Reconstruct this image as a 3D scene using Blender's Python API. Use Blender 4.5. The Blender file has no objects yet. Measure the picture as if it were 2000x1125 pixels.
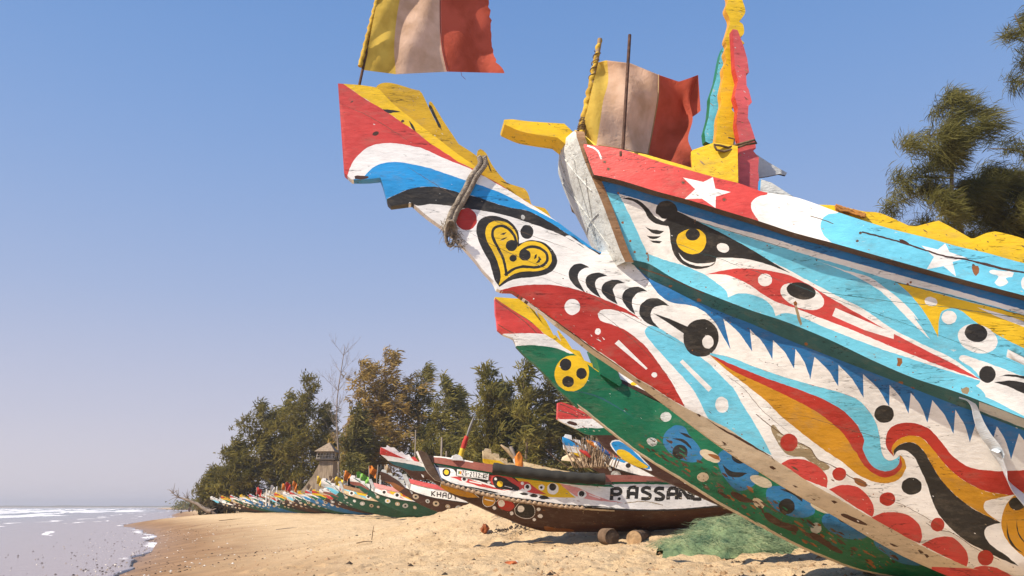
import bpy, bmesh, math, random
import numpy as np
from mathutils import Vector, Matrix, noise
from mathutils.geometry import delaunay_2d_cdt
R = math.radians
scene = bpy.context.scene
col = scene.collection
random.seed(7)

# ------------------------------------------------------------------ camera, sky, sun
EYE = Vector((0.0, 0.0, 1.6)); PITCH = R(15.25); FPX = 1570.0
cam_d = bpy.data.cameras.new('camera'); cam = bpy.data.objects.new('camera', cam_d); col.objects.link(cam)
cam.location = EYE; cam.rotation_euler = (math.pi/2 + PITCH, 0, 0)
cam_d.sensor_width = 36.0; cam_d.lens = 36.0*FPX/2000.0; cam_d.clip_start = 0.05; cam_d.clip_end = 20000
scene.camera = cam
scene.render.resolution_x = 1024; scene.render.resolution_y = 576
scene.view_settings.view_transform = 'Standard'; scene.view_settings.look = 'None'
scene.view_settings.exposure = 0.56; scene.view_settings.gamma = 1.0

TO_SUN = Vector((-1.0, -0.62, 1.12)).normalized()
elev = math.asin(TO_SUN.z); azim = math.atan2(TO_SUN.x, TO_SUN.y)
world = bpy.data.worlds.new('World'); scene.world = world; world.use_nodes = True
wn = world.node_tree.nodes; wl = world.node_tree.links; wn.clear()
wo = wn.new('ShaderNodeOutputWorld'); bg = wn.new('ShaderNodeBackground')
sky = wn.new('ShaderNodeTexSky'); sky.sky_type = 'NISHITA'; sky.sun_disc = False
sky.sun_elevation = elev; sky.sun_rotation = azim
sky.air_density = 1.0; sky.dust_density = 1.0; sky.ozone_density = 2.0
# dusty coastal air: pale lavender towards the horizon
tcw = wn.new('ShaderNodeTexCoord'); sx = wn.new('ShaderNodeSeparateXYZ'); wl.new(tcw.outputs['Generated'], sx.inputs[0])
rmp = wn.new('ShaderNodeValToRGB'); wl.new(sx.outputs['Z'], rmp.inputs[0])
cr = rmp.color_ramp; cr.interpolation = 'B_SPLINE'
SKYC = [(0.0, (4.75, 4.35, 4.7)), (0.10, (3.9, 3.80, 4.6)), (0.24, (2.5, 3.15, 4.75)), (0.42, (1.50, 2.55, 4.75)), (0.60, (0.98, 2.05, 4.30)), (1.0, (0.6, 1.35, 3.4))]
while len(cr.elements) < len(SKYC): cr.elements.new(0.5)
for e, (p, c) in zip(cr.elements, SKYC): e.position = p; e.color = (c[0]/5, c[1]/5, c[2]/5, 1)
sc = wn.new('ShaderNodeVectorMath'); sc.operation = 'SCALE'; sc.inputs['Scale'].default_value = 5.0*1.03
wl.new(rmp.outputs[0], sc.inputs[0])
mx = wn.new('ShaderNodeMix'); mx.data_type = 'RGBA'; mx.inputs[0].default_value = 0.92
wl.new(sky.outputs[0], mx.inputs[6]); wl.new(sc.outputs[0], mx.inputs[7])
wl.new(mx.outputs[2], bg.inputs[0]); bg.inputs[1].default_value = 0.10
wl.new(bg.outputs[0], wo.inputs[0])
sun_d = bpy.data.lights.new('sun', 'SUN'); sun = bpy.data.objects.new('sun', sun_d); col.objects.link(sun)
sun_d.energy = 5.0; sun_d.angle = R(0.5); sun_d.color = (1.0, 0.89, 0.74)
sun.rotation_euler = TO_SUN.to_track_quat('Z', 'Y').to_euler(); sun.location = (0, -5, 20)

# ------------------------------------------------------------------ object helpers
def obj(name, me, mats, parent=None):
    o = bpy.data.objects.new(name, me); col.objects.link(o)
    for m in (mats if isinstance(mats, (list, tuple)) else [mats]): me.materials.append(m)
    if parent is not None: o.parent = parent
    return o
def tag(o, label=None, cat=None, group=None, kind=None):
    if label: o['label'] = label
    if cat: o['category'] = cat
    if group: o['group'] = group
    if kind: o['kind'] = kind
    return o
def thing(name, label, cat, loc=(0, 0, 0), rz=0.0, group=None):
    o = bpy.data.objects.new(name, None); col.objects.link(o); o.empty_display_size = 0.2
    o.location = loc; o.rotation_euler = (0, 0, rz)
    return tag(o, label, cat, group)

class MB:
    """collects faces with material indices and builds one mesh object"""
    def __init__(s): s.v = []; s.f = []; s.m = []; s.sm = []
    def add(s, vs, fs, mi=0, smooth=False):
        b = len(s.v); s.v += [tuple(map(float, p)) for p in vs]
        for k, f in enumerate(fs):
            s.f.append(tuple(b+i for i in f)); s.m.append(mi[k] if isinstance(mi, (list, np.ndarray)) else mi); s.sm.append(smooth)
    def box(s, c, d, rot=None, mi=0):
        M = rot if rot is not None else Matrix.Identity(3)
        vs = [Vector(c) + M @ Vector((x*d[0]/2, y*d[1]/2, z*d[2]/2)) for x in (-1, 1) for y in (-1, 1) for z in (-1, 1)]
        s.add(vs, [(0, 1, 3, 2), (4, 6, 7, 5), (0, 4, 5, 1), (2, 3, 7, 6), (0, 2, 6, 4), (1, 5, 7, 3)], mi)
    def tube(s, pts, rad, n=8, mi=0, cap=True, smooth=True, flat=1.0):
        pts = [Vector(p) for p in pts]; N = len(pts)
        rs = rad if isinstance(rad, (list, tuple)) else [rad]*N
        up = None; rings = []
        for i in range(N):
            t = (pts[min(i+1, N-1)] - pts[max(i-1, 0)])
            t = t.normalized() if t.length > 1e-9 else Vector((0, 0, 1))
            if up is None:
                up = Vector((0, 0, 1)) if abs(t.z) < .9 else Vector((1, 0, 0))
            a = (up - t*up.dot(t)).normalized(); b = t.cross(a); up = a
            rings.append([pts[i] + (a*math.cos(q)*flat + b*math.sin(q))*rs[i] for q in [2*math.pi*k/n for k in range(n)]])
        vs = [p for r in rings for p in r]; fs = []
        for i in range(N-1):
            for k in range(n): fs.append((i*n+k, i*n+(k+1) % n, (i+1)*n+(k+1) % n, (i+1)*n+k))
        s.add(vs, fs, mi, smooth)
        if cap:
            s.add(rings[0], [tuple(range(n))[::-1]], mi); s.add(rings[-1], [tuple(range(n))], mi)
    def build(s, name, mats, parent=None):
        me = bpy.data.meshes.new(name); me.from_pydata(s.v, [], s.f)
        o = obj(name, me, mats, parent)
        me.polygons.foreach_set('material_index', s.m); me.polygons.foreach_set('use_smooth', s.sm)
        me.update(); return o

# ------------------------------------------------------------------ materials
def nodes_of(m): m.use_nodes = True; return m.node_tree.nodes, m.node_tree.links
MATS = {}
def paint(name, c, rough=0.42, chip=0.50, chipc=(0.42, 0.40, 0.36), bump=0.24, scale=1.0, vary=0.22, dirt=0.35, trans=0, spec=0.35):
    """weathered brush paint over planks: local X runs along the boat"""
    m = bpy.data.materials.new(name); n, l = nodes_of(m); b = n['Principled BSDF']
    tc = n.new('ShaderNodeTexCoord')
    def mp(sx_, sy_, sz_):
        q = n.new('ShaderNodeMapping'); q.inputs['Scale'].default_value = (sx_*scale, sy_*scale, sz_*scale); l.new(tc.outputs['Object'], q.inputs[0]); return q
    def nz(q, s, d=6, r=.6):
        t = n.new('ShaderNodeTexNoise'); t.inputs['Scale'].default_value = s; t.inputs['Detail'].default_value = d; t.inputs['Roughness'].default_value = r; l.new(q.outputs[0], t.inputs[0]); return t
    def ramp(src, a, b_, ca=(0, 0, 0, 1), cb=(1, 1, 1, 1)):
        t = n.new('ShaderNodeValToRGB'); t.color_ramp.elements[0].position = a; t.color_ramp.elements[1].position = b_
        t.color_ramp.elements[0].color = ca; t.color_ramp.elements[1].color = cb; l.new(src, t.inputs[0]); return t
    def mix(fac, a, b_, mode='MIX'):
        t = n.new('ShaderNodeMix'); t.data_type = 'RGBA'; t.blend_type = mode
        for i, v in ((0, fac), (6, a), (7, b_)):
            if hasattr(v, 'default_value') or hasattr(v, 'is_linked'): l.new(v, t.inputs[i])
            else: t.inputs[i].default_value = v if i == 0 else (*v, 1)
        return t.outputs[2]
    big = nz(mp(1.2, 2, 2.6), 1.6, 5, .6)
    fine = nz(mp(5, 11, 15), 3.0, 8, .72)
    ch = nz(mp(4.0, 9, 13), 3.2, 9, .72)
    v0 = tuple(x*(1-vary*1.2) for x in c); v1 = tuple(min(1, x*(1+vary)+0.01*vary) for x in c)
    base = mix(ramp(big.outputs[0], .36, .66).outputs[0], v0, v1)
    base = mix(ramp(fine.outputs[0], .35, .75).outputs[0], base, tuple(min(1, x*1.12+.015) for x in c))
    # grime in the low grain
    gr = n.new('ShaderNodeMath'); gr.operation = 'MULTIPLY'; gr.inputs[1].default_value = dirt
    l.new(ramp(nz(mp(2.2, 5, 7), 2.4, 8, .75).outputs[0], .52, .72).outputs[0], gr.inputs[0])
    base = mix(gr.outputs[0], base, (0.23, 0.19, 0.14))
    # chips
    cf = ramp(ch.outputs[0], 0.715-chip*.1, 0.745-chip*.1)
    base = mix(cf.outputs[0], base, chipc)
    # long hairline cracks in the timber
    ck = nz(mp(0.9, 3, 11), 2.1, 4, .55)
    cm = n.new('ShaderNodeMath'); cm.operation = 'SUBTRACT'; cm.inputs[1].default_value = .5; l.new(ck.outputs[0], cm.inputs[0])
    ca = n.new('ShaderNodeMath'); ca.operation = 'ABSOLUTE'; l.new(cm.outputs[0], ca.inputs[0])
    gate = ramp(nz(mp(1.1, 2, 2), 2.9, 3, .5).outputs[0], .51, .58)
    cl = ramp(ca.outputs[0], .002, .009, (1, 1, 1, 1), (0, 0, 0, 1))
    cg = n.new('ShaderNodeMath'); cg.operation = 'MULTIPLY'; l.new(cl.outputs[0], cg.inputs[0]); l.new(gate.outputs[0], cg.inputs[1])
    base = mix(cg.outputs[0], base, tuple(x*.25 for x in c))
    l.new(base, b.inputs['Base Color'])
    rr = n.new('ShaderNodeMapRange'); rr.inputs[3].default_value = rough-.1; rr.inputs[4].default_value = rough+.22; l.new(fine.outputs[0], rr.inputs[0]); l.new(rr.outputs[0], b.inputs['Roughness'])
    b.inputs['Specular IOR Level'].default_value = spec
    h1 = n.new('ShaderNodeMath'); h1.operation = 'MULTIPLY_ADD'; l.new(fine.outputs[0], h1.inputs[0]); h1.inputs[1].default_value = .7; l.new(big.outputs[0], h1.inputs[2])
    h2 = n.new('ShaderNodeMath'); h2.operation = 'MULTIPLY_ADD'; l.new(cf.outputs[0], h2.inputs[0]); h2.inputs[1].default_value = -.16; l.new(h1.outputs[0], h2.inputs[2])
    h3 = n.new('ShaderNodeMath'); h3.operation = 'MULTIPLY_ADD'; l.new(cg.outputs[0], h3.inputs[0]); h3.inputs[1].default_value = -.5; l.new(h2.outputs[0], h3.inputs[2])
    bp = n.new('ShaderNodeBump'); bp.inputs['Strength'].default_value = bump; bp.inputs['Distance'].default_value = 0.026/scale; l.new(h3.outputs[0], bp.inputs['Height']); l.new(bp.outputs[0], b.inputs['Normal'])
    m.diffuse_color = (*c, 1)
    MATS[name] = m; return m
paint('white', (.80, .79, .76), chipc=(.50, .46, .40), dirt=.24)
paint('red', (.56, .052, .045), chipc=(.62, .30, .26))
paint('deep_red', (.42, .028, .018), chipc=(.40, .16, .12))
paint('blue', (.015, .27, .62), chipc=(.25, .45, .6))
paint('navy', (.012, .145, .38), chipc=(.2, .35, .45), chip=.3)
paint('cyan', (.15, .56, .74), chipc=(.55, .66, .66))
paint('teal', (.02, .11, .12), chipc=(.12, .10, .07), chip=.6)
paint('black', (.018, .017, .016), chipc=(.12, .12, .11), chip=.35)
paint('yellow', (.78, .50, .012), chipc=(.6, .45, .2), chip=.45)
paint('ochre', (.55, .26, .012), chipc=(.45, .30, .1), chip=.4)
paint('green', (.006, .135, .062), chipc=(.08, .10, .06), chip=.7)
paint('beige', (.58, .48, .34), chipc=(.16, .12, .08), chip=.7, dirt=.5)
paint('brown', (.062, .025, .015), chipc=(.14, .08, .05), chip=.5)
paint('rust', (.26, .095, .025), chipc=(.1, .04, .02), chip=.9)
paint('dirt', (.30, .23, .13), chipc=(.6, .55, .42), chip=1.3, dirt=.8)
paint('wood', (.34, .19, .09), chipc=(.08, .05, .03), chip=1.1, dirt=.7, bump=.6)
paint('darkwood', (.10, .06, .035), chipc=(.3, .22, .14), chip=.8, bump=.6)
paint('darkgreen', (.012, .085, .05), chipc=(.08, .06, .04), chip=.9)
paint('greywhite', (.56, .58, .56), chipc=(.30, .30, .27), chip=.9, dirt=.6, bump=.7)
paint('pink', (.60, .10, .10), chipc=(.7, .45, .4), chip=.6)
paint('palepink', (.70, .30, .28), chipc=(.7, .6, .5), chip=.7)
paint('oxide', (.27, .085, .06), chipc=(.4, .22, .16), chip=.7)
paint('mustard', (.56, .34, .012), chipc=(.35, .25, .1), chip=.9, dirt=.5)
paint('dullblue', (.025, .16, .34), chipc=(.05, .14, .10), chip=1.1, dirt=.4)
paint('oldcream', (.62, .50, .30), chipc=(.30, .13, .05), chip=1.5, dirt=.9)
PAL = ['white', 'red', 'deep_red', 'blue', 'navy', 'cyan', 'teal', 'black', 'yellow', 'ochre', 'green', 'beige', 'brown', 'rust', 'dirt', 'wood', 'darkwood', 'greywhite', 'pink', 'palepink', 'oldcream', 'oxide', 'mustard', 'dullblue', 'darkgreen']

def simple(name, c, rough=.8, c2=None, scale=4, bump=0.0, spec=.3, bscale=20, mscale=(1, 1, 1)):
    m = bpy.data.materials.new(name); n, l = nodes_of(m); b = n['Principled BSDF']
    tc = n.new('ShaderNodeTexCoord'); mpn = n.new('ShaderNodeMapping'); mpn.inputs['Scale'].default_value = mscale; l.new(tc.outputs['Object'], mpn.inputs[0])
    t = n.new('ShaderNodeTexNoise'); t.inputs['Scale'].default_value = scale; t.inputs['Detail'].default_value = 6; l.new(mpn.outputs[0], t.inputs[0])
    r = n.new('ShaderNodeValToRGB'); r.color_ramp.elements[0].position = .35; r.color_ramp.elements[1].position = .65
    c2 = c2 or tuple(x*.7 for x in c)
    r.color_ramp.elements[0].color = (*c2, 1); r.color_ramp.elements[1].color = (*c, 1); l.new(t.outputs[0], r.inputs[0]); l.new(r.outputs[0], b.inputs['Base Color'])
    b.inputs['Roughness'].default_value = rough; b.inputs['Specular IOR Level'].default_value = spec
    if bump:
        t2 = n.new('ShaderNodeTexNoise'); t2.inputs['Scale'].default_value = bscale; t2.inputs['Detail'].default_value = 5; l.new(mpn.outputs[0], t2.inputs[0])
        bp = n.new('ShaderNodeBump'); bp.inputs['Strength'].default_value = bump; bp.inputs['Distance'].default_value = .02; l.new(t2.outputs[0], bp.inputs['Height']); l.new(bp.outputs[0], b.inputs['Normal'])
    m.diffuse_color = (*c, 1); return m

# ------------------------------------------------------------------ rays and boat frames
CP, SP = math.cos(PITCH), math.sin(PITCH)
def rays(px):
    px = np.asarray(px, float)[:, :2]
    X = px[:, 0]-1000; Y = 562.5-px[:, 1]
    return np.stack([X, FPX*CP - Y*SP, Y*CP + FPX*SP], 1)/FPX
def at(px, py, depth):
    d = rays([(px, py)])[0]; t = depth/d[1]
    return Vector((EYE.x+d[0]*t, EYE.y+d[1]*t, EYE.z+d[2]*t))
def xi(x, xs, ys):
    """np.interp with straight extrapolation"""
    xs = np.asarray(xs, float); ys = np.asarray(ys, float)
    r = np.interp(x, xs, ys)
    s0 = (ys[1]-ys[0])/(xs[1]-xs[0]); s1 = (ys[-1]-ys[-2])/(xs[-1]-xs[-2])
    return np.where(x < xs[0], ys[0]+(x-xs[0])*s0, np.where(x > xs[-1], ys[-1]+(x-xs[-1])*s1, r))
def ci(x, xs, ys): return np.interp(x, xs, ys)
class Frame:
    def __init__(s, O, theta):
        s.O = np.array([O[0], O[1], 0.0]); s.th = theta
        s.a = np.array([math.cos(theta), math.sin(theta), 0]); s.y = np.array([-math.sin(theta), math.cos(theta), 0])
    def solve(s, px, W):
        d = rays(px); E = np.array(EYE)-s.O
        Ea, Ey, da, dy = E@s.a, E@s.y, d@s.a, d@s.y
        # w = -(Ey + t dy);  start with w=+3.5 (near), w=-1.5 (far)
        lo = (-3.5-Ey)/dy; hi = (1.5-Ey)/dy; lo = np.maximum(lo, 0.1)
        for _ in range(46):
            t = (lo+hi)/2; S = Ea+t*da; w = -(Ey+t*dy); z = EYE.z+t*d[:, 2]
            f = w-W(S, z); lo = np.where(f > 0, t, lo); hi = np.where(f > 0, hi, t)
        return S, -w, z     # local x, y, z
    def guide(s, px, wf):
        S, y, z = s.solve(px, lambda S, z: wf(S)); o = np.argsort(S)
        return (S[o], z[o], wf)
def strip_w(guides, bulge=0.0):
    """guides: list of (S,z,wf) ordered bottom to top -> W(s,z) piecewise linear in z"""
    def W(S, z):
        zz = [xi(S, g[0], g[1]) for g in guides]; ww = [g[2](S) for g in guides]
        out = None
        for i in range(len(guides)-1):
            dz = np.maximum(zz[i+1]-zz[i], 1e-3); f = (z-zz[i])/dz
            if i == 0: f = np.maximum(f, -1.0)
            if i == len(guides)-2: f = np.minimum(f, 1.6)
            w = ww[i]+(ww[i+1]-ww[i])*f
            out = w if out is None else np.where(z > zz[i], w, out)
        return out
    return W
# ------------------------------------------------------------------ 2-D drawing of painted shapes
def crop(x0, y0, s):
    def f(*pts):
        return [((p[0]/s+x0), (p[1]/s+y0)) + tuple(p[2:]) for p in pts]
    return f
c1 = crop(640, 0, 3.75); c2 = crop(640, 280, 3.75); c3 = crop(960, 60, 3.308); c4 = crop(1040, 260, 3.75)
c5 = crop(1500, 330, 3.75); c6 = crop(960, 520, 3.75); c7 = crop(1400, 540, 3.125); c8 = crop(1400, 780, 3.2617)
c9 = crop(700, 780, 3.75); cK = crop(1060, 760, 3.75)
def smooth(pts, closed=True, step=5.0):
    """Catmull-Rom through the points; a third element marks a corner"""
    n = len(pts); out = []
    P = [np.array(p[:2], float) for p in pts]; C = [len(p) > 2 for p in pts]
    for i in range(n if closed else n-1):
        p1, p2 = P[i], P[(i+1) % n]
        p0 = p1 + (p1-p2) if (C[i] or (not closed and i == 0)) else P[i-1]
        p3 = p2 + (p2-p1) if (C[(i+1) % n] or (not closed and i == n-2)) else P[(i+2) % n]
        L = np.linalg.norm(p2-p1); k = max(1, int(L/step))
        # limit overshoot with chord-scaled tangents
        m1 = (p2-p0); m2 = (p3-p1)
        m1 = m1/max(np.linalg.norm(m1), 1e-6)*L; m2 = m2/max(np.linalg.norm(m2), 1e-6)*L
        if C[i]: m1 = (p2-p1)
        if C[(i+1) % n]: m2 = (p2-p1)
        for j in range(k):
            t = j/k
            out.append(tuple((2*t**3-3*t**2+1)*p1+(t**3-2*t**2+t)*m1*.9+(-2*t**3+3*t**2)*p2+(t**3-t**2)*m2*.9))
    if not closed: out.append(tuple(P[-1]))
    return out
def sm(pts, step=5.0): return smooth(pts, True, step)
def ell(c, rx, ry=None, rot=0, n=28):
    ry = ry or rx; a = R(rot); o = []
    for k in range(n):
        q = 2*math.pi*k/n; x, y = rx*math.cos(q), ry*math.sin(q)
        o.append((c[0]+x*math.cos(a)-y*math.sin(a), c[1]+x*math.sin(a)+y*math.cos(a)))
    return o
def E(cf, x, y, rx, ry=None, rot=0, n=28):
    """ellipse given in crop units"""
    s = 1/(cf((0, 0))[0][0]-cf((1, 0))[0][0])*-1
    c = cf((x, y))[0]; return ell(c, rx/s, (ry or rx)/s, rot, n)
def stroke(pts, w, step=4.0, taper=False):
    P = smooth(pts, False, step); L = []; Rr = []; N = len(P)
    for i in range(N):
        a = np.array(P[max(i-1, 0)]); b = np.array(P[min(i+1, N-1)]); t = b-a; t = t/max(np.linalg.norm(t), 1e-6)
        nrm = np.array([-t[1], t[0]]); ww = w/2*(1 if not taper else max(.08, math.sin(math.pi*min(1, (i+.5)/N))))
        L.append(tuple(np.array(P[i])+nrm*ww)); Rr.append(tuple(np.array(P[i])-nrm*ww))
    return L+Rr[::-1]
def pip(p, poly):
    """vectorised point in polygon"""
    x, y = p[:, 0], p[:, 1]; c = np.zeros(len(p), bool); n = len(poly); j = n-1
    for i in range(n):
        xi_, yi = poly[i]; xj, yj = poly[j]
        if yi != yj:
            k = ((yi > y) != (yj > y)) & (x < (xj-xi_)*(y-yi)/(yj-yi)+xi_); c ^= k
        j = i
    return c
def wind(p, poly):
    """winding number of every point"""
    x, y = p[:, 0], p[:, 1]; w = np.zeros(len(p), int); Q = np.array([q[:2] for q in poly], float); n = len(Q)
    bb = (x >= Q[:, 0].min()) & (x <= Q[:, 0].max()) & (y >= Q[:, 1].min()) & (y <= Q[:, 1].max()); ix = np.nonzero(bb)[0]
    if len(ix) == 0: return w
    x = x[ix][:, None]; y = y[ix][:, None]; A = Q; B = np.roll(Q, -1, 0)
    cr_ = (B[:, 0]-A[:, 0])*(y-A[:, 1])-(x-A[:, 0])*(B[:, 1]-A[:, 1])
    up = (A[:, 1] <= y) & (B[:, 1] > y) & (cr_ > 0); dn = (A[:, 1] > y) & (B[:, 1] <= y) & (cr_ < 0)
    w[ix] = up.sum(1)-dn.sum(1); return w
def cdt(outline, shapes, grid, seed=0):
    """planar subdivision of outline by all painted shapes -> verts2d, tris, colour names, boundary loop"""
    base, outl = outline
    O = np.array(outl); lo = O.min(0); hi = O.max(0); rng = np.random.RandomState(seed)
    gx = np.arange(lo[0], hi[0]+grid, grid); gy = np.arange(lo[1], hi[1]+grid, grid)
    G = np.array([(a, b) for a in gx for b in gy]) + rng.uniform(-.12, .12, (len(gx)*len(gy), 2))*grid
    G = G[pip(G, outl)]
    if grid > 1:   # hand-held brush: edges wander a little
        def wob(q, k):
            return [(x+.75*noise.noise(Vector((x*.11, y*.11, k*1.7)))+.55*noise.noise(Vector((x*.42, y*.42, k*2.3+9))), y+.75*noise.noise(Vector((x*.11+40, y*.11, k*1.7)))+.55*noise.noise(Vector((x*.42+40, y*.42, k*2.3+9)))) for x, y in [t[:2] for t in q]]
        shapes = [(m_, wob(q, k)) for k, (m_, q) in enumerate(shapes)]
    polys = [outl] + [s[1] for s in shapes]; V = []; F = []
    for q in polys:
        q = [tuple(t[:2]) for t in q]
        if sum(q[i-1][0]*q[i][1]-q[i][0]*q[i-1][1] for i in range(len(q))) < 0: q = q[::-1]
        b = len(V); V += [Vector((float(x), float(y))) for x, y in q]; F.append(list(range(b, b+len(q))))
    V += [Vector((float(x), float(y))) for x, y in G]
    r = delaunay_2d_cdt(V, [], F, 1, 1e-4 if grid > 1 else 1e-5)
    ov, oe, of, _, _, off = r
    v = np.array([(p[0], p[1]) for p in ov]); names = [base] + [s[0] for s in shapes]
    T = [tuple(t) for t in of]; C = np.array([v[list(t)].mean(0) for t in T])
    top = np.full(len(T), -1)
    for k, q in enumerate(polys): top[wind(C, q) != 0] = np.where(top[wind(C, q) != 0] >= 0, k, 0 if k == 0 else -1)
    keep = [i for i in range(len(T)) if top[i] >= 0]
    T = [T[i] for i in keep]; M = [names[top[i]] for i in keep]
    return v, T, M
def scatter(sh, poly, n, mats, seed, smin=.7, smax=3.2, dirn=(1, .45), long=2.5):
    """small flakes, nicks and scratches of another colour inside a pixel region"""
    rg = random.Random(seed); P = np.array([p[:2] for p in poly]); lo, hi = P.min(0), P.max(0); k = 0; d = np.array(dirn)/np.hypot(*dirn)
    for _ in range(n*6):
        if k >= n: break
        x, y = rg.uniform(lo[0], hi[0]), rg.uniform(lo[1], hi[1])
        if not wind(np.array([(x, y)]), poly)[0]: continue
        k += 1; s = smin+(smax-smin)*rg.random()**3; L = s*rg.uniform(1, long); m_ = 7; q = []
        for i in range(m_):
            a = 2*math.pi*i/m_; u, v_ = math.cos(a)*L*rg.uniform(.6, 1.2), math.sin(a)*s*.6*rg.uniform(.5, 1.3); q.append((x+u*d[0]-v_*d[1], y+u*d[1]+v_*d[0]))
        sh.append((rg.choice(mats), q))
def boundary(T, idx=False):
    cnt = {}
    for ti, t in enumerate(T):
        for i in range(len(t)):
            a, b = t[i], t[(i+1) % len(t)]
            k = (min(a, b), max(a, b)); cnt.setdefault(k, []).append((a, b, ti))
    return [(v[0] if idx else v[0][:2]) for v in cnt.values() if len(v) == 1]
def sheet(mb, v2, T, M, lift, mode, thick=.035, edge='darkwood', both=True):
    """lift the planar sheet on the hull. mode 'solid': mirror and bridge; 'shell': plank with thickness on both sides"""
    S, Y, Z = lift(v2); mi = [PAL.index(m) for m in M]; e = PAL.index(edge) if edge else None
    near = np.stack([S, Y, Z], 1)
    bd = boundary(T, True)
    if mode == 'solid':
        far = near*np.array([1, -1, 1])
        mb.add(near, T, mi, True); mb.add(far, [t[::-1] for t in T], mi, True)
        for a, b, ti in bd:
            mat = e if e is not None else mi[ti]
            mb.add([near[a], near[b], far[b], far[a]], [(0, 1, 2, 3)], mat)
    else:
        for sg in ((1, -1) if both else (1,)):
            o = near*np.array([1, sg, 1]); i = (near+np.array([0, thick, 0]))*np.array([1, sg, 1])
            mb.add(o, T if sg > 0 else [t[::-1] for t in T], mi, True)
            mb.add(i, T, PAL.index(edge), True)
            for a, b, ti in bd: mb.add([o[a], o[b], i[b], i[a]], [(0, 1, 2, 3)], e)
def slab(mb, poly, frame, w0, w1, mat, edgemat=None, px=True, grid=30, wear=0):
    """outline cut from a board standing between lateral offsets w0 (near face) and w1 (far face)"""
    fl_ = []
    if wear:
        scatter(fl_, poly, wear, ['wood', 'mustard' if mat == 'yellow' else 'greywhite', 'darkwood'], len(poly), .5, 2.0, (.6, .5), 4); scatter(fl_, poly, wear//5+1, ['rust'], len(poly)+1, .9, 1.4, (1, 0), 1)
    v, T, M = cdt((mat, poly), fl_, grid)
    if px: S, Y, Z = frame.solve(v, (w0 if callable(w0) else (lambda S, z: np.full_like(S, w0))))
    else: S, Z = v[:, 0], v[:, 1]; Y = np.full_like(S, -w0)
    th = (w1 if callable(w0) else w0-w1)
    a = np.stack([S, Y, Z], 1); b = a+np.array([0, th, 0]); k = PAL.index(mat); ek = PAL.index(edgemat or mat)
    mb.add(a, T, [PAL.index(q) for q in M]); mb.add(b, [t[::-1] for t in T], k)
    for p, q in boundary(T): mb.add([a[p], a[q], b[q], b[p]], [(0, 1, 2, 3)], ek)
ALLM = [MATS[k] for k in PAL]
def pbuild(mb, name, parent):
    """build keeping only the palette slots this part uses"""
    used = sorted(set(mb.m)); mp_ = {u: i for i, u in enumerate(used)}; mb.m = [mp_[k] for k in mb.m]
    return mb.build(name, [ALLM[u] for u in used], parent)
# ================================================================== BOAT 1: the big pirogue on the right
F1 = Frame((.345, 4.45), R(8.0))
pirogue1 = thing('pirogue', 'large pirogue on the right with yellow heart on its spur and blue saw teeth', 'fishing boat', (F1.O[0], F1.O[1], 0), F1.th, 'pirogues drawn up on the beach')
XR = 2700
ws = lambda S: .25+.8*(1-np.exp(-np.maximum(S, -.2)/1.25))
def wE1(S): return ci(S, [.1, .35, .8, 1.3, 2.1, 4, 9], [.09, .16, .37, .53, .73, .90, .98])
def wE2(S): return ci(S, [-1.5, -.3, .3, .8, 1.3, 2.1, 4, 9], [.035, .05, .08, .27, .44, .64, .81, .89])
def wM(S): return ci(S, [-1.5, -.3, .3, .8, 1.3, 2.1, 4, 9], [.035, .05, .075, .125, .17, .26, .38, .45])
def wK(S): return ci(S, [-1.5, -.3, .3, .8, 1.3, 2.1, 4, 9], [.035, .045, .05, .07, .09, .13, .20, .25])
def wB(S): return ci(S, [-1.5, -.3, .3, 2.1, 9], [.03, .03, .012, .012, .012])
pS1 = [(1138, 281), (1211, 291), (1292, 317), (1353, 334), (1407, 349), (1444, 358), (1489, 374), (1553, 385), (1599, 400), (1633, 413), (1687, 431), (1740, 447), (1820, 467), (1873, 482), (1927, 494), (2000, 514), (2300, 577), (XR, 660)]
pS2 = [(1160, 341), (1211, 352), (1280, 373), (1347, 391), (1413, 411), (1483, 432), (1553, 455), (1625, 474), (1713, 499), (1809, 526), (1900, 551), (2000, 577), (2300, 655), (XR, 755)]
pE1 = [(1236, 508), (1267, 515), (1307, 539), (1347, 559), (1376, 571), (1464, 605), (1528, 626), (1579, 646), (1630, 668), (1707, 705), (1784, 738), (1864, 764), (1912, 782), (2000, 817), (2300, 935), (XR, 1090)]
pE2 = [(1237, 517), (1267, 543), (1307, 563), (1347, 583), (1387, 600), (1427, 617), (1464, 631), (1550, 668), (1624, 697), (1707, 729), (1784, 759), (1864, 790), (1912, 807), (2000, 841), (2300, 960), (XR, 1120)]
gS1 = F1.guide(pS1, ws); gS2 = F1.guide(pS2, ws); gP2 = F1.guide([(x, y-10) for x, y in pS2], lambda S: ws(S)-.055)
gE1 = F1.guide(pE1, wE1)
bodytop = [(660, 163), (932, 320), (1037, 399), (1140, 471), (1200, 500)] + pE2
gE2 = F1.guide(bodytop, wE2)
gM = F1.guide([(668, 250), (850, 370), (960, 440), (1100, 540), (1250, 620), (1400, 712), (1500, 817), (1571, 872), (1650, 930), (1768, 988), (1860, 1040), (1982, 1105), (2300, 1260), (XR, 1440)], wM)
gB = F1.guide([(672, 345), (762, 400), (870, 445), (965, 560), (1024, 584), (1093, 637), (1160, 691), (1240, 745), (1333, 815), (1412, 875), (1487, 922), (1581, 979), (1633, 1008), (1707, 1053), (1768, 1087), (1854, 1125), (2000, 1185), (2300, 1300), (XR, 1440)], wB)
gK = F1.guide([(664, 300), (850, 400), (960, 500), (1085, 627), (1160, 680), (1238, 734), (1337, 793), (1418, 835), (1492, 884), (1584, 944), (1639, 975), (1697, 1008), (1753, 1037), (1845, 1088), (2000, 1150), (2300, 1265), (XR, 1405)], wK)
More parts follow.
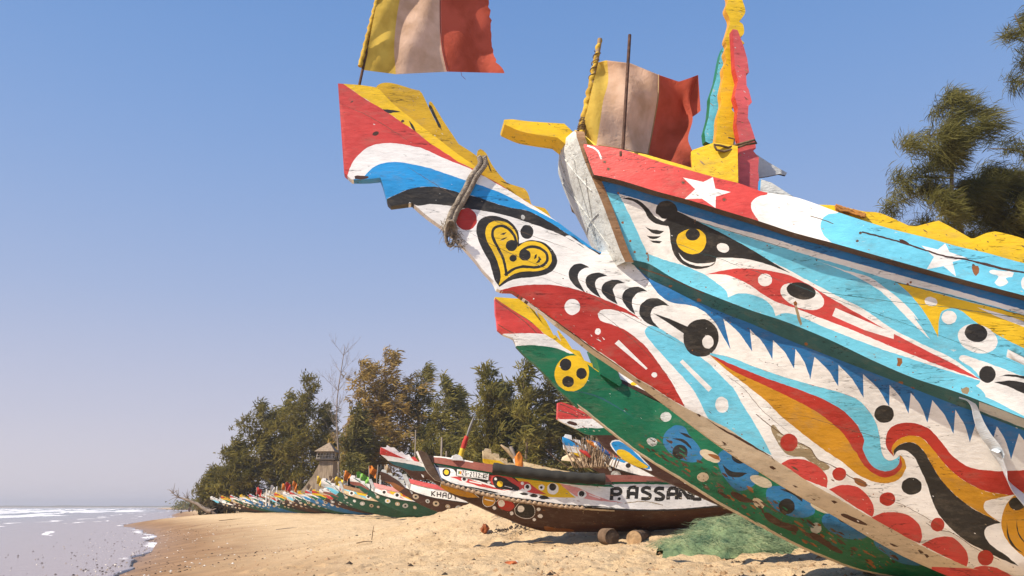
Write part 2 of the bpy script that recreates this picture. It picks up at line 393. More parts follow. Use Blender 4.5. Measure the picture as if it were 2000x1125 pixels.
# --- rail (sheer strake)
mb = MB()
out = smooth([pS1[0]+(1,)]+pS1[1:], False, 8)+smooth(pS2[::-1], False, 8)
red_end = c4((1720, 430), (1722, 447), (1650, 466), (1603, 510), (1612, 575), (1672, 665, 1), (1672, 700, 1))
sh = [('white', sm([(1300, 240, 1)] + smooth(c4((1900, 380), (1875, 460)), False) + [(1700, 300, 1), (1660, 350, 1)] + c5((560, 250, 1), (515, 318), (440, 332), (395, 370), (385, 430), (420, 500), (475, 545, 1), (480, 600, 1)) + [(1400, 600, 1)])),
      ('red', [(1090, 200), (1100, 500)] + [p for p in smooth(red_end[::-1], False)] + [(1500, 200)])]
star1 = c4((1100, 325), (1250, 358), (1320, 322), (1338, 405), (1453, 431), (1345, 467), (1340, 549), (1240, 477), (1113, 485), (1193, 410))
star2 = c5((1125, 562), (1245, 590), (1300, 545), (1330, 610), (1462, 655), (1352, 680), (1377, 787), (1285, 710), (1163, 735), (1215, 645))
sh += [('white', star1), ('white', star2), ('white', E(c5, 1895, 838, 42, 55)), ('white', ell((2170, 590), 28, 20))]
for x, y in ((528, 210), (555, 262), (1105, 362), (1405, 487)): sh.append(('deep_red', E(c4, x, y, 20, 17))); sh.append(('darkwood', E(c4, x, y, 11, 9)))
sh.append(('white', stroke(c4((400, 92), (450, 108), (485, 140), (505, 190)), 3.2)))
for x, y in ((677, 468), (1505, 705), (655, 527)): sh.append(('darkwood', E(c5, x, y, 12, 10)))
sh.append(('rust', sm(c5((1490, 715), (1540, 712), (1545, 760), (1525, 785), (1500, 750)))))
sh.append(('darkwood', stroke(c5((310, 343), (400, 372), (480, 400)), 1.6)))
sh.append(('brown', stroke(c5((690, 462), (800, 490), (950, 530), (1160, 597), (1300, 640), (1460, 665), (1600, 700), (1750, 735), (1900, 765)), 3.2)))
sh.append(('brown', sm(c5((960, 515), (1010, 530), (1040, 555), (990, 545)))))
sh.append(('brown', sm(c5((1490, 672), (1640, 700), (1760, 735), (1875, 755), (1875, 765), (1700, 735), (1540, 695)))))
sh.append(('white', sm(c5((1620, 750), (1700, 745), (1800, 760), (1790, 790), (1740, 800), (1760, 830), (1700, 860), (1660, 830), (1690, 790)))))
scatter(sh, out, 90, ['white', 'greywhite', 'wood'], 5, .5, 2.0); scatter(sh, out, 40, ['darkwood', 'brown'], 6, .5, 1.6)
v, T, M = cdt(('cyan', out), sh, 16)
sheet(mb, v, T, M, lambda q: F1.solve(q, strip_w([gS2, gS1])), 'shell', .06, 'darkwood')
rail = pbuild(mb, 'rail', pirogue1)
# --- side planks with the eye
B1 = [(1165, 362), (1176, 372), (1205, 380), (1267, 396), (1323, 413), (1413, 440), (1500, 463), (1588, 490), (1713, 525), (1873, 569), (2000, 605), (2300, 690), (XR+20, 800)]
B2 = [(1357, 431), (1427, 453), (1500, 475), (1593, 503), (1660, 522), (1748, 549), (1847, 573), (2000, 614), (2300, 700), (XR+20, 812)]
out = [p for p in smooth([(1153, 325, 1), (1161, 332)] + [(x, y-10) for x, y in pS2[1:]], False, 8)] + smooth(pE1[::-1], False, 8) + smooth([(1230, 500), (1216, 465), (1190, 404), (1168, 352)], False, 8)
sh = []
sh.append(('white', smooth(B1[4:], False)+smooth(B2[::-1], False)))
sh.append(('navy', [(1140, 300)] + smooth(B1, False) + [(XR+20, 600), (2000, 400)]))
W = [(1208, 378, 1), (1267, 395), (1323, 412), (1357, 430), (1427, 469), (1480, 499), (1540, 527), (1580, 549), (1633, 577), (1687, 604), (1746, 644), (1816, 679), (1864, 702), (1918, 745, 1), (1848, 723), (1720, 681), (1656, 657), (1592, 631), (1560, 617), (1534, 611), (1515, 617, 1), (1509, 601), (1493, 585), (1467, 575), (1442, 573), (1422, 581, 1), (1419, 569), (1400, 553), (1376, 536), (1360, 529), (1328, 516), (1296, 507), (1264, 495, 1), (1232, 425)]
sh.append(('white', sm(W)))
# right-hand white patch
sh.append(('white', sm(c7((1480, 490), (1600, 510), (1700, 545), (1875, 610), (2100, 660), (2100, 930, 1), (1875, 850), (1700, 760), (1560, 690), (1610, 640), (1560, 560)))))
sh.append(('cyan', sm(c7((1300, 560), (1450, 600), (1600, 680), (1640, 740), (1560, 745), (1400, 690), (1250, 600)))))
# black brow and eye
sh.append(('black', sm(c4((655, 477, 1), (720, 474), (790, 500), (850, 555), (890, 605), (935, 635), (985, 640), (1040, 660), (985, 678), (905, 662), (850, 625), (815, 560), (750, 503)))))
sh.append(('black', E(c4, 982, 572, 80, 78)))
sh.append(('black', sm(c4((960, 640), (1000, 690), (1010, 780), (1030, 870), (1062, 925), (1120, 970), (1200, 995), (1280, 985), (1335, 955), (1347, 912, 1), (1500, 915), (1650, 940), (1800, 990), (1890, 1025, 1), (1740, 935), (1600, 850), (1400, 740), (1250, 665), (1150, 615), (1060, 572), (1000, 560)))))
sh.append(('white', sm(c4((985, 628, 1), (945, 622), (905, 590), (925, 625), (960, 645)))))
for q in (((825, 685, 1), (870, 705), (965, 715, 1), (930, 740), (870, 725)), ((835, 750, 1), (880, 757), (940, 752, 1), (910, 775), (860, 772)), ((860, 785, 1), (950, 793, 1), (930, 806), (885, 803))): sh.append(('black', sm(c4(*q))))
sh.append(('white', sm(c4((1068, 873, 1), (1112, 922), (1180, 950), (1260, 955), (1337, 943, 1), (1300, 968), (1220, 975), (1150, 957), (1095, 922)))))
sh.append(('yellow', sm(c4((1110, 715), (1160, 700), (1225, 708), (1265, 745), (1273, 800), (1245, 860), (1195, 885), (1130, 878), (1070, 835), (1052, 785), (1070, 740)))))
sh.append(('black', E(c4, 1174, 742, 52, 46)))
sh.append(('white', E(c4, 1395, 840, 46, 34, 18)))
# red tongue
sh.append(('red', sm([(1377, 536, 1), (1413, 528), (1445, 524), (1480, 526), (1510, 530), (1540, 537), (1580, 556), (1624, 583), (1675, 612), (1746, 652), (1816, 688), (1864, 712), (1916, 742, 1), (1848, 719), (1784, 694), (1720, 668), (1656, 641), (1592, 617), (1560, 604), (1518, 590), (1490, 575), (1470, 560), (1440, 544), (1413, 536)])))
sh.append(('white', E(c4, 1703, 1075, 52, 46)))
sh.append(('white', E(c7, 522, 122, 140, 72, 20))); sh.append(('black', E(c7, 515, 88, 90, 51, 12)))
sh.append(('white', c7((725, 190), (900, 268), (1082, 345), (1080, 382), (900, 325), (705, 240))))
# white swoosh
sh.append(('white', sm(c5((340, 665, 1), (550, 738), (740, 790), (870, 880), (1000, 985), (1110, 1115)) + c7((1200, 240), (1305, 387, 1), (1180, 270), (1070, 155)) + c5((950, 1010), (820, 892), (650, 790), (470, 715)))))
# yellow field
sh.append(('yellow', sm(c7((1095, 33, 1), (1180, 110), (1260, 210), (1310, 290), (1350, 372, 1), (1355, 280), (1375, 212), (1440, 193), (1500, 215), (1580, 280), (1700, 350), (1875, 438), (2250, 610, 1), (2250, 340, 1), (1875, 235), (1600, 170), (1300, 90)))))
sh.append(('white', E(c7, 1308, 153, 40, 28, 15))); sh.append(('white', E(c7, 1418, 250, 45, 42)))
sh.append(('white', c7((1590, 188), (1760, 235), (1900, 285), (1900, 318), (1700, 240))))
sh.append(('white', E(c7, 1592, 380, 124, 86, 18))); sh.append(('black', E(c7, 1582, 345, 70, 56, 12)))
sh.append(('white', c7((1775, 445), (2000, 555), (2000, 600), (1768, 492))))
sh.append(('black', E(c7, 1652, 597, 51, 52)))
sh.append(('black', sm(c7((1690, 645, 1), (1800, 635), (1900, 655), (2100, 720, 1), (2100, 780), (1875, 715), (1780, 672)))))
sh.append(('black', sm(c7((1725, 610, 1), (1780, 598), (1900, 612), (2050, 660, 1), (1880, 625), (1790, 610)))))
# nails, rust, plank seam
for cf, x, y in ((c4, 660, 655), (c4, 715, 790), (c4, 748, 870), (c4, 840, 882), (c4, 1190, 640), (c5, 1045, 830), (c5, 1022, 843), (c4, 628, 440)): sh.append(('rust', E(cf, x, y, 9)))
sh.append(('rust', stroke(c4((845, 890), (848, 915), (850, 940)), 2.5)))
sh.append(('rust', sm(c7((466, 160), (480, 148), (492, 162), (488, 180), (472, 178))))); sh.append(('dirt', sm(c7((476, 180), (490, 182), (502, 230), (520, 290), (512, 300), (494, 260)))))
sh.append(('rust', sm(c7((1100, 495), (1130, 500), (1132, 525), (1118, 550), (1098, 545), (1105, 520)))))
sh.append(('dirt', sm(c7((1490, 690), (1540, 680), (1530, 720), (1500, 712)))))
sh.append(('teal', stroke(c5((380, 900), (600, 930), (900, 968), (1260, 1005), (1500, 1040), (1870, 1095), (2200, 1150)), 1.0)))
sh.append(('teal', stroke(c4((1180, 638), (1500, 735), (1875, 848)), 1.0)))
sh.append(('brown', stroke([(1748, 551), (1847, 575), (2000, 617), (2200, 675)], 1.2)))
for cv, st, dy in ((pE1, 58, -9), (pE1, 58, 10), (B2, 75, 5)):
    cc = smooth([p[:2] for p in cv], False, st)
    for i, (x, y) in enumerate(cc):
        if x > 1250: sh.append(('rust' if i % 3 else 'darkwood', ell((x+3*math.sin(i*5), y+dy+1.5*math.sin(i*3)), 1.5, 1.3, 0, 8)))
reg = smooth(B2, False)+smooth(pE1[::-1], False)
scatter(sh, reg, 70, ['white', 'greywhite', 'cyan'], 1, .6, 2.2); scatter(sh, reg, 45, ['darkwood', 'teal', 'brown'], 2, .5, 1.5)
scatter(sh, [(x, y-14) for x, y in pE1]+[(x, y-1) for x, y in pE1[::-1]], 120, ['wood', 'dirt', 'white', 'brown', 'teal'], 3, .6, 2.4)
for k in range(9): sh.append(('teal', stroke([(1300+k*70, 470+k*24), (1340+k*74, 482+k*26), (1380+k*78, 500+k*27)], .8, taper=True)))
v, T, M = cdt(('cyan', out), sh, 14)
sheet(mb := MB(), v, T, M, lambda q: F1.solve(q, strip_w([gE1, gP2])), 'shell', .035, 'darkwood')
panel = pbuild(mb, 'side_planks', pirogue1)
# --- the ledge under the planks
out = smooth(pE1, False, 8)+smooth(pE2[::-1], False, 8)
sh = [('darkwood', stroke(c6((1080, 10), (1200, 50), (1300, 85), (1440, 145), (1560, 200)), 3)), ('rust', E(c6, 1520, 248, 18, 12)), ('rust', E(c6, 1310, 145, 14, 8)), ('rust', E(c7, 1122, 650, 16, 10)), ('rust', E(c7, 1190, 682, 16, 9)), ('rust', E(c7, 545, 412, 12, 9)),
      ('greywhite', smooth([(1912, 784), (2000, 818), (2300, 936), (XR, 1091)], False)+smooth([(XR, 1115), (2300, 955), (2000, 836), (1912, 802)], False))]
v, T, M = cdt(('teal', out), sh, 12)
sheet(mb := MB(), v, T, M, lambda q: F1.solve(q, strip_w([gE2, gE1])), 'shell', .03, 'teal')
pbuild(mb, 'ledge', pirogue1)
# --- body: spur and dugout hull
top = [(660, 163, 1), (704, 166), (738, 171, 1), (760, 195), (784, 216), (811, 237), (837, 257), (861, 275), (893, 300), (932, 328), (941, 341), (971, 357), (1005, 379), (1037, 399), (1077, 425), (1140, 471), (1172, 492), (1195, 489), (1215, 495), (1233, 512)] + pE2[1:]
bot = c2((120, 215, 1), (145, 237, 1), (175, 265, 1), (290, 262), (385, 250, 1), (400, 285), (440, 435, 1), (465, 460, 1), (530, 450), (620, 435, 1), (680, 490), (740, 540), (830, 605), (870, 640), (930, 690), (1000, 760), (1080, 850), (1150, 940), (1215, 1010), (1240, 1065, 1), (1280, 1080, 1), (1350, 1080)) + c6((160, 182), (240, 240), (300, 288), (400, 360), (500, 440), (640, 558), (750, 640), (850, 705), (950, 780), (1050, 845), (1150, 920), (1250, 1000), (1330, 1060)) + cK((940, 150), (1100, 270), (1200, 345), (1320, 430), (1450, 520), (1600, 610), (1740, 700)) + c8((590, 650), (760, 745), (1000, 890), (1200, 1000), (1360, 1075)) + [(1854, 1125), (2000, 1185), (2300, 1300), (XR, 1440)]
out = smooth(top, False, 6)+smooth(bot[::-1], False, 6)
sh = []
def c12(*p): return c1(*p)
yl = c1((105, 608), (180, 660), (300, 740), (420, 810), (520, 880), (640, 960), (740, 1040), (870, 1125)) + c2((960, 135), (1060, 185), (1130, 232, 1))
arc = c2((1060, 190), (950, 148), (800, 85), (680, 33), (520, 2), (400, 0), (300, 25), (230, 80), (175, 150), (148, 225), (120, 275))
sh.append(('red', smooth(yl, False)+smooth(arc, False)+[(640, 330), (640, 150)]))
sh.append(('yellow', smooth(yl, False)+[(960, 300), (800, 150), (660, 150)]))
sh.append(('red', stroke(c2((1050, 185), (1130, 228), (1240, 290), (1370, 366), (1490, 445)), 2.6)))
btop = c2((262, 250), (310, 195), (370, 155), (450, 138), (550, 140), (700, 170), (850, 215), (1000, 268), (1100, 300), (1250, 355), (1400, 428), (1500, 480), (1640, 552), (1760, 620)) + [(1180, 480)]
bbot = c2((420, 415), (510, 370), (600, 335), (700, 318), (820, 322), (960, 360), (1100, 395), (1200, 430), (1330, 470), (1450, 490), (1560, 540), (1700, 625), (1860, 735)) + [(1174, 495)]
kbot = c2((600, 430), (660, 457), (750, 445), (870, 455), (1000, 475), (1200, 505), (1350, 540), (1500, 590), (1650, 645), (1780, 705), (1880, 765)) + c4((250, 750), (400, 835), (490, 890))
sh.append(('blue', smooth(btop, False)+smooth(bbot[::-1], False)+[(720, 400), (690, 350)]))
sh.append(('black', smooth(bbot, False)+smooth(kbot[::-1], False)+[(780, 430), (740, 410)]))
sh.append(('black', sm(c1((400, 800, 1), (460, 803), (535, 818, 1), (480, 826), (440, 828))))); sh.append(('black', sm(c1((597, 880, 1), (625, 915), (645, 962, 1), (612, 935)))))
sh.append(('brown', E(c1, 550, 888, 12, 10))); sh.append(('brown', E(c1, 352, 978, 24, 14, -20))); sh.append(('brown', E(c1, 176, 746, 12, 6, -30)))
sh.append(('brown', sm(c2((195, 240), (240, 235), (300, 250), (200, 262)))))
sh.append(('greywhite', E(c2, 1430, 540, 14, 16)))
sh.append(('deep_red', E(c2, 1015, 555, 78, 80)))
# heart
sh.append(('black', sm(c2((1190, 530), (1280, 545), (1350, 585), (1395, 650), (1402, 735, 1), (1480, 710), (1580, 725), (1650, 785), (1682, 860), (1660, 920), (1600, 960), (1500, 980), (1400, 988), (1320, 1012), (1258, 1052, 1), (1220, 990), (1190, 880), (1130, 770), (1095, 680), (1090, 610), (1120, 555)))))
sh.append(('yellow', sm(c2((1220, 568), (1300, 575), (1350, 610), (1385, 670), (1392, 760, 1), (1440, 725), (1520, 718), (1590, 748), (1630, 800), (1640, 860), (1610, 910), (1540, 935), (1430, 938), (1350, 965), (1290, 1008), (1252, 1042, 1), (1266, 980), (1255, 900), (1220, 810), (1170, 720), (1155, 660), (1170, 600)))))
sh.append(('black', stroke(c2((1310, 970), (1300, 900), (1275, 820), (1235, 740), (1208, 680), (1215, 625), (1260, 605), (1320, 622), (1365, 675), (1382, 730), (1378, 760)), 5.2)))
sh.append(('black', stroke(c2((1296, 966), (1360, 922), (1430, 903), (1540, 906), (1600, 875), (1608, 820), (1570, 775), (1500, 757), (1440, 772), (1412, 800)), 5.2)))
sh += [('black', E(c2, 1347, 748, 42)), ('black', E(c2, 1445, 818, 43, 40)), ('black', E(c2, 1358, 841, 27, 25)), ('black', E(c2, 1460, 648, 48, 52))]
for q in (((1262, 668), (1285, 655), (1312, 652), (1290, 670)), ((1258, 712), (1285, 692), (1318, 684), (1290, 705)), ((1510, 850), (1520, 815), (1535, 810), (1528, 840)), ((1525, 880), (1545, 850), (1560, 840), (1552, 868)), ((1545, 825), (1565, 850), (1560, 860), (1540, 840))): sh.append(('black', sm(c2(*q))))
# crescents
CR = [((715, 8, 1), (650, -22), (590, 0), (565, 50), (575, 100), (620, 150), (688, 192, 1), (650, 130), (630, 80), (645, 38), (680, 15)),
      ((850, 70, 1), (790, 48), (720, 58), (688, 100), (700, 150), (750, 200), (802, 234, 1), (770, 170), (758, 120), (785, 85)),
      ((977, 122, 1), (920, 99), (850, 110), (808, 150), (812, 195), (860, 245), (922, 280, 1), (900, 210), (890, 165), (925, 130)),
      ((1143, 185, 1), (1080, 152), (1010, 158), (962, 200), (960, 250), (1000, 310), (1052, 355, 1), (1030, 280), (1037, 230), (1082, 190)),
      ((1302, 290, 1), (1230, 240), (1150, 238), (1092, 285), (1085, 350), (1130, 410), (1232, 457, 1), (1180, 400), (1165, 350), (1190, 302), (1240, 287))]
for q in CR: sh.append(('black', sm(c6(*q), 4)))
sh.append(('black', c6((1183, 343), (1300, 383), (1440, 445), (1420, 500), (1300, 420))))
# big red field
sh.append(('deep_red', sm(c6((60, 178, 1), (160, 150), (300, 135), (450, 138), (560, 155), (700, 195), (850, 253), (950, 298), (1040, 350), (1092, 392, 1), (1030, 362), (960, 335), (850, 315), (800, 322), (778, 350), (800, 395), (880, 425), (1000, 480), (1130, 590), (1230, 720), (1330, 870), (1418, 1030, 1), (1300, 965), (1180, 885), (1050, 810), (900, 700), (750, 600), (600, 492), (450, 392), (330, 300), (240, 240), (150, 190)))))
sh += [('white', E(c6, 592, 298, 57, 58)), ('white', E(c6, 779, 478, 22, 24)), ('white', E(c6, 1192, 796, 20, 19)), ('white', E(c6, 308, 238, 5)), ('white', sm(c6((808, 516), (832, 536), (822, 540)))), ('white', sm(c6((725, 497), (740, 510), (733, 512))))]
sh.append(('white', c6((930, 540), (1142, 748), (1130, 760), (904, 567))))
# cyan swoosh
sh.append(('cyan', sm([(1259, 648), (1267, 637), (1282, 639), (1304, 651), (1333, 669), (1360, 691), (1387, 712), (1413, 739), (1432, 758), (1450, 789), (1470, 821), (1492, 859), (1507, 889, 1), (1460, 867), (1420, 843), (1392, 828), (1380, 812), (1367, 784), (1353, 760), (1330, 733), (1301, 701), (1275, 672)])))
sh.append(('white', c6((1380, 702), (1400, 683), (1616, 892), (1590, 921)))); sh.append(('white', E(cK, 1312, 115, 48, 60, -8)))
# saw teeth
tips = [(85, 445), (215, 457), (340, 508), (470, 563), (572, 631), (742, 672), (895, 740), (1052, 792), (1170, 836), (1285, 892), (1445, 960), (1545, 1012), (1672, 1040), (1797, 1117), (1960, 1180), (2140, 1260), (2330, 1350)]
vals = [(40, 258), (200, 320), (343, 388), (480, 443), (595, 490), (742, 540), (893, 595), (1055, 662), (1183, 708), (1315, 755), (1455, 813), (1590, 872), (1710, 914), (1845, 958), (2010, 1020), (2190, 1100), (2380, 1180)]
edge = [(1225, 500), (1245, 525), (1267, 549), (1288, 576), (1312, 591), (1339, 595), (1360, 600), (1381, 613), (1400, 635), (1413, 659)]
teeth = smooth(edge+[c7(tips[0])[0]], False)
for i in range(len(tips)):
    teeth.append(c7(vals[i])[0])
    if i+1 < len(tips):
        a = c7(vals[i])[0]; b = c7(tips[i+1])[0]
        teeth += smooth([a, (a[0]*.5+b[0]*.5+3, a[1]*.5+b[1]*.5-4), b], False)
teeth += [(2900, 1100), (2900, 700), (1600, 500)]
sh.append(('navy', teeth))
sh += [('black', E(c6, 1535, 525, 130, 139, 10)), ('white', E(c6, 1585, 555, 42, 48))]
# waves A
ct = c7((-40, 465, 1), (100, 500), (200, 540), (400, 610), (600, 668), (750, 708), (850, 745), (920, 810), (970, 890), (995, 980)) + c8((1042, 290), (1060, 360), (1095, 390), (1140, 378), (1163, 358, 1))
cb = c7((-40, 478), (100, 540), (300, 620), (500, 690), (650, 750), (770, 820), (850, 900), (900, 1000)) + c8((930, 310), (955, 375), (1000, 432), (1070, 458), (1130, 445), (1160, 410), (1165, 365, 1))
rb = c7((-40, 480), (100, 575), (300, 668), (450, 740), (600, 820), (720, 910), (780, 970), (830, 1050)) + c8((890, 340), (930, 410), (985, 462), (1060, 497), (1130, 482), (1178, 430), (1170, 368, 1))
yb = c7((-40, 482), (60, 572), (150, 640), (300, 760), (400, 860), (500, 940)) + c8((560, 230), (680, 320), (800, 400), (900, 480), (1000, 525), (1080, 535), (1160, 510), (1205, 440), (1195, 385), (1172, 358, 1))
ctS = smooth(ct, False, 4)
for nme, lowr in (('ochre', yb), ('deep_red', rb), ('cyan', cb)): sh.append((nme, ctS+smooth(lowr[::-1], False, 4)))
# waves B
ro = c8((1125, 365, 1), (1085, 310), (1075, 260), (1095, 195), (1150, 157), (1240, 150), (1340, 180), (1420, 258), (1500, 358), (1600, 428), (1700, 450), (1830, 457), (2050, 445), (2300, 430, 1))
ry = c8((1128, 362), (1113, 315), (1150, 260), (1220, 232), (1300, 242), (1370, 310), (1450, 410), (1550, 500), (1700, 580), (1872, 612, 1), (2300, 520, 1))
yk = c8((1128, 360), (1130, 320), (1180, 282), (1250, 275), (1310, 320), (1360, 400), (1420, 500), (1520, 610), (1640, 700), (1812, 787, 1), (1735, 735), (1700, 690), (1712, 650), (1780, 632), (1872, 612, 1))
kk = c8((1126, 364), (1150, 330), (1200, 325), (1260, 370), (1300, 450), (1340, 540), (1370, 640), (1420, 740), (1500, 830), (1600, 910), (1700, 962), (1800, 1012), (1925, 1064, 1), (1850, 1000), (1750, 930), (1705, 862), (1720, 812), (1812, 787, 1))
sh.append(('deep_red', smooth(ro, False, 4)+smooth(ry[::-1], False, 4)))
sh.append(('ochre', smooth(ry[:10], False, 4)+smooth(yk[::-1], False, 4)))
sh.append(('black', smooth(yk[:10], False, 4)+smooth(kk[::-1], False, 4)))
sh += [('black', E(c8, 1066, 93, 62, 57)), ('black', E(c8, 1241, 553, 65, 55))]
sh.append(('ochre', sm(c8((1812, 800), (1830, 700), (1880, 625), (1960, 590), (2080, 640), (2160, 800), (2120, 950), (2030, 1040), (1940, 990), (1850, 900)))))
sh += [('black', E(c8, 1912, 665, 52, 42))]
sh += [('black', sm(c8((1845, 780, 1), (1860, 860), (1895, 930), (1957, 985, 1), (1880, 935), (1850, 860)))), ('black', sm(c8((1908, 765, 1), (1925, 850), (1975, 930, 1), (1930, 880), (1910, 820)))), ('black', sm(c8((1990, 760, 1), (1995, 830), (2040, 900, 1), (1985, 850))))]
# weathered brown patch under the seam
sh.append(('dirt', sm(c8((350, 165), (420, 225), (500, 270), (600, 312), (640, 385), (720, 432), (660, 450), (560, 372), (450, 352), (385, 270)))))
sh.append(('rust', sm(c8((870, 500), (930, 515), (960, 550), (920, 555), (880, 530)))))
sh.append(('darkwood', stroke(c8((250, 95), (330, 160), (420, 225), (510, 268), (600, 318), (640, 380), (740, 425), (860, 500), (960, 545)), 1.6)))
sh.append(('darkwood', stroke(c8((1330, 785), (1400, 830), (1500, 850), (1640, 945), (1800, 1025)), 1.0)))
for x, y, rx, ry_ in ((460, 275, 55, 57), (780, 475, 44, 43), (1087, 635, 51, 44), (1407, 798, 44, 43), (1712, 1010, 51, 49)): sh.append(('deep_red', E(c8, x, y, rx, ry_)))
for q in (((395, 425, 1), (450, 385), (550, 382), (650, 430), (705, 500), (700, 565, 1), (550, 505)), ((715, 572, 1), (800, 545), (900, 560), (980, 640), (1003, 715), (990, 750, 1), (850, 665)), ((985, 752, 1), (1070, 720), (1200, 730), (1290, 800), (1308, 880), (1292, 918, 1), (1150, 855)), ((1305, 925, 1), (1400, 880), (1500, 880), (1580, 950), (1602, 1020), (1590, 1065, 1), (1450, 1000)), ((1600, 1085, 1), (1700, 1060), (1800, 1080), (1900, 1150), (1920, 1230, 1))): sh.append(('red', sm(c8(*q))))
kt = c6((470, 400), (600, 492), (750, 602), (900, 705), (1050, 815), (1180, 890), (1300, 968), (1415, 1035)) + c8((60, 180), (150, 240), (300, 340), (450, 435), (600, 535), (780, 635), (970, 745), (1150, 845), (1300, 932), (1450, 1005), (1600, 1066), (1750, 1115)) + [(2000, 1150), (2300, 1270), (XR, 1410)]
kts = smooth(kt, False)
sh.append(('beige', kts + [(XR, 1500), (1800, 1200), (1100, 680)]))
sh.append(('brown', stroke(cK((1200, 215), (1300, 285), (1440, 360), (1560, 430), (1680, 500), (1700, 530)), 4.5, taper=True)))
sh.append(('brown', stroke(c6((190, 205), (330, 305), (500, 425), (640, 525), (750, 610), (900, 712), (1010, 790)), 2.2, taper=True)))
for cf, q in ((cK, ((1125, 180), (1160, 195), (1150, 205))), (cK, ((1240, 400), (1280, 425), (1250, 415))), (cK, ((1310, 380), (1350, 405), (1330, 405))), (cK, ((1660, 565), (1710, 585), (1690, 592))), (c8, ((790, 730), (850, 742), (960, 800), (900, 790), (830, 760))), (c8, ((1280, 960), (1320, 975), (1300, 985))), (c8, ((1320, 985), (1355, 1000), (1340, 1010))), (c8, ((600, 630), (630, 640), (620, 645))), (c8, ((725, 645), (770, 655), (750, 665))), (c8, ((340, 425), (375, 440), (360, 448))), (c8, ((480, 545), (520, 560), (500, 562))), (c8, ((1100, 915), (1160, 940), (1130, 938))), (c6, ((1055, 830), (1100, 850), (1080, 855))), (c6, ((1165, 880), (1200, 905), (1185, 902)))): sh.append(('brown', sm(cf(*q))))
sh.append(('red', [(1820, 1107), (1890, 1110), (2010, 1130), (2300, 1235), (XR, 1370), (XR, 1500), (1820, 1200)]))
for cv, st, dy in ((pE2, 66, 12), (kts, 9999, 0), ([p[:2] for p in kt], 48, -7), ([(1100, 540), (1250, 620), (1400, 712), (1500, 817), (1571, 872), (1650, 930), (1768, 988), (1860, 1040), (1982, 1105)], 52, 4)):
    if st > 999: continue
    for i, (x, y) in enumerate(smooth([p[:2] for p in cv], False, st)): sh.append(('rust' if i % 2 else 'darkwood', ell((x+3*math.sin(i*5), y+dy+2*math.sin(i*3)), 1.4, 1.2, 0, 8)))
scatter(sh, out, 150, ['greywhite', 'dirt', 'white'], 7, .5, 1.9, (1, .6)); scatter(sh, out, 90, ['darkwood', 'brown'], 8, .45, 1.3, (1, .6))
low = [(x+2, y-2) for x, y in kts]+[(x-6, y-34) for x, y in kts[::-1]]
scatter(sh, low, 170, ['dirt', 'greywhite', 'darkwood', 'beige'], 9, .6, 3.0, (1, .62), 3.5)
scatter(sh, [(x, y) for x, y in kts]+[(x-4, y+26) for x, y in kts[::-1]], 130, ['brown', 'darkwood', 'wood', 'dirt'], 10, .5, 2.2, (1, .62), 5)
for q in (c6((250, 40), (700, 210), (1100, 420), (1640, 690)), c6((560, 60), (1000, 260), (1300, 330)), c2((950, 600), (1200, 740), (1560, 900), (1850, 1010)), c2((1000, 470), (1400, 640), (1850, 800)), c1((90, 760), (300, 850), (640, 1060)), c2((550, 150), (820, 320), (1000, 430)), c6((640, 240), (900, 420), (1200, 700), (1380, 900)), c7((0, 560), (160, 680), (280, 820), (500, 1000)), c8((1000, 600), (1200, 680), (1500, 850)), c7((400, 830), (560, 860), (760, 920), (1000, 985), (1040, 990)), c7((700, 920), (900, 960), (1040, 1000))): sh.append(('darkwood', stroke(q, .9, taper=True)))
v, T, M = cdt(('white', out), sh, 15)
WB = strip_w([gB, gK, gM, gE2])
sheet(mb := MB(), v, T, M, lambda q: F1.solve(q, WB), 'solid', edge=None)
pbuild(mb, 'hull', pirogue1)
# --- front board between the planks at the bow
near = smooth([(1143, 268), (1160, 318), (1178, 360), (1196, 404), (1213, 450), (1228, 490), (1238, 512)], False, 6)
def wfb(S, z): return ci(z, [2.9, 3.15, 3.45, 3.7], [.05, .17, .25, .25])
S, Y, Z = F1.solve(near, lambda S, z: ci(z, [2.90, 3.1, 3.35, 3.55, 3.75], [.14, .20, .235, .25, .255])+.015)
mb = MB(); rings = []
K = 12
for i in range(len(S)):
    top_round = 0
    ring = []
    for k in range(K+1):
        u = -1+2*k/K
        ring.append((S[i]-.035*(1-u*u), Y[i]*-u, Z[i]))
    rings.append(ring)
f = lambda dx: [(x+dx, y, z) for r in rings for (x, y, z) in r]
# rounded crown over the top
crown = []
for h, q in ((.03, .97), (.055, .88), (.075, .70), (.085, .45)):
    crown.append([(x, y*q, z+h-.004) for (x, y, z) in rings[0]])
rings = crown[::-1]+rings
n = K+1
def fset(dx, mi, flip=False):
    vs = [(x+dx, y, z) for r in rings for (x, y, z) in r]
    fs = [(i*n+k, i*n+k+1, (i+1)*n+k+1, (i+1)*n+k) for i in range(len(rings)-1) for k in range(K)]
    mb.add(vs, [q[::-1] for q in fs] if flip else fs, mi, True); return vs
A = fset(-.05, PAL.index('greywhite')); Bv = fset(0, PAL.index('greywhite'), True)
Rn = len(rings)
for i in range(Rn-1):
    for k in (0, K):
        a, b = i*n+k, (i+1)*n+k; mb.add([A[a], A[b], Bv[b], Bv[a]], [(0, 1, 2, 3)], PAL.index('wood'))
mb.add([A[k] for k in range(n)]+[Bv[k] for k in range(n)][::-1], [tuple(range(2*n))], PAL.index('greywhite'))
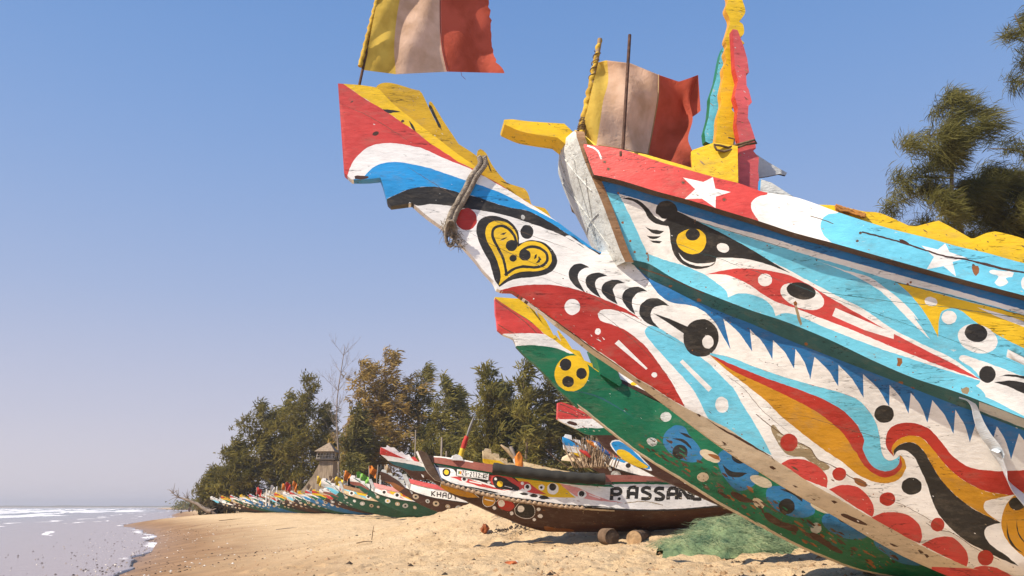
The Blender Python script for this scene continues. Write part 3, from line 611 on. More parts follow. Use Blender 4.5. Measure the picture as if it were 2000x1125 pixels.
# carved diagonal lines on the board face: thin raised battens
def fbp(u, t):   # u -1..1 across, t 0..1 down
    i = t*(len(rings)-1); a = int(i); b = min(a+1, len(rings)-1); fr = i-a
    k = (u+1)/2*K; ka = int(min(k, K-1)); kf = k-ka
    p = lambda r: Vector(rings[r][ka])*(1-kf)+Vector(rings[r][ka+1])*kf
    q = p(a)*(1-fr)+p(b)*fr; q.x -= .052; return q
for (u0, t0, u1, t1) in ((.5, .2, -.6, .85), (-.6, .2, .3, .95), (.2, .1, .1, .8), (-.7, .6, .7, .62), (.7, .2, .0, .5), (-.8, .35, .0, .75), (.0, .05, -.8, .45)):
    mb.tube([fbp(u0+(u1-u0)*j/6, t0+(t1-t0)*j/6) for j in range(7)], .004, 5, PAL.index('greywhite'))
pbuild(mb, 'front_board', pirogue1)
# --- crest boards on the spur
cr = c1((365, 625), (670, 662, 1), (690, 682), (742, 790), (800, 905), (842, 962, 1), (800, 860), (743, 770), (742, 748), (755, 742), (790, 790), (850, 890), (910, 980), (960, 1055, 1), (1050, 1112)) + c2((1095, 95, 1), (1098, 55), (1118, 40), (1160, 72), (1200, 150), (1250, 220), (1310, 285, 1), (1330, 295), (1440, 330, 1), (1465, 362), (1490, 442, 1), (1505, 455, 1), (1590, 475, 1), (1612, 500), (1640, 552, 1), (1480, 500, 1), (1300, 420, 1), (1100, 300, 1), (900, 160, 1)) + c1((700, 960, 1), (500, 800, 1))
mb = MB(); slab(mb, sm(cr), F1, -.012, -.045, 'mustard', wear=40)  # same yellow as the spur, darkened: the crest's shade is put into its colour
for q in (((1150, 90), (1158, 95), (1200, 205), (1190, 200)), ((1270, 275), (1320, 290), (1335, 300), (1290, 285))):
    slab(mb, c2(*q), F1, -.010, -.012, 'black')
slab(mb, sm(c1((745, 765), (770, 800), (800, 870), (825, 935), (790, 880), (755, 810))), F1, -.010, -.012, 'black')
pbuild(mb, 'crest_board', pirogue1)
# --- horn, low yellow board and scalloped board along the rail
mb = MB(); slab(mb, sm(c3((78, 590, 1), (82, 575, 1), (130, 572), (250, 586), (470, 600, 1), (560, 680), (700, 760, 1), (560, 790, 1), (485, 738, 1), (425, 690, 1), (300, 672), (190, 650), (85, 605, 1))), F1, .10, -.06, 'yellow', wear=22); pbuild(mb, 'horn', pirogue1)
mb = MB(); slab(mb, c3((540, 640), (600, 675), (680, 740), (1000, 800), (1310, 890), (1300, 770), (1440, 722), (1590, 745), (1595, 1040), (1300, 960), (600, 790)), F1, lambda S, z: ws(S)-.10, .03, 'yellow', wear=50)
pbuild(mb, 'wash_board', pirogue1)
mb = MB(); slab(mb, sm(c5((340, 275, 1), (370, 262, 1), (480, 266), (600, 288), (700, 310), (810, 320), (930, 368), (1030, 415, 1), (1085, 420, 1), (1180, 395), (1250, 378, 1), (1350, 430), (1485, 508, 1), (1510, 508, 1), (1600, 470), (1665, 457, 1), (1760, 478), (1875, 512), (2100, 600, 1), (2300, 540, 1), (2600, 650, 1), (2600, 950, 1), (1875, 760, 1), (1200, 590, 1), (500, 370, 1))), F1, lambda S, z: ws(S)-.045, .03, 'yellow', 'wood', wear=110)
pbuild(mb, 'scalloped_board', pirogue1)
mb = MB(); slab(mb, c4((1672, 338), (1750, 362), (1890, 452), (2000, 520), (1900, 500), (1668, 430)), F1, lambda S, z: ws(S)-.07, .03, 'greywhite', 'blue')
pbuild(mb, 'deck_board', pirogue1)
# --- aft part of the boat, lofted beyond the picture
def stern(frame, guides, mats, s0, s1, parent, rise=.5, inner=.035):
    mb = MB(); N = 14; ring = []
    for i in range(N+1):
        s = s0+(s1-s0)*i/N; e = (i/N); pts = []
        for g in guides:
            z0 = float(xi(np.array([s0]), g[0], g[1])[0]); z1 = float(xi(np.array([s0+.02]), g[0], g[1])[0]); sl = (z1-z0)/.02
            w = float(g[2](np.array([s]))[0])*(1-max(0, e-.55)**1.5*1.6)
            pts.append((s, w, z0+sl*.9*(1-math.exp(-(s-s0)/.9))+rise*max(0, e-.5)**2*2))
        ring.append(pts)
    G = len(guides)
    for sg in (-1, 1):
        for off in (0, inner):
            vs = [(p[0], sg*max(p[1]-off, 0), p[2]) for r in ring for p in r]
            for j in range(G-1):
                fs = [(i*G+j, i*G+j+1, (i+1)*G+j+1, (i+1)*G+j) for i in range(N)]
                mb.add(vs, fs, PAL.index(mats[j]) if off == 0 else PAL.index('darkwood'), True)
        for i in range(N):
            a, b = ring[i][-1], ring[i+1][-1]
            mb.add([(a[0], sg*a[1], a[2]), (b[0], sg*b[1], b[2]), (b[0], sg*(b[1]-inner), b[2]), (a[0], sg*(a[1]-inner), a[2])], [(0, 1, 2, 3)], PAL.index('darkwood'))
    for i in range(N):   # flat bottom
        a, b = ring[i][0], ring[i+1][0]
        mb.add([(a[0], -a[1], a[2]), (b[0], -b[1], b[2]), (b[0], b[1], b[2]), (a[0], a[1], a[2])], [(0, 1, 2, 3)], PAL.index(mats[0]))
    r = ring[-1]; mb.add([(p[0], -p[1], p[2]) for p in r]+[(p[0], p[1], p[2]) for p in r[::-1]], [tuple(range(2*G))], PAL.index('darkwood'))
    return pbuild(mb, 'stern', parent)
sE = float(min(F1.solve([(XR, 700)], strip_w([gS2, gS1]))[0][0], F1.solve([(XR, 1300)], WB)[0][0]))
stern(F1, [gB, gK, gM, gE2, gE1, gP2, gS2, gS1], ['red', 'beige', 'white', 'teal', 'cyan', 'navy', 'cyan'], sE-.02, sE+6.5, pirogue1)
for s in (.55, 1.5, 2.5, 3.4):
    mb = MB(); w = float(ws(np.array([s-.1]))[0])-.17; z = float(xi(np.array([s]), gS2[0], gS2[1])[0])
    mb.box((s, 0, z), (.16, 2*w, .04), mi=PAL.index('wood')); pbuild(mb, 'thwart', pirogue1)
# ================================================================== GROUND, WATER
SHX = [-40, -10, 0, 10, 20, 28, 42, 60, 78, 120, 167, 229, 300, 420, 700, 2300, 2500]
SHS = [-9, -5, -4.9, -6.9, -9.6, -12.3, -17.7, -26.0, -36.2, -48, -68, -92, -112, -160, -300, -900, -9000]
def shore(y): return np.interp(y, SHX, SHS)
def nz2(x, y, f, seed=0.0):
    return np.array([noise.noise(Vector((a*f+seed, b*f-seed, seed*.37))) for a, b in zip(x, y)])
def gh(x, y, fine=True):
    x = np.asarray(x, float); y = np.asarray(y, float)
    d = x-shore(y)
    h = np.where(d > 0, 1.18*(1-np.exp(-np.maximum(d, 0)/5.6)), .05*np.maximum(d, -60))
    h = h + .95*np.exp(-((x-.8)/3.9)**2-((y-19.2)/2.9)**2)*(d > 0)          # mound under the second row
    h = h + .30*np.exp(-((x-9)/6)**2-((y-22)/7)**2)
    h = h - .22*np.exp(-((x+6)/5)**2-((y-28)/9)**2)*(d > 0)
    return h
def ghs(x, y): return float(gh(np.array([x]), np.array([y]))[0])
ang = np.concatenate([np.linspace(R(-62), R(-37), 16)[:-1], np.linspace(R(-37), R(37), 430), np.linspace(R(37), R(62), 16)[1:]]); NA = len(ang)
rad = np.concatenate([np.linspace(.3, 3, 12)[:-1], np.linspace(3, 5, 12)[:-1], np.geomspace(5, 24, 215)[:-1], np.geomspace(24, 60, 70)[:-1], np.geomspace(60, 6000, 95)])
NR = len(rad)
AA, RR = np.meshgrid(ang, rad)
gxs = (RR*np.sin(AA)).ravel(); gys = (RR*np.cos(AA)).ravel()-1.0
gz = gh(gxs, gys)
m = (RR.ravel() < 75)
d_ = gxs-shore(gys)
lump = np.zeros_like(gz)
xm, ym = gxs[m], gys[m]
n1 = nz2(xm, ym, .55, 3.1); n2 = nz2(xm, ym, 2.3, 7.7); n3 = nz2(xm, ym, 6.5, 11.3)
dry = np.clip((d_[m]-3.5)/5, 0, 1)
foot = np.minimum(0, nz2(xm, ym, 3.1, 21.0)+.12)            # scuffed footprints
lump[m] = dry*(n1*.07+n2*.05+n3*.034+foot*.17*np.clip((xm+3)/4, .25, 1))
rgf = random.Random(50); tracks = []
for k in range(26):                               # people's footprints and keel drag marks
    x, y = rgf.uniform(-3.5, 6), rgf.uniform(6.5, 20); a = rgf.uniform(-.7, .7)+(math.pi if rgf.random() < .5 else 0)+math.pi/2*rgf.random()
    for i in range(rgf.randint(5, 14)):
        x += math.cos(a)*.62; y += math.sin(a)*.62; a += rgf.gauss(0, .07); sd = .11 if i % 2 else -.11
        tracks.append((x-math.sin(a)*sd, y+math.cos(a)*sd, a, rgf.uniform(.035, .065)))
for (x, y, a, dpt) in tracks:
    ii = np.nonzero((np.abs(gxs-x) < .4) & (np.abs(gys-y) < .4))[0]
    u = (gxs[ii]-x)*math.cos(a)+(gys[ii]-y)*math.sin(a); w_ = -(gxs[ii]-x)*math.sin(a)+(gys[ii]-y)*math.cos(a); r_ = (u/.17)**2+(w_/.085)**2
    lump[ii] += -dpt*np.exp(-r_**1.5)+dpt*.4*np.exp(-(np.sqrt(r_)-1.6)**2*4)
gz2 = gz+lump
verts = np.stack([gxs, gys, gz2], 1)
faces = [(i*NA+k, i*NA+k+1, (i+1)*NA+k+1, (i+1)*NA+k) for i in range(NR-1) for k in range(NA-1)]
me = bpy.data.meshes.new('ground'); me.from_pydata([tuple(v) for v in verts], [], faces)
me.polygons.foreach_set('use_smooth', [True]*len(faces))
wet = me.attributes.new('shore_d', 'FLOAT', 'POINT'); wet.data.foreach_set('value', d_.astype(np.float32))
sand = bpy.data.materials.new('sand'); n, l = nodes_of(sand); b = n['Principled BSDF']
at_ = n.new('ShaderNodeAttribute'); at_.attribute_name = 'shore_d'
tc = n.new('ShaderNodeTexCoord')
def tnoise(s, d=6, r=.6, vec=None):
    t = n.new('ShaderNodeTexNoise'); t.inputs['Scale'].default_value = s; t.inputs['Detail'].default_value = d; t.inputs['Roughness'].default_value = r
    l.new(vec or tc.outputs['Object'], t.inputs[0]); return t.outputs[0]
def tramp(src, *st):
    t = n.new('ShaderNodeValToRGB'); e = t.color_ramp.elements
    while len(e) < len(st): e.new(.5)
    for q, (p, c) in zip(e, st): q.position = p; q.color = (*c, 1) if len(c) == 3 else c
    l.new(src, t.inputs[0]); return t.outputs[0]
def tmix(f, a, b_):
    t = n.new('ShaderNodeMix'); t.data_type = 'RGBA'
    for i, v in ((0, f), (6, a), (7, b_)):
        if hasattr(v, 'is_linked'): l.new(v, t.inputs[i])
        else: t.inputs[i].default_value = v if i == 0 else (*v, 1)
    return t.outputs[2]
def tmath(op, a, b_=0.0, c_=None):
    t = n.new('ShaderNodeMath'); t.operation = op
    for i, v in enumerate((a, b_) if c_ is None else (a, b_, c_)):
        if hasattr(v, 'is_linked'): l.new(v, t.inputs[i])
        else: t.inputs[i].default_value = v
    return t.outputs[0]
drycol = tramp(tnoise(1.1, 8, .65), (.32, (.54, .375, .205)), (.52, (.64, .465, .27)), (.72, (.69, .52, .315)))
grain = tnoise(60, 4, .7)
drycol = tmix(tramp(grain, (.45, (0, 0, 0)), (.75, (.5, .5, .5))), drycol, (.36, .23, .12))
bits = tramp(tnoise(9, 3, .5), (.70, (0, 0, 0)), (.73, (1, 1, 1)))
drycol = tmix(bits, drycol, (.28, .16, .08))
wetcol = tramp(tnoise(.8, 6), (.35, (.20, .115, .055)), (.65, (.30, .175, .085)))
dn = tmath('ADD', at_.outputs['Fac'], tmath('MULTIPLY', tmath('SUBTRACT', tnoise(.35, 3), .5), 4.0))
wf = tramp(tmath('DIVIDE', dn, 10), (.20, (1, 1, 1)), (.62, (0, 0, 0)))
l.new(tmix(wf, drycol, wetcol), b.inputs['Base Color'])
l.new(tmath('SUBTRACT', .95, tmath('MULTIPLY', tramp(tmath('DIVIDE', at_.outputs['Fac'], 10), (.0, (1, 1, 1)), (.22, (0, 0, 0))), .55)), b.inputs['Roughness'])
b.inputs['Specular IOR Level'].default_value = .25
bh = tmath('ADD', tmath('MULTIPLY', tnoise(7, 7, .7), 1.0), tmath('MULTIPLY', grain, .12))
bp = n.new('ShaderNodeBump'); bp.inputs['Distance'].default_value = .09; l.new(tmath('SUBTRACT', 1.0, tmath('MULTIPLY', wf, .85)), bp.inputs['Strength']); l.new(bh, bp.inputs['Height']); l.new(bp.outputs[0], b.inputs['Normal'])
tag(obj('ground', me, sand), kind='structure')
# water: wet film at the edge, breakers further out
wa = np.linspace(R(-75), R(20), 420); wr = np.geomspace(9, 9000, 460)
AA, RR = np.meshgrid(wa, wr); wx = (RR*np.sin(AA)).ravel(); wy = (RR*np.cos(AA)).ravel()
off = shore(wy)-wx          # metres offshore
edge_n = nz2(wx, wy, .12, 5.0)*1.3+nz2(wx, wy, .5, 9.0)*.3
so = off+edge_n
scale_n = np.maximum(RR.ravel(), 1)
foam = np.zeros_like(wx)
w1 = nz2(wx*.35, wy, .10, 2.0); w2 = nz2(wx*.5, wy*1.2, .30, 4.0); w3 = nz2(wx, wy, 1.1, 6.0)
rowd = RR.ravel()
fbase = np.clip((off-14)/10, 0, 1)
wave = np.sin(off*.33+nz2(off*.03, wy*.012, 1.0, 2.0)*5.0+nz2(off*.08, wy*.03, 1.0, 8.0)*1.6)
wb = nz2(off*.30, wy*.022, 1.0, 14.0); wc_ = nz2(off*1.1, wy*.11, 1.0, 17.0)
foam = np.clip((wave*.9+wb*1.2+wc_*.7-.10)*1.3, 0, 1)*fbase
foam *= np.clip(1-(off-190)/220, .12, 1)
lines = np.clip(1-np.abs((off-6.5+edge_n*1.1+w2))*2.2, 0, 1)*np.clip(w1*3+.35, 0, 1)+np.clip(1-np.abs(so-.35)*1.6, 0, 1)*np.clip(.25+w2*2, 0, 1)*1.0
lines += np.clip(1-np.abs((off-12+edge_n*1.6))*1.1, 0, 1)*np.clip(w2*3+.5, 0, 1)*.9
foam = np.clip(foam+lines, 0, 1)
wz = np.where(so > 0, .03+np.clip((off-12)/20, 0, 1)*(.34*np.maximum(wave, 0)**2+.05*w2+.1*foam*(w3*.5+.5)), -.30)*1.0
wz = np.where(rowd > 600, .1, wz)
faces = [(i*420+k, i*420+k+1, (i+1)*420+k+1, (i+1)*420+k) for i in range(459) for k in range(419)]
keepm = (off > -4)
faces = [f for f in faces if keepm[f[0]] or keepm[f[1]] or keepm[f[2]]]
me = bpy.data.meshes.new('water'); me.from_pydata(list(zip(wx.tolist(), wy.tolist(), wz.tolist())), [], faces)
me.polygons.foreach_set('use_smooth', [True]*len(faces))
fa = me.attributes.new('foam', 'FLOAT', 'POINT'); fa.data.foreach_set('value', foam.astype(np.float32))
fb = me.attributes.new('off', 'FLOAT', 'POINT'); fb.data.foreach_set('value', off.astype(np.float32))
wm = bpy.data.materials.new('sea_water'); n, l = nodes_of(wm); b = n['Principled BSDF']; tc = n.new('ShaderNodeTexCoord')
a1 = n.new('ShaderNodeAttribute'); a1.attribute_name = 'foam'; a2 = n.new('ShaderNodeAttribute'); a2.attribute_name = 'off'
fm = tmath('ADD', a1.outputs['Fac'], tmath('MULTIPLY', tmath('SUBTRACT', tnoise(2.2, 6, .7), .5), .5))
ff = tramp(fm, (.33, (0, 0, 0)), (.55, (1, 1, 1)))
wc = tramp(tmath('DIVIDE', a2.outputs['Fac'], 80), (.0, (.30, .22, .19)), (.20, (.25, .22, .21)), (.5, (.17, .20, .20)), (1., (.15, .19, .19)))
l.new(tmix(ff, wc, (.74, .72, .72)), b.inputs['Base Color'])
l.new(tmath('ADD', .16, tmath('MULTIPLY', ff, .6)), b.inputs['Roughness'])
bp = n.new('ShaderNodeBump'); bp.inputs['Strength'].default_value = .35; bp.inputs['Distance'].default_value = .06; l.new(tnoise(1.6, 5, .6), bp.inputs['Height']); l.new(bp.outputs[0], b.inputs['Normal'])
tag(obj('water', me, wm), kind='structure')
# ================================================================== BOATS 2 and 3 behind it, and the boat with the number plate
def near_guides(F, top, mid, bot, wt, wm_, wb): return [F.guide(bot, wb), F.guide(mid, wm_), F.guide(top, wt)]
F2 = Frame((1.25, 7.25), R(8.0))
pirogue2 = thing('pirogue', 'green pirogue with a yellow disc of three black dots on its spur', 'fishing boat', (F2.O[0], F2.O[1], 0), F2.th, 'pirogues drawn up on the beach')
w2t = lambda S: ci(S, [-1.6, 0, .8, 2, 5], [.04, .06, .25, .50, .8]); w2m = lambda S: ci(S, [-1.6, 0, .8, 2, 5], [.04, .07, .2, .38, .6]); w2b = lambda S: ci(S, [-1.6, 0, .8, 2, 5], [.03, .03, .03, .03, .03])
X2 = 2500
t2 = [(967, 580, 1), (995, 582), (1025, 584, 1), (1040, 608), (1062, 635), (1080, 653), (1101, 675), (1117, 683), (1142, 704), (1157, 717), (1179, 731), (1213, 748), (1293, 789), (1400, 835), (1500, 880), (1800, 1000), (2100, 1110), (X2, 1250)]
b2 = c6((30, 330), (45, 465, 1), (90, 502), (160, 532), (185, 592, 1), (260, 670), (340, 740), (420, 820), (490, 900), (560, 965), (640, 1040)) + cK((250, 115), (400, 230), (550, 350), (700, 462), (850, 560), (1000, 650), (1150, 745), (1300, 838), (1450, 920), (1600, 1005)) + c8((250, 785), (400, 870), (560, 952), (700, 1010), (850, 1070), (1000, 1110)) + [(1760, 1130), (1900, 1165), (2150, 1230), (X2, 1310)]
m2 = [(x, (y*.5+yy*.5)) for (x, y), yy in [((975, 600), 640), ((1100, 680), 760), ((1250, 790), 900), ((1400, 860), 990), ((1600, 960), 1075), ((1900, 1040), 1140), ((X2, 1250), 1290)]]
G2 = near_guides(F2, [p[:2] for p in t2], m2, [p[:2] for p in b2], w2t, w2m, w2b)
out = smooth(t2, False, 6)+smooth(b2[::-1], False, 6)
sh = []
sh.append(('white', c6((40, 500), (185, 590), (300, 576), (430, 590), (560, 640), (600, 640), (500, 560), (385, 480), (30, 450))))
sh[-1] = ('white', sm(c6((20, 480, 1), (60, 600, 1), (185, 583), (300, 577), (400, 588), (500, 608), (570, 640, 1), (640, 640, 1), (500, 540), (385, 470, 1))))
sh.append(('red', sm(c6((0, 215, 1), (30, 238, 1), (150, 318), (300, 418), (388, 498, 1), (280, 489), (90, 495), (0, 500, 1)))))
sh.append(('yellow', sm(c6((0, 200, 1), (25, 232, 1), (150, 316), (300, 414), (385, 494), (460, 540), (530, 595), (600, 640), (670, 690), (760, 760), (850, 830, 1), (800, 700, 1), (400, 200, 1)))))
sh.append(('darkwood', stroke(c6((30, 250), (150, 335), (270, 430), (330, 490)), 1.4))); sh.append(('darkwood', stroke(c6((45, 425), (110, 465), (160, 490)), 1.2)))
sh.append(('green', sm(c6((560, 632, 1), (640, 672), (740, 745), (830, 812), (880, 900), (700, 800)))))
sh += [('yellow', E(c6, 588, 785, 126, 133, 20)), ('black', E(c6, 542, 720, 42, 45)), ('black', E(c6, 660, 785, 39, 41)), ('black', E(c6, 560, 845, 43, 41))]
sh.append(('teal', stroke(c6((560, 915), (680, 925), (800, 965), (950, 1050), (1050, 1115)), 3.2, taper=True)))
for q in (((880, 390), (895, 325), (960, 270), (1035, 275), (1070, 330), (1150, 430), (1165, 510), (1100, 537), (1000, 512), (920, 455)), ((1285, 480), (1350, 440), (1450, 480), (1560, 570), (1582, 625), (1545, 705), (1430, 742), (1340, 660), (1290, 570))): sh.append(('dullblue', sm(cK(*q))))
for q in (((312, 600), (330, 560), (420, 555), (540, 590), (620, 675), (615, 735), (500, 752), (380, 705), (325, 645)), ((668, 765), (700, 725), (780, 735), (860, 790), (960, 865), (900, 892), (800, 880), (700, 825)), ((1000, 900), (1100, 880), (1250, 960), (1330, 1040), (1200, 1050), (1080, 990))): sh.append(('dullblue', sm(c8(*q))))
sh += [('black', E(cK, 1005, 460, 56, 53)), ('black', E(cK, 1440, 500, 58, 45, 20)), ('black', E(c8, 445, 682, 51, 50)), ('black', sm(cK((945, 360, 1), (1030, 368), (1085, 420), (1093, 445, 1), (1030, 392)))), ('black', sm(cK((1315, 550, 1), (1380, 600), (1500, 615, 1), (1440, 645), (1360, 635)))), ('black', sm(cK((1000, 318, 1), (1060, 330), (1100, 365, 1), (1050, 350)))), ('black', sm(c8((400, 570, 1), (470, 575), (540, 620), (545, 655, 1), (480, 605)))), ('black', sm(c8((760, 745, 1), (840, 800, 1), (790, 780))))]
sh += [('greywhite', E(cK, 903, 203, 40, 36)), ('greywhite', E(cK, 800, 387, 40, 31, 20)), ('beige', E(cK, 1226, 490, 82, 36, 26)), ('beige', E(cK, 1600, 676, 86, 36, 22)), ('beige', E(cK, 1172, 645, 42, 34)), ('beige', E(cK, 1580, 835, 48, 30, 35)), ('greywhite', E(c8, 632, 820, 36, 34)), ('beige', E(c8, 665, 690, 72, 26, 24))]
sh.append(('rust', sm(cK((1210, 475), (1290, 490), (1300, 520), (1240, 500)))))
rng = random.Random(5)
base_line = smooth([p[:2] for p in cK((700, 420), (1000, 600), (1300, 790), (1600, 960))] + [p[:2] for p in c8((300, 760), (560, 900), (850, 1020), (1100, 1090))], False, 6)
scatter(sh, [(x+4, y-4) for x, y in base_line]+[(x+22, y-40) for x, y in base_line[::-1]], 260, ['brown', 'brown', 'darkwood', 'green', 'teal', 'rust'], 12, .8, 5.0, (1, .66), 3.2)
scatter(sh, [(x, y+6) for x, y in base_line]+[(x+6, y-16) for x, y in base_line[::-1]], 160, ['brown', 'rust', 'darkwood'], 13, 1.2, 7.0, (1, .66), 3.0)
scatter(sh, out, 260, ['teal', 'darkwood', 'brown', 'greywhite'], 14, .4, 1.8, (1, .6), 4)
for k in range(0):
    x, y = base_line[rng.randrange(len(base_line))]; L = rng.uniform(8, 26); h = rng.uniform(2.5, 7); dy = rng.uniform(-30, 2)
    sh.append(('brown', sm([(x-L, y+dy-L*.6), (x-L*.2, y+dy-L*.2-h), (x+L*.5, y+dy+L*.1), (x+L, y+dy+L*.55), (x+L*.2, y+dy+L*.2+h), (x-L*.4, y+dy-L*.2)], 4)))
for q in (((90, 590), (180, 620), (290, 680), (300, 690), (250, 660), (150, 650)), ((300, 730), (420, 780), (520, 830), (420, 820)), ((600, 850), (740, 930), (800, 980), (700, 940))): sh.append(('brown', sm(c8(*q))))
bl = smooth([p[:2] for p in b2[10:]], False, 6)
sh.append(('beige', [(x, y-2.8) for x, y in bl]+[(x, y+30) for x, y in bl[::-1]]))
v, T, M = cdt(('green', out), sh, 13)
W2 = strip_w(G2)
sheet(mb := MB(), v, T, M, lambda q: F2.solve(q, W2), 'solid', edge=None)
pbuild(mb, 'hull', pirogue2)
mb = MB()
slab(mb, c6((238, 238), (248, 242), (280, 290), (312, 400), (283, 288), (292, 284), (340, 365), (378, 455), (330, 320), (337, 318), (400, 400), (455, 505), (470, 505), (520, 562), (483, 470), (490, 470), (545, 535), (590, 605), (645, 620), (680, 690), (738, 712), (742, 745), (790, 765), (822, 795), (700, 790), (500, 620), (300, 430), (240, 300)), F2, -.01, -.035, 'yellow')
pbuild(mb, 'crest_board', pirogue2)
ws2 = lambda S: .10+.6*(1-np.exp(-np.maximum(S-.0, -.2)/1.4))
mb = MB(); slab(mb, c6((735, 600), (762, 615), (905, 730), (955, 850), (940, 880), (800, 790), (775, 700)), F2, .10, -.10, 'green'); pbuild(mb, 'front_board', pirogue2)
tt = [(1206, 715), (1260, 740), (1330, 770), (1500, 840), (1800, 960), (2100, 1070), (X2, 1200)]
bb = [(1212, 748), (1293, 787), (1400, 836), (1500, 881), (1800, 1001), (2100, 1112), (X2, 1252)]
mb = MB(); v, T, M = cdt(('white', smooth(tt, False)+smooth(bb[::-1], False)), [('brown', smooth([(x, y-8) for x, y in bb], False)+smooth([(x, y+9) for x, y in bb[::-1]], False)), ('yellow', E(c6, 1045, 860, 26, 12))], 25)
gt, gb = F2.guide(tt, ws2), F2.guide(bb, w2t)
sheet(mb, v, T, M, lambda q: F2.solve(q, strip_w([gb, gt])), 'shell', .03, 'darkwood'); pbuild(mb, 'side_planks', pirogue2)
sE = float(min(F2.solve([(X2, 1230)], strip_w([gb, gt]))[0][0], F2.solve([(X2, 1290)], W2)[0][0]))
stern(F2, G2+[gt], ['green', 'green', 'white'], sE-.02, sE+5.5, pirogue2, rise=.3)

F3 = Frame((1.9, 9.9), R(8.0))
pirogue3 = thing('pirogue', 'brown pirogue with flaking red, white and green spur half hidden behind the green one', 'fishing boat', (F3.O[0], F3.O[1], 0), F3.th, 'pirogues drawn up on the beach')
X3 = 2300
t3 = cK((112, 100, 1), (135, 95), (230, 125), (275, 128, 1), (330, 160), (420, 240), (560, 330), (660, 420), (780, 500), (1000, 600)) + [(1400, 905), (1600, 940), (1900, 1000), (X3, 1060)]
b3 = cK((106, 218, 1), (130, 235), (180, 260), (240, 288), (320, 330), (395, 345), (440, 410), (520, 470), (640, 540), (760, 600), (880, 665), (1040, 735), (1180, 800), (1320, 862), (1460, 925)) + [(1550, 1035), (1650, 1060), (1900, 1085), (X3, 1110)]
G3 = near_guides(F3, [p[:2] for p in t3], [(1095, 805), (1250, 870), (1400, 945), (1600, 1000), (1900, 1050), (X3, 1085)], [p[:2] for p in b3], lambda S: ci(S, [-1, 0, 1, 2.5, 5], [.04, .07, .28, .55, .75]), lambda S: ci(S, [-1, 0, 1, 2.5, 5], [.04, .06, .2, .4, .6]), lambda S: ci(S, [-1, 0, 5], [.03, .03, .03]))
sh = [('green', sm(cK((230, 270, 1), (470, 268), (560, 335, 1), (380, 337), (320, 335), (230, 300, 1)))),
      ('white', sm(cK((90, 215, 1), (392, 217), (475, 272), (300, 282), (235, 290), (90, 270, 1)))),
      ('red', cK((90, 90), (135, 90), (250, 133), (330, 180), (395, 218), (110, 220), (90, 225))), ('white', cK((205, 118), (280, 120), (345, 165), (400, 219), (330, 182), (250, 135)))]
sh += [('darkwood', stroke(cK((115, 155), (200, 180), (260, 205)), 1.6)), ('darkwood', stroke(cK((130, 108), (220, 150), (330, 200)), 1.3)), ('brown', sm(cK((175, 240), (225, 238), (255, 265), (210, 262)))), ('brown', sm(cK((440, 262), (470, 285), (455, 280))))]
sh += [('white', sm(cK((492, 400), (505, 378), (560, 372), (650, 425), (750, 530), (800, 595), (760, 590), (600, 520), (520, 450)))), ('blue', sm(cK((503, 400), (515, 385), (560, 382), (640, 430), (740, 530), (785, 582), (700, 565), (590, 510), (530, 450)))), ('yellow', sm(cK((540, 452), (600, 446), (700, 520), (768, 578), (640, 545), (565, 495)))), ('black', E(cK, 768, 492, 32, 24, 30)), ('blue', sm(cK((825, 528, 1), (900, 560), (1015, 642, 1), (930, 600)))), ('white', E(cK, 1055, 685, 18, 12))]
scatter(sh, cK((110, 100), (400, 220), (560, 335), (300, 310), (110, 220)), 60, ['oxide', 'beige', 'darkwood', 'greywhite'], 18, .4, 2.2, (1, .4), 3)
v, T, M = cdt(('brown', smooth(t3, False)+smooth(b3[::-1], False)), sh, 12)
W3 = strip_w(G3); sheet(mb := MB(), v, T, M, lambda q: F3.solve(q, W3), 'solid', edge=None); pbuild(mb, 'hull', pirogue3)
stern(F3, G3, ['brown', 'brown'], float(F3.solve([(X3, 1090)], W3)[0][0])-.02, float(F3.solve([(X3, 1090)], W3)[0][0])+3, pirogue3, rise=.3)

# ---- the boat with the number plate
F4 = Frame((-1.35, 14.0), R(13.0))
pirogue4 = thing('pirogue', 'low dark brown pirogue with number plate and big black name lettering', 'fishing boat', (F4.O[0], F4.O[1], 0), F4.th, 'pirogues drawn up on the beach')
X4 = 1700
ws4 = lambda S: .12+.62*(1-np.exp(-np.maximum(S-.2, -.3)/1.5))
wl4 = lambda S: ci(S, [-1.5, 0, .6, 1.5, 3, 8], [.05, .08, .18, .38, .56, .7]); wk4 = lambda S: ci(S, [-1.5, 0, 1.5, 3, 8], [.04, .05, .10, .26, .4]); wb4 = lambda S: ci(S, [-1.5, 8], [.03, .02])
top4 = c9((165, 350, 1), (350, 437), (470, 468), (485, 500), (505, 525, 1), (560, 585), (620, 605), (700, 630), (900, 682), (1100, 722), (1300, 752), (1500, 778), (1875, 805)) + cK((300, 872), (700, 892), (1000, 888), (1320, 862)) + [(1560, 985), (X4, 970)]
mid4 = [(760, 890), (900, 975), (1000, 1008), (1100, 1018), (1250, 1020), (1450, 1004), (X4, 990)]
bot4 = c9((160, 400, 1), (200, 432), (262, 490), (330, 512), (400, 580), (450, 592), (520, 588), (600, 640), (700, 705), (900, 792), (1050, 860), (1200, 922), (1350, 965), (1500, 972), (1875, 972)) + cK((400, 1046), (700, 1042), (1000, 1020), (1250, 985), (1500, 940)) + [(1600, 1002), (X4, 996)]
G4 = [F4.guide([p[:2] for p in bot4], wb4), F4.guide([(x, y) for x, y in [(750, 885), (860, 950), (950, 1000), (1050, 1032), (1250, 1032), (1450, 1005), (X4, 993)]], wk4), F4.guide([p[:2] for p in top4], wl4)]
out = smooth(top4, False, 5)+smooth(bot4[::-1], False, 5)
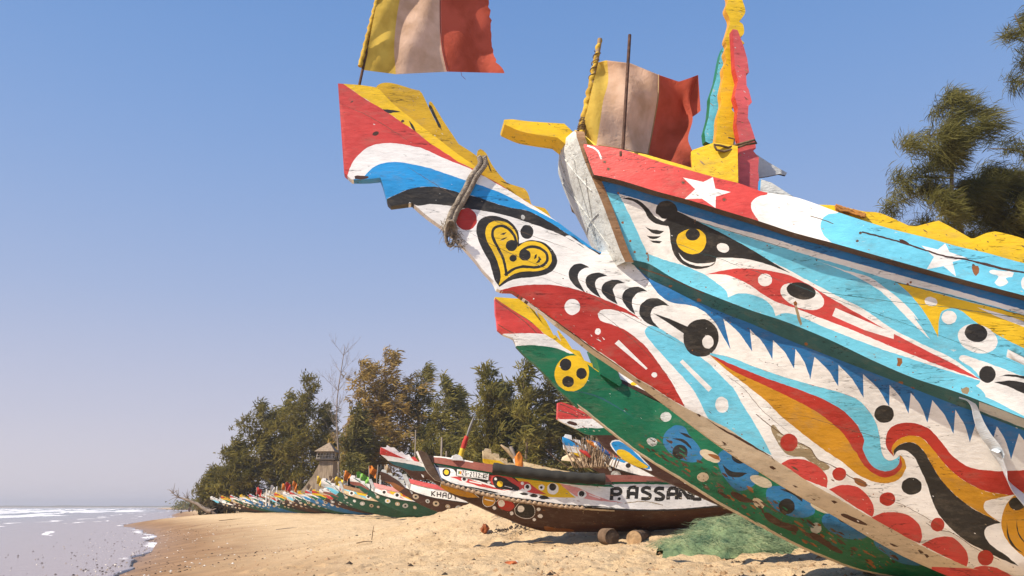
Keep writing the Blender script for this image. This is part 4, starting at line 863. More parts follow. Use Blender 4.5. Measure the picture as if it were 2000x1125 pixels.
sh = [('red', c9((150, 345), (240, 372), (350, 437), (175, 407), (150, 405))), ('white', sm(c9((150, 404, 1), (350, 437), (470, 470), (520, 520, 1), (490, 502), (250, 455), (150, 440, 1)))), ('teal', sm(c9((220, 450, 1), (360, 470), (490, 500), (520, 522, 1), (400, 522), (300, 495), (250, 475)))),
      ('ochre', sm(c9((600, 640), (610, 615), (650, 608), (720, 625), (800, 665), (885, 722, 1), (760, 712), (650, 672)))), ('white', stroke(c9((600, 640), (607, 612), (650, 604), (720, 620), (810, 662), (885, 720)), 1.2)),
      ('white', E(c9, 897, 688, 15)), ('ochre', E(c9, 955, 740, 46, 44)), ('white', stroke(c9((915, 712), (950, 697), (990, 712), (1003, 745), (985, 775), (940, 785), (912, 760), (915, 712)), 1.0)), ('white', stroke(c9((925, 730), (990, 745)), 2.2)),
      ('deep_red', sm(c9((1015, 750), (1040, 728), (1080, 735), (1130, 755), (1145, 790), (1110, 818), (1060, 810), (1025, 785)))), ('white', E(c9, 1047, 762, 25)), ('white', stroke(c9((1012, 750), (1040, 724), (1070, 730)), 1)), ('white', E(c9, 997, 795, 14)),
      ('black', sm(c9((1145, 800), (1180, 760), (1240, 755), (1290, 800), (1280, 855), (1220, 868), (1160, 845)))), ('white', E(c9, 1190, 803, 25)), ('white', stroke(c9((1145, 800), (1180, 757), (1240, 752), (1292, 800), (1282, 857), (1220, 872), (1158, 847), (1145, 800)), .9)), ('white', E(c9, 1122, 835, 14)), ('white', E(c9, 1147, 745, 12)), ('white', E(c9, 1320, 805, 14, 12)), ('white', E(c9, 1333, 855, 18, 14)), ('white', E(c9, 1288, 880, 12)), ('white', sm(c9((460, 545), (478, 560), (480, 578), (468, 570)))),
      ('beige', smooth(c9((700, 628), (900, 683), (1100, 725), (1300, 757), (1500, 785), (1875, 812)), False)+smooth(c9((1875, 822), (1500, 796), (1300, 766), (1100, 733), (900, 690)), False)),
      ('rust', sm(c9((1360, 930), (1450, 945), (1580, 960), (1500, 975), (1380, 965))))]
scatter(sh, out, 160, ['darkwood', 'dirt', 'rust'], 17, .4, 1.6, (1, .2), 3)
v, T, M = cdt(('brown', out), sh, 9)
W4 = strip_w(G4); sheet(mb := MB(), v, T, M, lambda q: F4.solve(q, W4), 'solid', edge=None); pbuild(mb, 'hull', pirogue4)
# scalloped white crest on the spur
mb = MB(); slab(mb, c9((163, 350), (205, 352), (210, 335), (235, 352), (262, 352), (300, 388), (318, 380), (345, 408), (372, 402), (390, 432), (402, 420), (440, 455), (455, 452), (500, 515), (470, 480), (350, 440)), F4, -.005, -.04, 'white'); slab(mb, c9((385, 425), (410, 418), (480, 500), (470, 505)), F4, .02, -.0, 'red'); pbuild(mb, 'crest_board', pirogue4)
mb = MB(); slab(mb, sm(c9((434, 378, 1), (455, 372, 1), (500, 392, 1), (545, 480), (600, 575), (620, 612, 1), (560, 590, 1), (505, 530), (470, 460))), F4, .14, -.14, 'darkwood', 'white'); pbuild(mb, 'front_board', pirogue4)
# side planks
pt = c9((545, 455), (720, 490), (960, 530), (1200, 565), (1500, 600), (1875, 625)) + cK((500, 680), (900, 682), (1300, 690)) + [(1560, 935), (X4, 925)]
pb = c9((615, 606), (700, 630), (900, 682), (1100, 722), (1300, 752), (1500, 778), (1875, 805)) + cK((300, 872), (700, 892), (1000, 888), (1320, 862)) + [(1560, 985), (X4, 970)]
gt4, gb4 = F4.guide(pt, lambda S: ws4(S)-.03), F4.guide(pb, lambda S: wl4(S)+.03)
W = strip_w([gb4, gt4]); cB = c9
sh = [('black', c9((540, 440), (640, 470), (800, 500), (1180, 560), (1190, 640), (1000, 690), (620, 600))),
      ('white', sm(c9((555, 490, 1), (600, 500), (700, 515), (715, 560), (640, 585), (600, 560), (575, 530)))),
      ('black', E(c9, 645, 535, 30)), ('yellow', E(c9, 645, 534, 18)),
      ('white', sm(c9((600, 570, 1), (700, 560), (800, 570), (960, 620), (1100, 660), (1240, 680), (1100, 695), (900, 655), (700, 615)))),
      ('red', sm(c9((670, 568, 1), (760, 568), (830, 590), (950, 630), (1090, 672, 1), (900, 640), (780, 605)))), ('white', E(c9, 777, 586, 24, 18)), ('black', E(c9, 775, 584, 13)), ('white', c9((812, 595), (900, 615), (905, 625), (815, 605))),
      ('red', sm(c9((955, 555, 1), (1080, 555), (1150, 590), (1200, 650), (1100, 665), (1010, 640), (960, 600)))), ('black', sm(c9((985, 575), (1060, 570), (1120, 610), (1180, 660), (1100, 660), (1010, 650)))), ('yellow', E(c9, 1037, 620, 22)), ('white', E(c9, 955, 606, 11)), ('white', E(c9, 1005, 583, 10)), ('white', stroke(c9((1070, 635), (1125, 650)), 1.4)),
      ('yellow', sm(c9((1130, 560, 1), (1300, 585), (1460, 610), (1590, 720, 1), (1400, 715), (1260, 670), (1200, 620)))), ('red', sm(c9((1170, 600, 1), (1240, 605), (1300, 650), (1380, 695, 1), (1260, 685), (1190, 640)))),
      ('white', E(c9, 1240, 645, 26)), ('black', E(c9, 1237, 640, 14)), ('white', E(c9, 1200, 615, 12)), ('white', E(c9, 1342, 645, 22)), ('black', E(c9, 1340, 645, 10)), ('white', E(c9, 1425, 655, 42)), ('black', E(c9, 1422, 642, 26)),
      ('palepink', sm(c9((1490, 620, 1), (1600, 645), (1700, 690), (1790, 745, 1), (1680, 730), (1580, 700)) )), ('palepink', sm(cK((120, 690, 1), (240, 720), (340, 760), (440, 800), (600, 835, 1), (450, 820), (300, 800), (180, 740)))), ('white', E(cK, 288, 770, 34, 30)), ('black', E(cK, 286, 766, 20)), ('white', stroke(cK((340, 775), (420, 800)), 1.5)),
      ('black', sm(c9((1180, 690), (1210, 680), (1245, 695), (1230, 705)))), ('black', sm(c9((1250, 705), (1280, 690), (1320, 708), (1300, 718)))), ('black', sm(c9((1320, 720), (1360, 705), (1400, 725), (1370, 732)))),
      ('green', smooth(pt, False, 6)+smooth([(x, y+4.5) for x, y in pt[::-1]], False, 6)),
      ('black', smooth([(x, y-3.2) for x, y in pb], False, 6)+smooth([(x, y+3) for x, y in pb[::-1]], False, 6))]
# painted name in heavy block letters
def glyph(segs, x0, y0, w, h, sw, sk=0):
    return [stroke([(x0+u*w+sk*(1-q)*h, y0+q*h) for u, q in s], sw, 2.0) for s in segs]
LT = {'P': [[(0, 1), (0, 0)], [(0, .05), (.7, .05), (.95, .28), (.7, .5), (0, .5)]], 'A': [[(.05, 1), (.05, .25)], [(.05, .25), (.25, .05), (.8, .05)], [(.9, 0), (.9, 1)], [(.05, .55), (.9, .55)]],
      'S': [[(.95, .08), (.3, .05), (.05, .28), (.5, .48), (.9, .68), (.75, .95), (0, .95)]], 'N': [[(0, 1), (0, 0)], [(0, .05), (.9, .95)], [(.9, 1), (.9, 0)]], 'E': [[(.9, .06), (0, .06)], [(0, 0), (0, 1)], [(0, .94), (.9, .94)], [(0, .5), (.7, .5)]],
      'K': [[(0, 0), (0, 1)], [(.9, 0), (.1, .5)], [(.1, .5), (.9, 1)]], 'H': [[(0, 0), (0, 1)], [(.9, 0), (.9, 1)], [(0, .5), (.9, .5)]], 'D': [[(0, 0), (0, 1)], [(0, .05), (.6, .08), (.9, .5), (.6, .92), (0, .95)]], 'Y': [[(0, 0), (.45, .5)], [(.9, 0), (.45, .5)], [(.45, .5), (.45, 1)]],
      'Z': [[(0, .05), (.9, .05)], [(.9, .05), (0, .95)], [(0, .95), (.9, .95)]], 'G': [[(.9, .15), (.5, .03), (.1, .3), (.1, .7), (.5, .97), (.9, .85), (.9, .55), (.5, .55)]], 'F': [[(0, 0), (0, 1)], [(0, .05), (.9, .05)], [(0, .5), (.7, .5)]],
      '-': [[(.1, .5), (.8, .5)]], '1': [[(.2, .2), (.5, 0)], [(.5, 0), (.5, 1)]], '2': [[(.05, .2), (.45, .03), (.85, .25), (.05, .95)], [(.05, .95), (.9, .95)]], 'O': [[(.45, .03), (.9, .3), (.9, .7), (.45, .97), (.05, .7), (.05, .3), (.45, .03)]], 'T': [[(0, .05), (.9, .05)], [(.45, 0), (.45, 1)]],
      'M': [[(0, 1), (0, 0)], [(0, .05), (.45, .6)], [(.45, .6), (.9, .05)], [(.9, 0), (.9, 1)]], 'U': [[(0, 0), (.05, .8), (.45, .97), (.85, .8), (.9, 0)]], 'I': [[(.45, 0), (.45, 1)]], 'L': [[(0, 0), (0, 1)], [(0, .95), (.9, .95)]], 'R': [[(0, 1), (0, 0)], [(0, .05), (.7, .05), (.9, .28), (.7, .5), (0, .5)], [(.4, .5), (.9, 1)]], 'B': [[(0, 0), (0, 1)], [(0, .05), (.7, .08), (.7, .45), (0, .5)], [(0, .5), (.85, .6), (.75, .93), (0, .95)]], '5': [[(.85, .05), (.1, .05), (.1, .45), (.7, .48), (.85, .75), (.5, .97), (.05, .9)]]}
def write(txt, poss, w, h, sw, sk=0):
    o = []
    for chh, (x, y) in zip(txt, poss):
        for g in glyph(LT[chh], x, y, w, h, sw, sk): o.append(g)
    return o
for g in write('PASSANE', [cK(p)[0] for p in ((503, 726), (622, 716), (722, 718), (818, 722), (915, 722), (1006, 720), (1098, 722))], 19, 23.5, 7.0, .05): sh.append(('black', g))
sh.append(('black', E(cK, 560, 803, 12)))
scatter(sh, cK((480, 700), (1300, 700), (1300, 850), (480, 850)), 70, ['white', 'greywhite', 'beige'], 15, .5, 1.6, (1, .1), 2); scatter(sh, smooth(pt, False)+smooth(pb[::-1], False), 130, ['greywhite', 'dirt', 'wood', 'darkwood'], 16, .4, 1.5, (1, .15), 3)
sh.append(('dirt', stroke(cK((600, 835), (720, 822), (800, 830), (880, 850)), 1.6)))
v, T, M = cdt(('white', smooth(pt, False, 5)+smooth(pb[::-1], False, 5)), sh, 9)
sheet(mb := MB(), v, T, M, lambda q: F4.solve(q, W), 'shell', .03, 'darkwood'); pbuild(mb, 'side_planks', pirogue4)
# rail: red-brown strake, then a long black padded roll, then red-brown again
rt = c9((503, 412), (620, 420), (760, 440), (860, 460), (985, 476), (1200, 500), (1500, 532), (1800, 556)) + cK((450, 628), (700, 632), (930, 650), (1200, 655)) + [(1560, 918), (X4, 910)]
rb4 = c9((515, 458), (720, 492), (960, 532), (1200, 568), (1500, 604), (1800, 612)) + cK((450, 680), (930, 680), (1200, 688)) + [(1560, 938), (X4, 928)]
gr, gs = F4.guide(rt, ws4), F4.guide(rb4, ws4)
sh = [('black', c9((983, 400), (1803, 480), (1803, 700), (983, 600))), ('white', smooth(c9((495, 400), (620, 408), (760, 428), (840, 446)), False)+smooth(c9((840, 462), (760, 450), (620, 430), (500, 418)), False)), ('darkwood', stroke(cK((760, 676), (870, 676)), 3))]
v, T, M = cdt(('oxide', smooth(rt, False, 6)+smooth(rb4[::-1], False, 6)), sh, 10)
sheet(mb := MB(), v, T, M, lambda q: F4.solve(q, strip_w([gs, gr])), 'shell', .07, 'darkwood'); pbuild(mb, 'rail', pirogue4)
rollp = smooth(c9((985, 505), (1200, 532), (1500, 568), (1800, 585)), False, 8)
S, Y, Z = F4.solve(rollp, lambda S, z: ws4(S)+.03)
mb = MB(); mb.tube([(a, b, c) for a, b, c in zip(S, Y, Z)], [.092+.008*math.sin(i*1.7) for i in range(len(S))], 12)
mb.build('padding_roll', simple('black_padding', (.040, .038, .032), .85, bump=.5, bscale=9), pirogue4)
# coiled rope edge along the seam
S, Y, Z = F4.solve(smooth(c9((610, 615), (700, 640), (900, 692), (1100, 734), (1300, 764), (1500, 788), (1660, 800)) , False, 3), lambda S, z: wl4(S)+.05)
mb = MB(); rp = simple('rope_fibre', (.46, .33, .22), .9, (.22, .14, .08), 30, .5)
mb.tube([(a, b, c+.012*math.sin(i*1.9)) for i, (a, b, c) in enumerate(zip(S, Y, Z))], [.028+.009*math.sin(i*1.9) for i in range(len(S))], 7); mb.build('seam_rope', rp, pirogue4)
# number plate
mb = MB(); v, T, M = cdt(('white', c9((724, 511), (956, 545), (951, 591), (721, 557))), [('green', c9((733, 525), (742, 526), (741, 548), (732, 547))), ('yellow', c9((742, 526), (749, 527), (748, 549), (741, 548))), ('red', c9((749, 527), (757, 528), (756, 550), (748, 549)))] + [('black', g) for g in write('ZG-2112-KF', [c9((760+i*19.4, 521+i*2.8))[0] for i in range(10)], 3.9, 9.4, 1.5)], 8)
sheet(mb, v, T, M, lambda q: F4.solve(q, lambda S, z: W(S, z)+.02), 'shell', .012, 'white', both=False); pbuild(mb, 'number_plate', pirogue4)
sE = float(F4.solve([(X4, 950)], W)[0][0]); stern(F4, G4+[gb4, gt4], ['brown', 'brown', 'black', 'white'], sE-.02, sE+5, pirogue4, rise=.3)
mb = MB(); slab(mb, c9((684, 435), (692, 412), (715, 402), (740, 408), (760, 425), (768, 448), (690, 445)), F4, .25, .15, 'white'); pbuild(mb, 'deck_disc', pirogue4)
# ================================================================== PIROGUES OF THE FAR ROW
def gen_boat(root, seed, sp, hull, base, rail, accents, name_txt=None, L=9.5, crest='white', eye=True, worn=False, grid=.33, name_x=2.0):
    """a whole pirogue drawn in its own length/height plane (metres); x from the stem aft, z from the keel up"""
    rg = random.Random(seed)
    zr = lambda s: np.interp(s, [-.2, 0, 1, 2.5, 4, 6, 8, L], [1.80, 1.74, 1.50, 1.28, 1.18, 1.16, 1.26, 1.45])
    zs = lambda s: zr(s)-.17
    zc = lambda s: np.interp(s, [0, .4, 1, 2.5, 4, 6, 8, L], [1.32, 1.14, .96, .74, .66, .66, .76, .95])
    zk = lambda s: np.interp(s, [-1.2, -.2, .6, 1.6, 2.6, 3.6, 7, 8.5, L], [1.9, 1.16, .70, .30, .08, 0, 0, .15, .5])
    wr = lambda s: .10+.52*(1-np.exp(-np.maximum(s, -.1)/1.4))-np.maximum(0, s-(L-2.5))*.14
    wc = lambda s: np.interp(s, [-1.3, 0, .6, 1.5, 3, L-2, L], [.03, .06, .17, .34, .46, .46, .28])
    wk = lambda s: np.interp(s, [-1.3, 0, 1.5, 3, L], [.02, .025, .05, .12, .08])
    ss = np.linspace(0, L, 26)
    F = 1.0
    def lift(W): return lambda q: (q[:, 0], -W(q[:, 0], -q[:, 1]), -q[:, 1])
    def lin(za, wa, zb, wb): return lambda s, z: wa(s)+(wb(s)-wa(s))*np.clip((z-za(s))/np.maximum(zb(s)-za(s), .02), 0, 1)
    ln = lambda f, sv: [(float(s), -float(f(s))) for s in sv]
    # body with spur (2-D y is -z)
    tipx, tipz = -1.05, 2.0
    top = [(tipx, -tipz), (-.75, -(tipz-.10)), (-.3, -(1.62)), (0, -1.34)]+ln(zc, ss[1:])
    bs = [s for s in np.linspace(-.2, L, 24)]
    bot = [(tipx+.02, -(tipz-.32)), (-.9, -1.62), (-.62, -1.50), (-.5, -1.36)]+ln(zk, bs)
    out = top+bot[::-1]
    sh = [(sp[1], [(tipx-.1, -tipz+.20), (-.5, -1.72), (-.1, -1.40), (-.2, -1.2), (tipx-.1, -1.3)]), (sp[2], [(tipx-.1, -tipz+.36), (-.5, -1.56), (-.08, -1.34), (-.25, -1.22), (tipx-.1, -1.3)]), (sp[0], [(tipx-.1, -tipz-.1), (-.2, -1.5), (-.45, -1.72), (tipx-.1, -tipz+.20)])]
    for k in range(5):
        s = .3+k*.42+rg.random()*.15; z = float(zc(s))*.62+float(zk(s))*.38; r = rg.uniform(.06, .12)
        sh.append((rg.choice(['white', 'beige', 'greywhite']), ell((s, -z), r*1.3, r, rg.uniform(0, 40), 12))); sh.append((rg.choice(['white', 'yellow', 'black']), ell((s, -z), r*.5, r*.45, 0, 10)))
    v, T, M = cdt((hull, out), sh, grid)
    sheet(mb := MB(), v, T, M, lift(lin(zk, wk, zc, wc)), 'solid', edge=None); pbuild(mb, 'hull', root)
    # planks
    out = ln(lambda s: zs(s)-.01, ss)+ln(zc, ss)[::-1]; sh = []
    x = .1
    for k in range(6):
        w = rg.uniform(.5, .9); c = accents[k % len(accents)]
        zt = lambda s: -float(zs(s)); zb = lambda s: -float(zc(s))
        sh.append((c, [(x, zt(x)+.03), (x+w*1.6, zt(x+w*1.6)+.05), (x+w*2.2, zb(x+w*2.2)-.06), (x+w, zb(x+w)-.22), (x+.1, zb(x)-.18)]))
        if eye:
            ex, ez = x+w*.75, (zt(x+w*.75)*.55+zb(x+w*.75)*.45); r = rg.uniform(.10, .15)
            sh.append(('white', ell((ex, ez), r*1.35, r, 10, 14))); sh.append(('black', ell((ex, ez-.01), r*.65, r*.62, 0, 12)))
        x += w*.95+.1
    if name_txt:
        x0 = name_x; hgt = .19
        for i, chh in enumerate(name_txt):
            xx = x0+i*.215; zz = -float(zs(xx))+.10
            for g in glyph(LT[chh], xx, zz, .15, hgt, .042):
                sh.append(('black', g))
    sh.append(('black' if not worn else 'rust', ln(lambda s: zc(s)+.035, ss)+ln(lambda s: zc(s)-.02, ss)[::-1]))
    if worn:
        for k in range(30):
            s = rg.uniform(.1, 7); z = rg.uniform(float(zc(s)), float(zs(s))); r = rg.uniform(.05, .16); sh.append((rg.choice(['rust', 'rust', 'yellow', 'beige']), ell((s, -z), r*1.6, r*.6, rg.uniform(-10, 30), 9)))
    # strokes in metres need a small step: rebuild them cheaply
    v, T, M = cdt((base, out), sh, grid)
    sheet(mb := MB(), v, T, M, lift(lin(zc, lambda s: wc(s)+.03, zs, lambda s: wr(s)-.02)), 'shell', .03, 'darkwood'); pbuild(mb, 'side_planks', root)
    out = ln(zr, ss)+ln(zs, ss)[::-1]
    v, T, M = cdt((rail, out), [(accents[0], [(3.1, -3), (5.2, -3), (5.2, 0), (3.1, 0)])], grid)
    sheet(mb := MB(), v, T, M, lift(lambda s, z: wr(s)), 'shell', .05, 'wood'); pbuild(mb, 'rail', root)
    mb = MB(); a = [(-.16, 1.88), (-.02, 1.90), (.16, 1.5), (.34, 1.14), (.22, 1.12), (.02, 1.45)]
    for sg in (1,):
        vs = [(x, -.15+(.06 if z < 1.3 else 0), z) for x, z in a]+[(x, .15-(.06 if z < 1.3 else 0), z) for x, z in a]; n = len(a)
        mb.add(vs, [tuple(range(n)), tuple(range(n, 2*n))[::-1]]+[(i, (i+1) % n, n+(i+1) % n, n+i) for i in range(n)], PAL.index('greywhite'))
    pbuild(mb, 'front_board', root)
    mb = MB(); pts = [(tipx+.02, tipz-.02)]
    for k in range(4): u = k/4; x = tipx+.08+u*.95; z = tipz+.02-u*.52; pts += [(x, z+.055), (x+.16, z+.03), (x+.18, z-.10)]
    pts += [(-.05, 1.40), (-.5, 1.72)]
    n = len(pts); vs = [(x, -.015, z) for x, z in pts]+[(x, .015, z) for x, z in pts]
    mb.add(vs, [tuple(range(n)), tuple(range(n, 2*n))[::-1]]+[(i, (i+1) % n, n+(i+1) % n, n+i) for i in range(n)], PAL.index(crest)); pbuild(mb, 'crest_board', root)
    # transom
    mb = MB(); s = L-.02; pr = [(float(wk(s)), float(zk(s))), (float(wc(s)), float(zc(s))), (float(wr(s))-.02, float(zr(s)))]
    mb.add([(s, -w, z) for w, z in pr]+[(s, w, z) for w, z in pr[::-1]], [tuple(range(6))], PAL.index('wood')); pbuild(mb, 'transom', root)
    for s in (1.6, 3.4, 5.4):
        mb = MB(); mb.box((s, 0, float(zs(s))), (.15, 2*float(wr(s))-.1, .035), mi=PAL.index('wood')); pbuild(mb, 'thwart', root)
def copy_tree(o, parent=None):
    c = o.copy(); col.objects.link(c)
    if parent is not None: c.parent = parent
    for ch in list(o.children): copy_tree(ch, c)
    return c
# smooth() works on a fixed step; in metre space strokes get step 4 -> too coarse, so use straight chains
_st = stroke
def stroke(pts, w, step=4.0, taper=False):
    ext = max(abs(p[0]-q[0])+abs(p[1]-q[1]) for p in pts for q in pts)
    return _st(pts, w, step if ext > 1.2 else ext/6, taper)
SCH = [  # spur stripes, hull, plank base, rail, accents
    (('red', 'white', 'darkgreen'), 'darkgreen', 'white', 'oxide', ['yellow', 'palepink', 'white'], 'greywhite'),
    (('white', 'greywhite', 'cyan'), 'black', 'white', 'greywhite', ['white', 'beige', 'dullblue'], 'white'),
    (('yellow', 'white', 'blue'), 'dullblue', 'white', 'palepink', ['beige', 'white', 'oxide'], 'mustard'),
    (('red', 'yellow', 'green'), 'brown', 'oldcream', 'wood', ['ochre', 'red', 'white'], 'yellow'),
    (('white', 'oxide', 'darkgreen'), 'darkgreen', 'cyan', 'white', ['white', 'beige', 'black'], 'white'),
    (('white', 'oldcream', 'red'), 'black', 'oldcream', 'red', ['oxide', 'white', 'darkgreen'], 'greywhite'),
    (('red', 'white', 'green'), 'navy', 'white', 'beige', ['palepink', 'beige', 'greywhite'], 'greywhite'),
]
WORDS = ['dark green hulled pirogue with brownish red rail', 'black hulled pirogue with pale grey rail', 'blue hulled pirogue with mustard crest', 'brown hulled pirogue with cream planks', 'dark green pirogue with pale cyan planks', 'black hulled pirogue with bright red rail', 'navy hulled pirogue with beige rail']
protos = []; far = []
GRP = 'pirogues drawn up on the beach'
spots = [(430, 84), (452, 81), (470, 78.5), (490, 76), (508, 73.5), (527, 71), (545, 68.5), (560, 66), (577, 63.5), (592, 61), (610, 58.8), (624, 56.5), (640, 54.3), (655, 52.2), (664, 50), (680, 48), (692, 46)]
ordn = ['leftmost', 'second from the left', 'third from the left', 'fourth from the left', 'fifth from the left', 'sixth from the left', 'seventh from the left', 'eighth from the left', 'ninth from the left', 'ninth from the right', 'eighth from the right', 'seventh from the right', 'sixth from the right', 'fifth from the right', 'fourth from the right', 'third from the right', 'rightmost']
rg = random.Random(3)
order = [1, 3, 0, 2, 6, 4, 5, 3, 1, 0, 2, 6, 3, 5, 4, 1, 0]
for i, (px, dep) in enumerate(spots):
    k = order[i]; p = at(px, 990, dep)
    if k not in [a for a, _ in protos]:
        root = thing('pirogue', None, 'fishing boat', group=GRP); s_ = SCH[k]
        gen_boat(root, 11+k, *s_[:5], crest=s_[5], worn=(k == 3)); protos.append((k, root))
    else: root = copy_tree(dict(protos)[k])
    th = R(8+rg.uniform(-5, 5)); g = ghs(p.x+3.5, p.y)
    root.location = (p.x, p.y, g-.02); root.rotation_euler = (R(rg.uniform(-3, 3)), R(rg.uniform(-1.2, 1.2)), th)
    root.scale = (1, 1, .80); root['label'] = WORDS[k]+', '+ordn[i]+' in the far row'; root['category'] = 'fishing boat'; root['group'] = GRP
# nearer members of the row, each its own build
def special(px, dep, th, label, seed, sch, txt=None, zoff=-.02, roll=0, pitch=0, **kw):
    p = at(px, 990, dep); r = thing('pirogue', label, 'fishing boat', (p.x, p.y, max(ghs(p.x+3, p.y), 0)+zoff), R(th), GRP); r.rotation_euler = (R(roll), R(pitch), R(th))
    gen_boat(r, seed, *sch[:5], name_txt=txt, crest=sch[5], **kw); return r
special(664, 44, 9, 'green pirogue with pale scribbles on its hull, just left of the lettered pair', 31, (('white', 'greywhite', 'cyan'), 'darkgreen', 'oldcream', 'wood', ['cyan', 'yellow', 'white'], 'white'))
special(724, 40, 9, 'pirogue lettered SETH with dark green hull and pink scroll on white planks', 32, (('white', 'oxide', 'darkgreen'), 'darkgreen', 'white', 'palepink', ['palepink', 'yellow', 'red'], 'white'), txt='SETH', name_x=2.2)
special(792, 33, 10, 'pirogue lettered KHADY with orange brown hull and white planks under a pink rail', 33, (('brown', 'brown', 'rust'), 'brown', 'white', 'pink', ['white', 'white', 'white'], 'greywhite'), txt='KHADY', eye=False, name_x=1.0)
special(1012, 23.5, 16, 'weathered cream and rust pirogue standing behind the boat with the plate', 34, (('oldcream', 'yellow', 'oldcream'), 'oldcream', 'oldcream', 'oldcream', ['yellow', 'white', 'oldcream'], 'oldcream'), worn=True, zoff=-.12)
special(1176, 22.0, 12, 'pirogue with blue and white painted planks beside the heap of sticks', 35, (('blue', 'white', 'yellow'), 'brown', 'white', 'red', ['blue', 'white', 'black'], 'white'), zoff=.0)

# ================================================================== TREES
def leafmat(name, c, c2, tr=.25):
    m = bpy.data.materials.new(name); n, l = nodes_of(m); b = n['Principled BSDF']; tc = n.new('ShaderNodeTexCoord')
    t = n.new('ShaderNodeTexNoise'); t.inputs['Scale'].default_value = .55; t.inputs['Detail'].default_value = 5; l.new(tc.outputs['Object'], t.inputs[0])
    r = n.new('ShaderNodeValToRGB'); r.color_ramp.elements[0].position = .36; r.color_ramp.elements[1].position = .64; r.color_ramp.elements[0].color = (*c, 1); r.color_ramp.elements[1].color = (*c2, 1)
    l.new(t.outputs[0], r.inputs[0]); l.new(r.outputs[0], b.inputs['Base Color']); b.inputs['Roughness'].default_value = .7; b.inputs['Specular IOR Level'].default_value = .15
    tn = n.new('ShaderNodeBsdfTranslucent'); l.new(r.outputs[0], tn.inputs[0]); ms = n.new('ShaderNodeMixShader'); ms.inputs[0].default_value = tr
    l.new(b.outputs[0], ms.inputs[1]); l.new(tn.outputs[0], ms.inputs[2]); l.new(ms.outputs[0], n['Material Output'].inputs[0]); return m
LEAF = {'dark': leafmat('needles_dark', (.088, .080, .016), (.24, .195, .040), .4), 'olive': leafmat('needles_olive', (.10, .10, .026), (.24, .20, .055), .4), 'gold': leafmat('needles_gold', (.20, .14, .034), (.46, .30, .08), .4), 'mid': leafmat('needles_green', (.092, .092, .020), (.26, .215, .048), .4),
        'near': leafmat('needles_near', (.075, .075, .018), (.19, .17, .045), .35)}
bark = simple('bark', (.16, .12, .085), .9, (.07, .05, .035), 3, .6, bscale=12, mscale=(1, 1, .3))
deadbark = simple('dead_bark', (.30, .24, .19), .9, (.16, .12, .09), 3, .4)
def tree(label, base, H, rad, leaf, seed, cb=.12, nb=46, tuft=30, blade=(.5, .10), wind=(.5, .0, -.1), lean=0.0, shape=1.0, group='casuarina trees behind the boats', name='casuarina_tree', sub=5, spread=.15):
    rg = random.Random(seed); root = thing(name, label, 'tree', base, 0, group)
    tb = MB(); P = []
    for i in range(9):
        t = i/8; P.append(Vector((lean*t*t*H*.12+math.sin(i*1.3+seed)*.02*H*t, math.cos(i*1.7+seed)*.012*H*t, H*t*.97-.3)))
    tb.tube(P, [max(.02, .016*H*(1-i/8*.93)) for i in range(9)], 7)
    def trunk(t): q = t*8; i = min(int(q), 7); return P[i].lerp(P[i+1], q-i)
    lv = []; lf = []
    W = Vector(wind)
    for k in range(nb):
        t = cb+(1-cb)*((k+rg.random())/nb)**.9; t = min(t, .995)
        prof = (math.sin(math.pi*min(1, ((t-cb)/(1-cb))**.62*.93+.05)))**.75*shape*(.55+.75*rg.random())
        L = rad*max(.10, prof); az = rg.uniform(0, 2*math.pi); a0 = trunk(t); up = rg.uniform(.15, .75)
        d = Vector((math.cos(az), math.sin(az), up)).normalized()
        br = [a0+d*L*u+Vector((0, 0, -.12*L*u*u))+W*L*.25*u*u for u in (0, .35, .7, 1)]
        tb.tube(br, [.0045*H*(1-.8*u)*(1-.5*t) for u in (0, .35, .7, 1)], 4, cap=False)
        for j in range(max(4, int(tuft*L/rad))):
            u = rg.uniform(.12, 1.05); q = u*3; i = min(int(q), 2); c = br[i].lerp(br[i+1], min(1.1, q-i))
            c = c+Vector((rg.gauss(0, 1), rg.gauss(0, 1), rg.gauss(0, .8)))*L*spread
            dirn = (d*.6+W+Vector((rg.gauss(0, .5), rg.gauss(0, .5), rg.gauss(.05, .5)))).normalized()
            for h in range(sub):
                dd = (dirn+Vector((rg.gauss(0, .35), rg.gauss(0, .35), rg.gauss(-.05, .35)))).normalized(); ln_ = blade[0]*rg.uniform(.6, 1.5); wd = blade[1]*rg.uniform(.6, 1.4)
                sd = dd.cross(Vector((rg.gauss(0, 1), rg.gauss(0, 1), rg.gauss(0, 1)))).normalized()*wd*.5
                s0 = c+Vector((rg.gauss(0, 1), rg.gauss(0, 1), rg.gauss(0, 1)))*blade[0]*.35; m_ = s0+dd*ln_*.55; e_ = s0+dd*ln_+Vector((W.x, W.y, -.25))*ln_*.28
                b = len(lv); lv += [tuple(s0-sd*.5), tuple(s0+sd*.5), tuple(m_+sd), tuple(m_-sd), tuple(e_)]; lf += [(b, b+1, b+2, b+3), (b+3, b+2, b+4)]
    tb.build('trunk', bark, root)
    me = bpy.data.meshes.new('crown'); me.from_pydata(lv, [], lf); obj('crown', me, LEAF[leaf], root); return root
def tree_at(px, toprow, dep, label, leaf, seed, wpx, **kw):
    p = at(px, 990, dep); g = ghs(p.x, p.y); H = (990-toprow)/1514*dep+1.6-g
    return tree(label, (p.x, p.y, g), H*1.0, wpx/1514*dep, leaf, seed, **kw)
TB = dict(blade=(.62, .12), nb=50, tuft=27, sub=7)
tree_at(415, 915, 104, 'lowest bushy tree at the sea end of the tree line', 'dark', 1, 32, cb=.02, **TB)
tree_at(452, 862, 102, 'bushy dark tree second from the sea end of the tree line', 'dark', 2, 44, cb=.04, **TB)
tree_at(500, 790, 102, 'dark green tree third from the sea end, stepping up the tree line', 'dark', 3, 58, cb=.05, **TB)
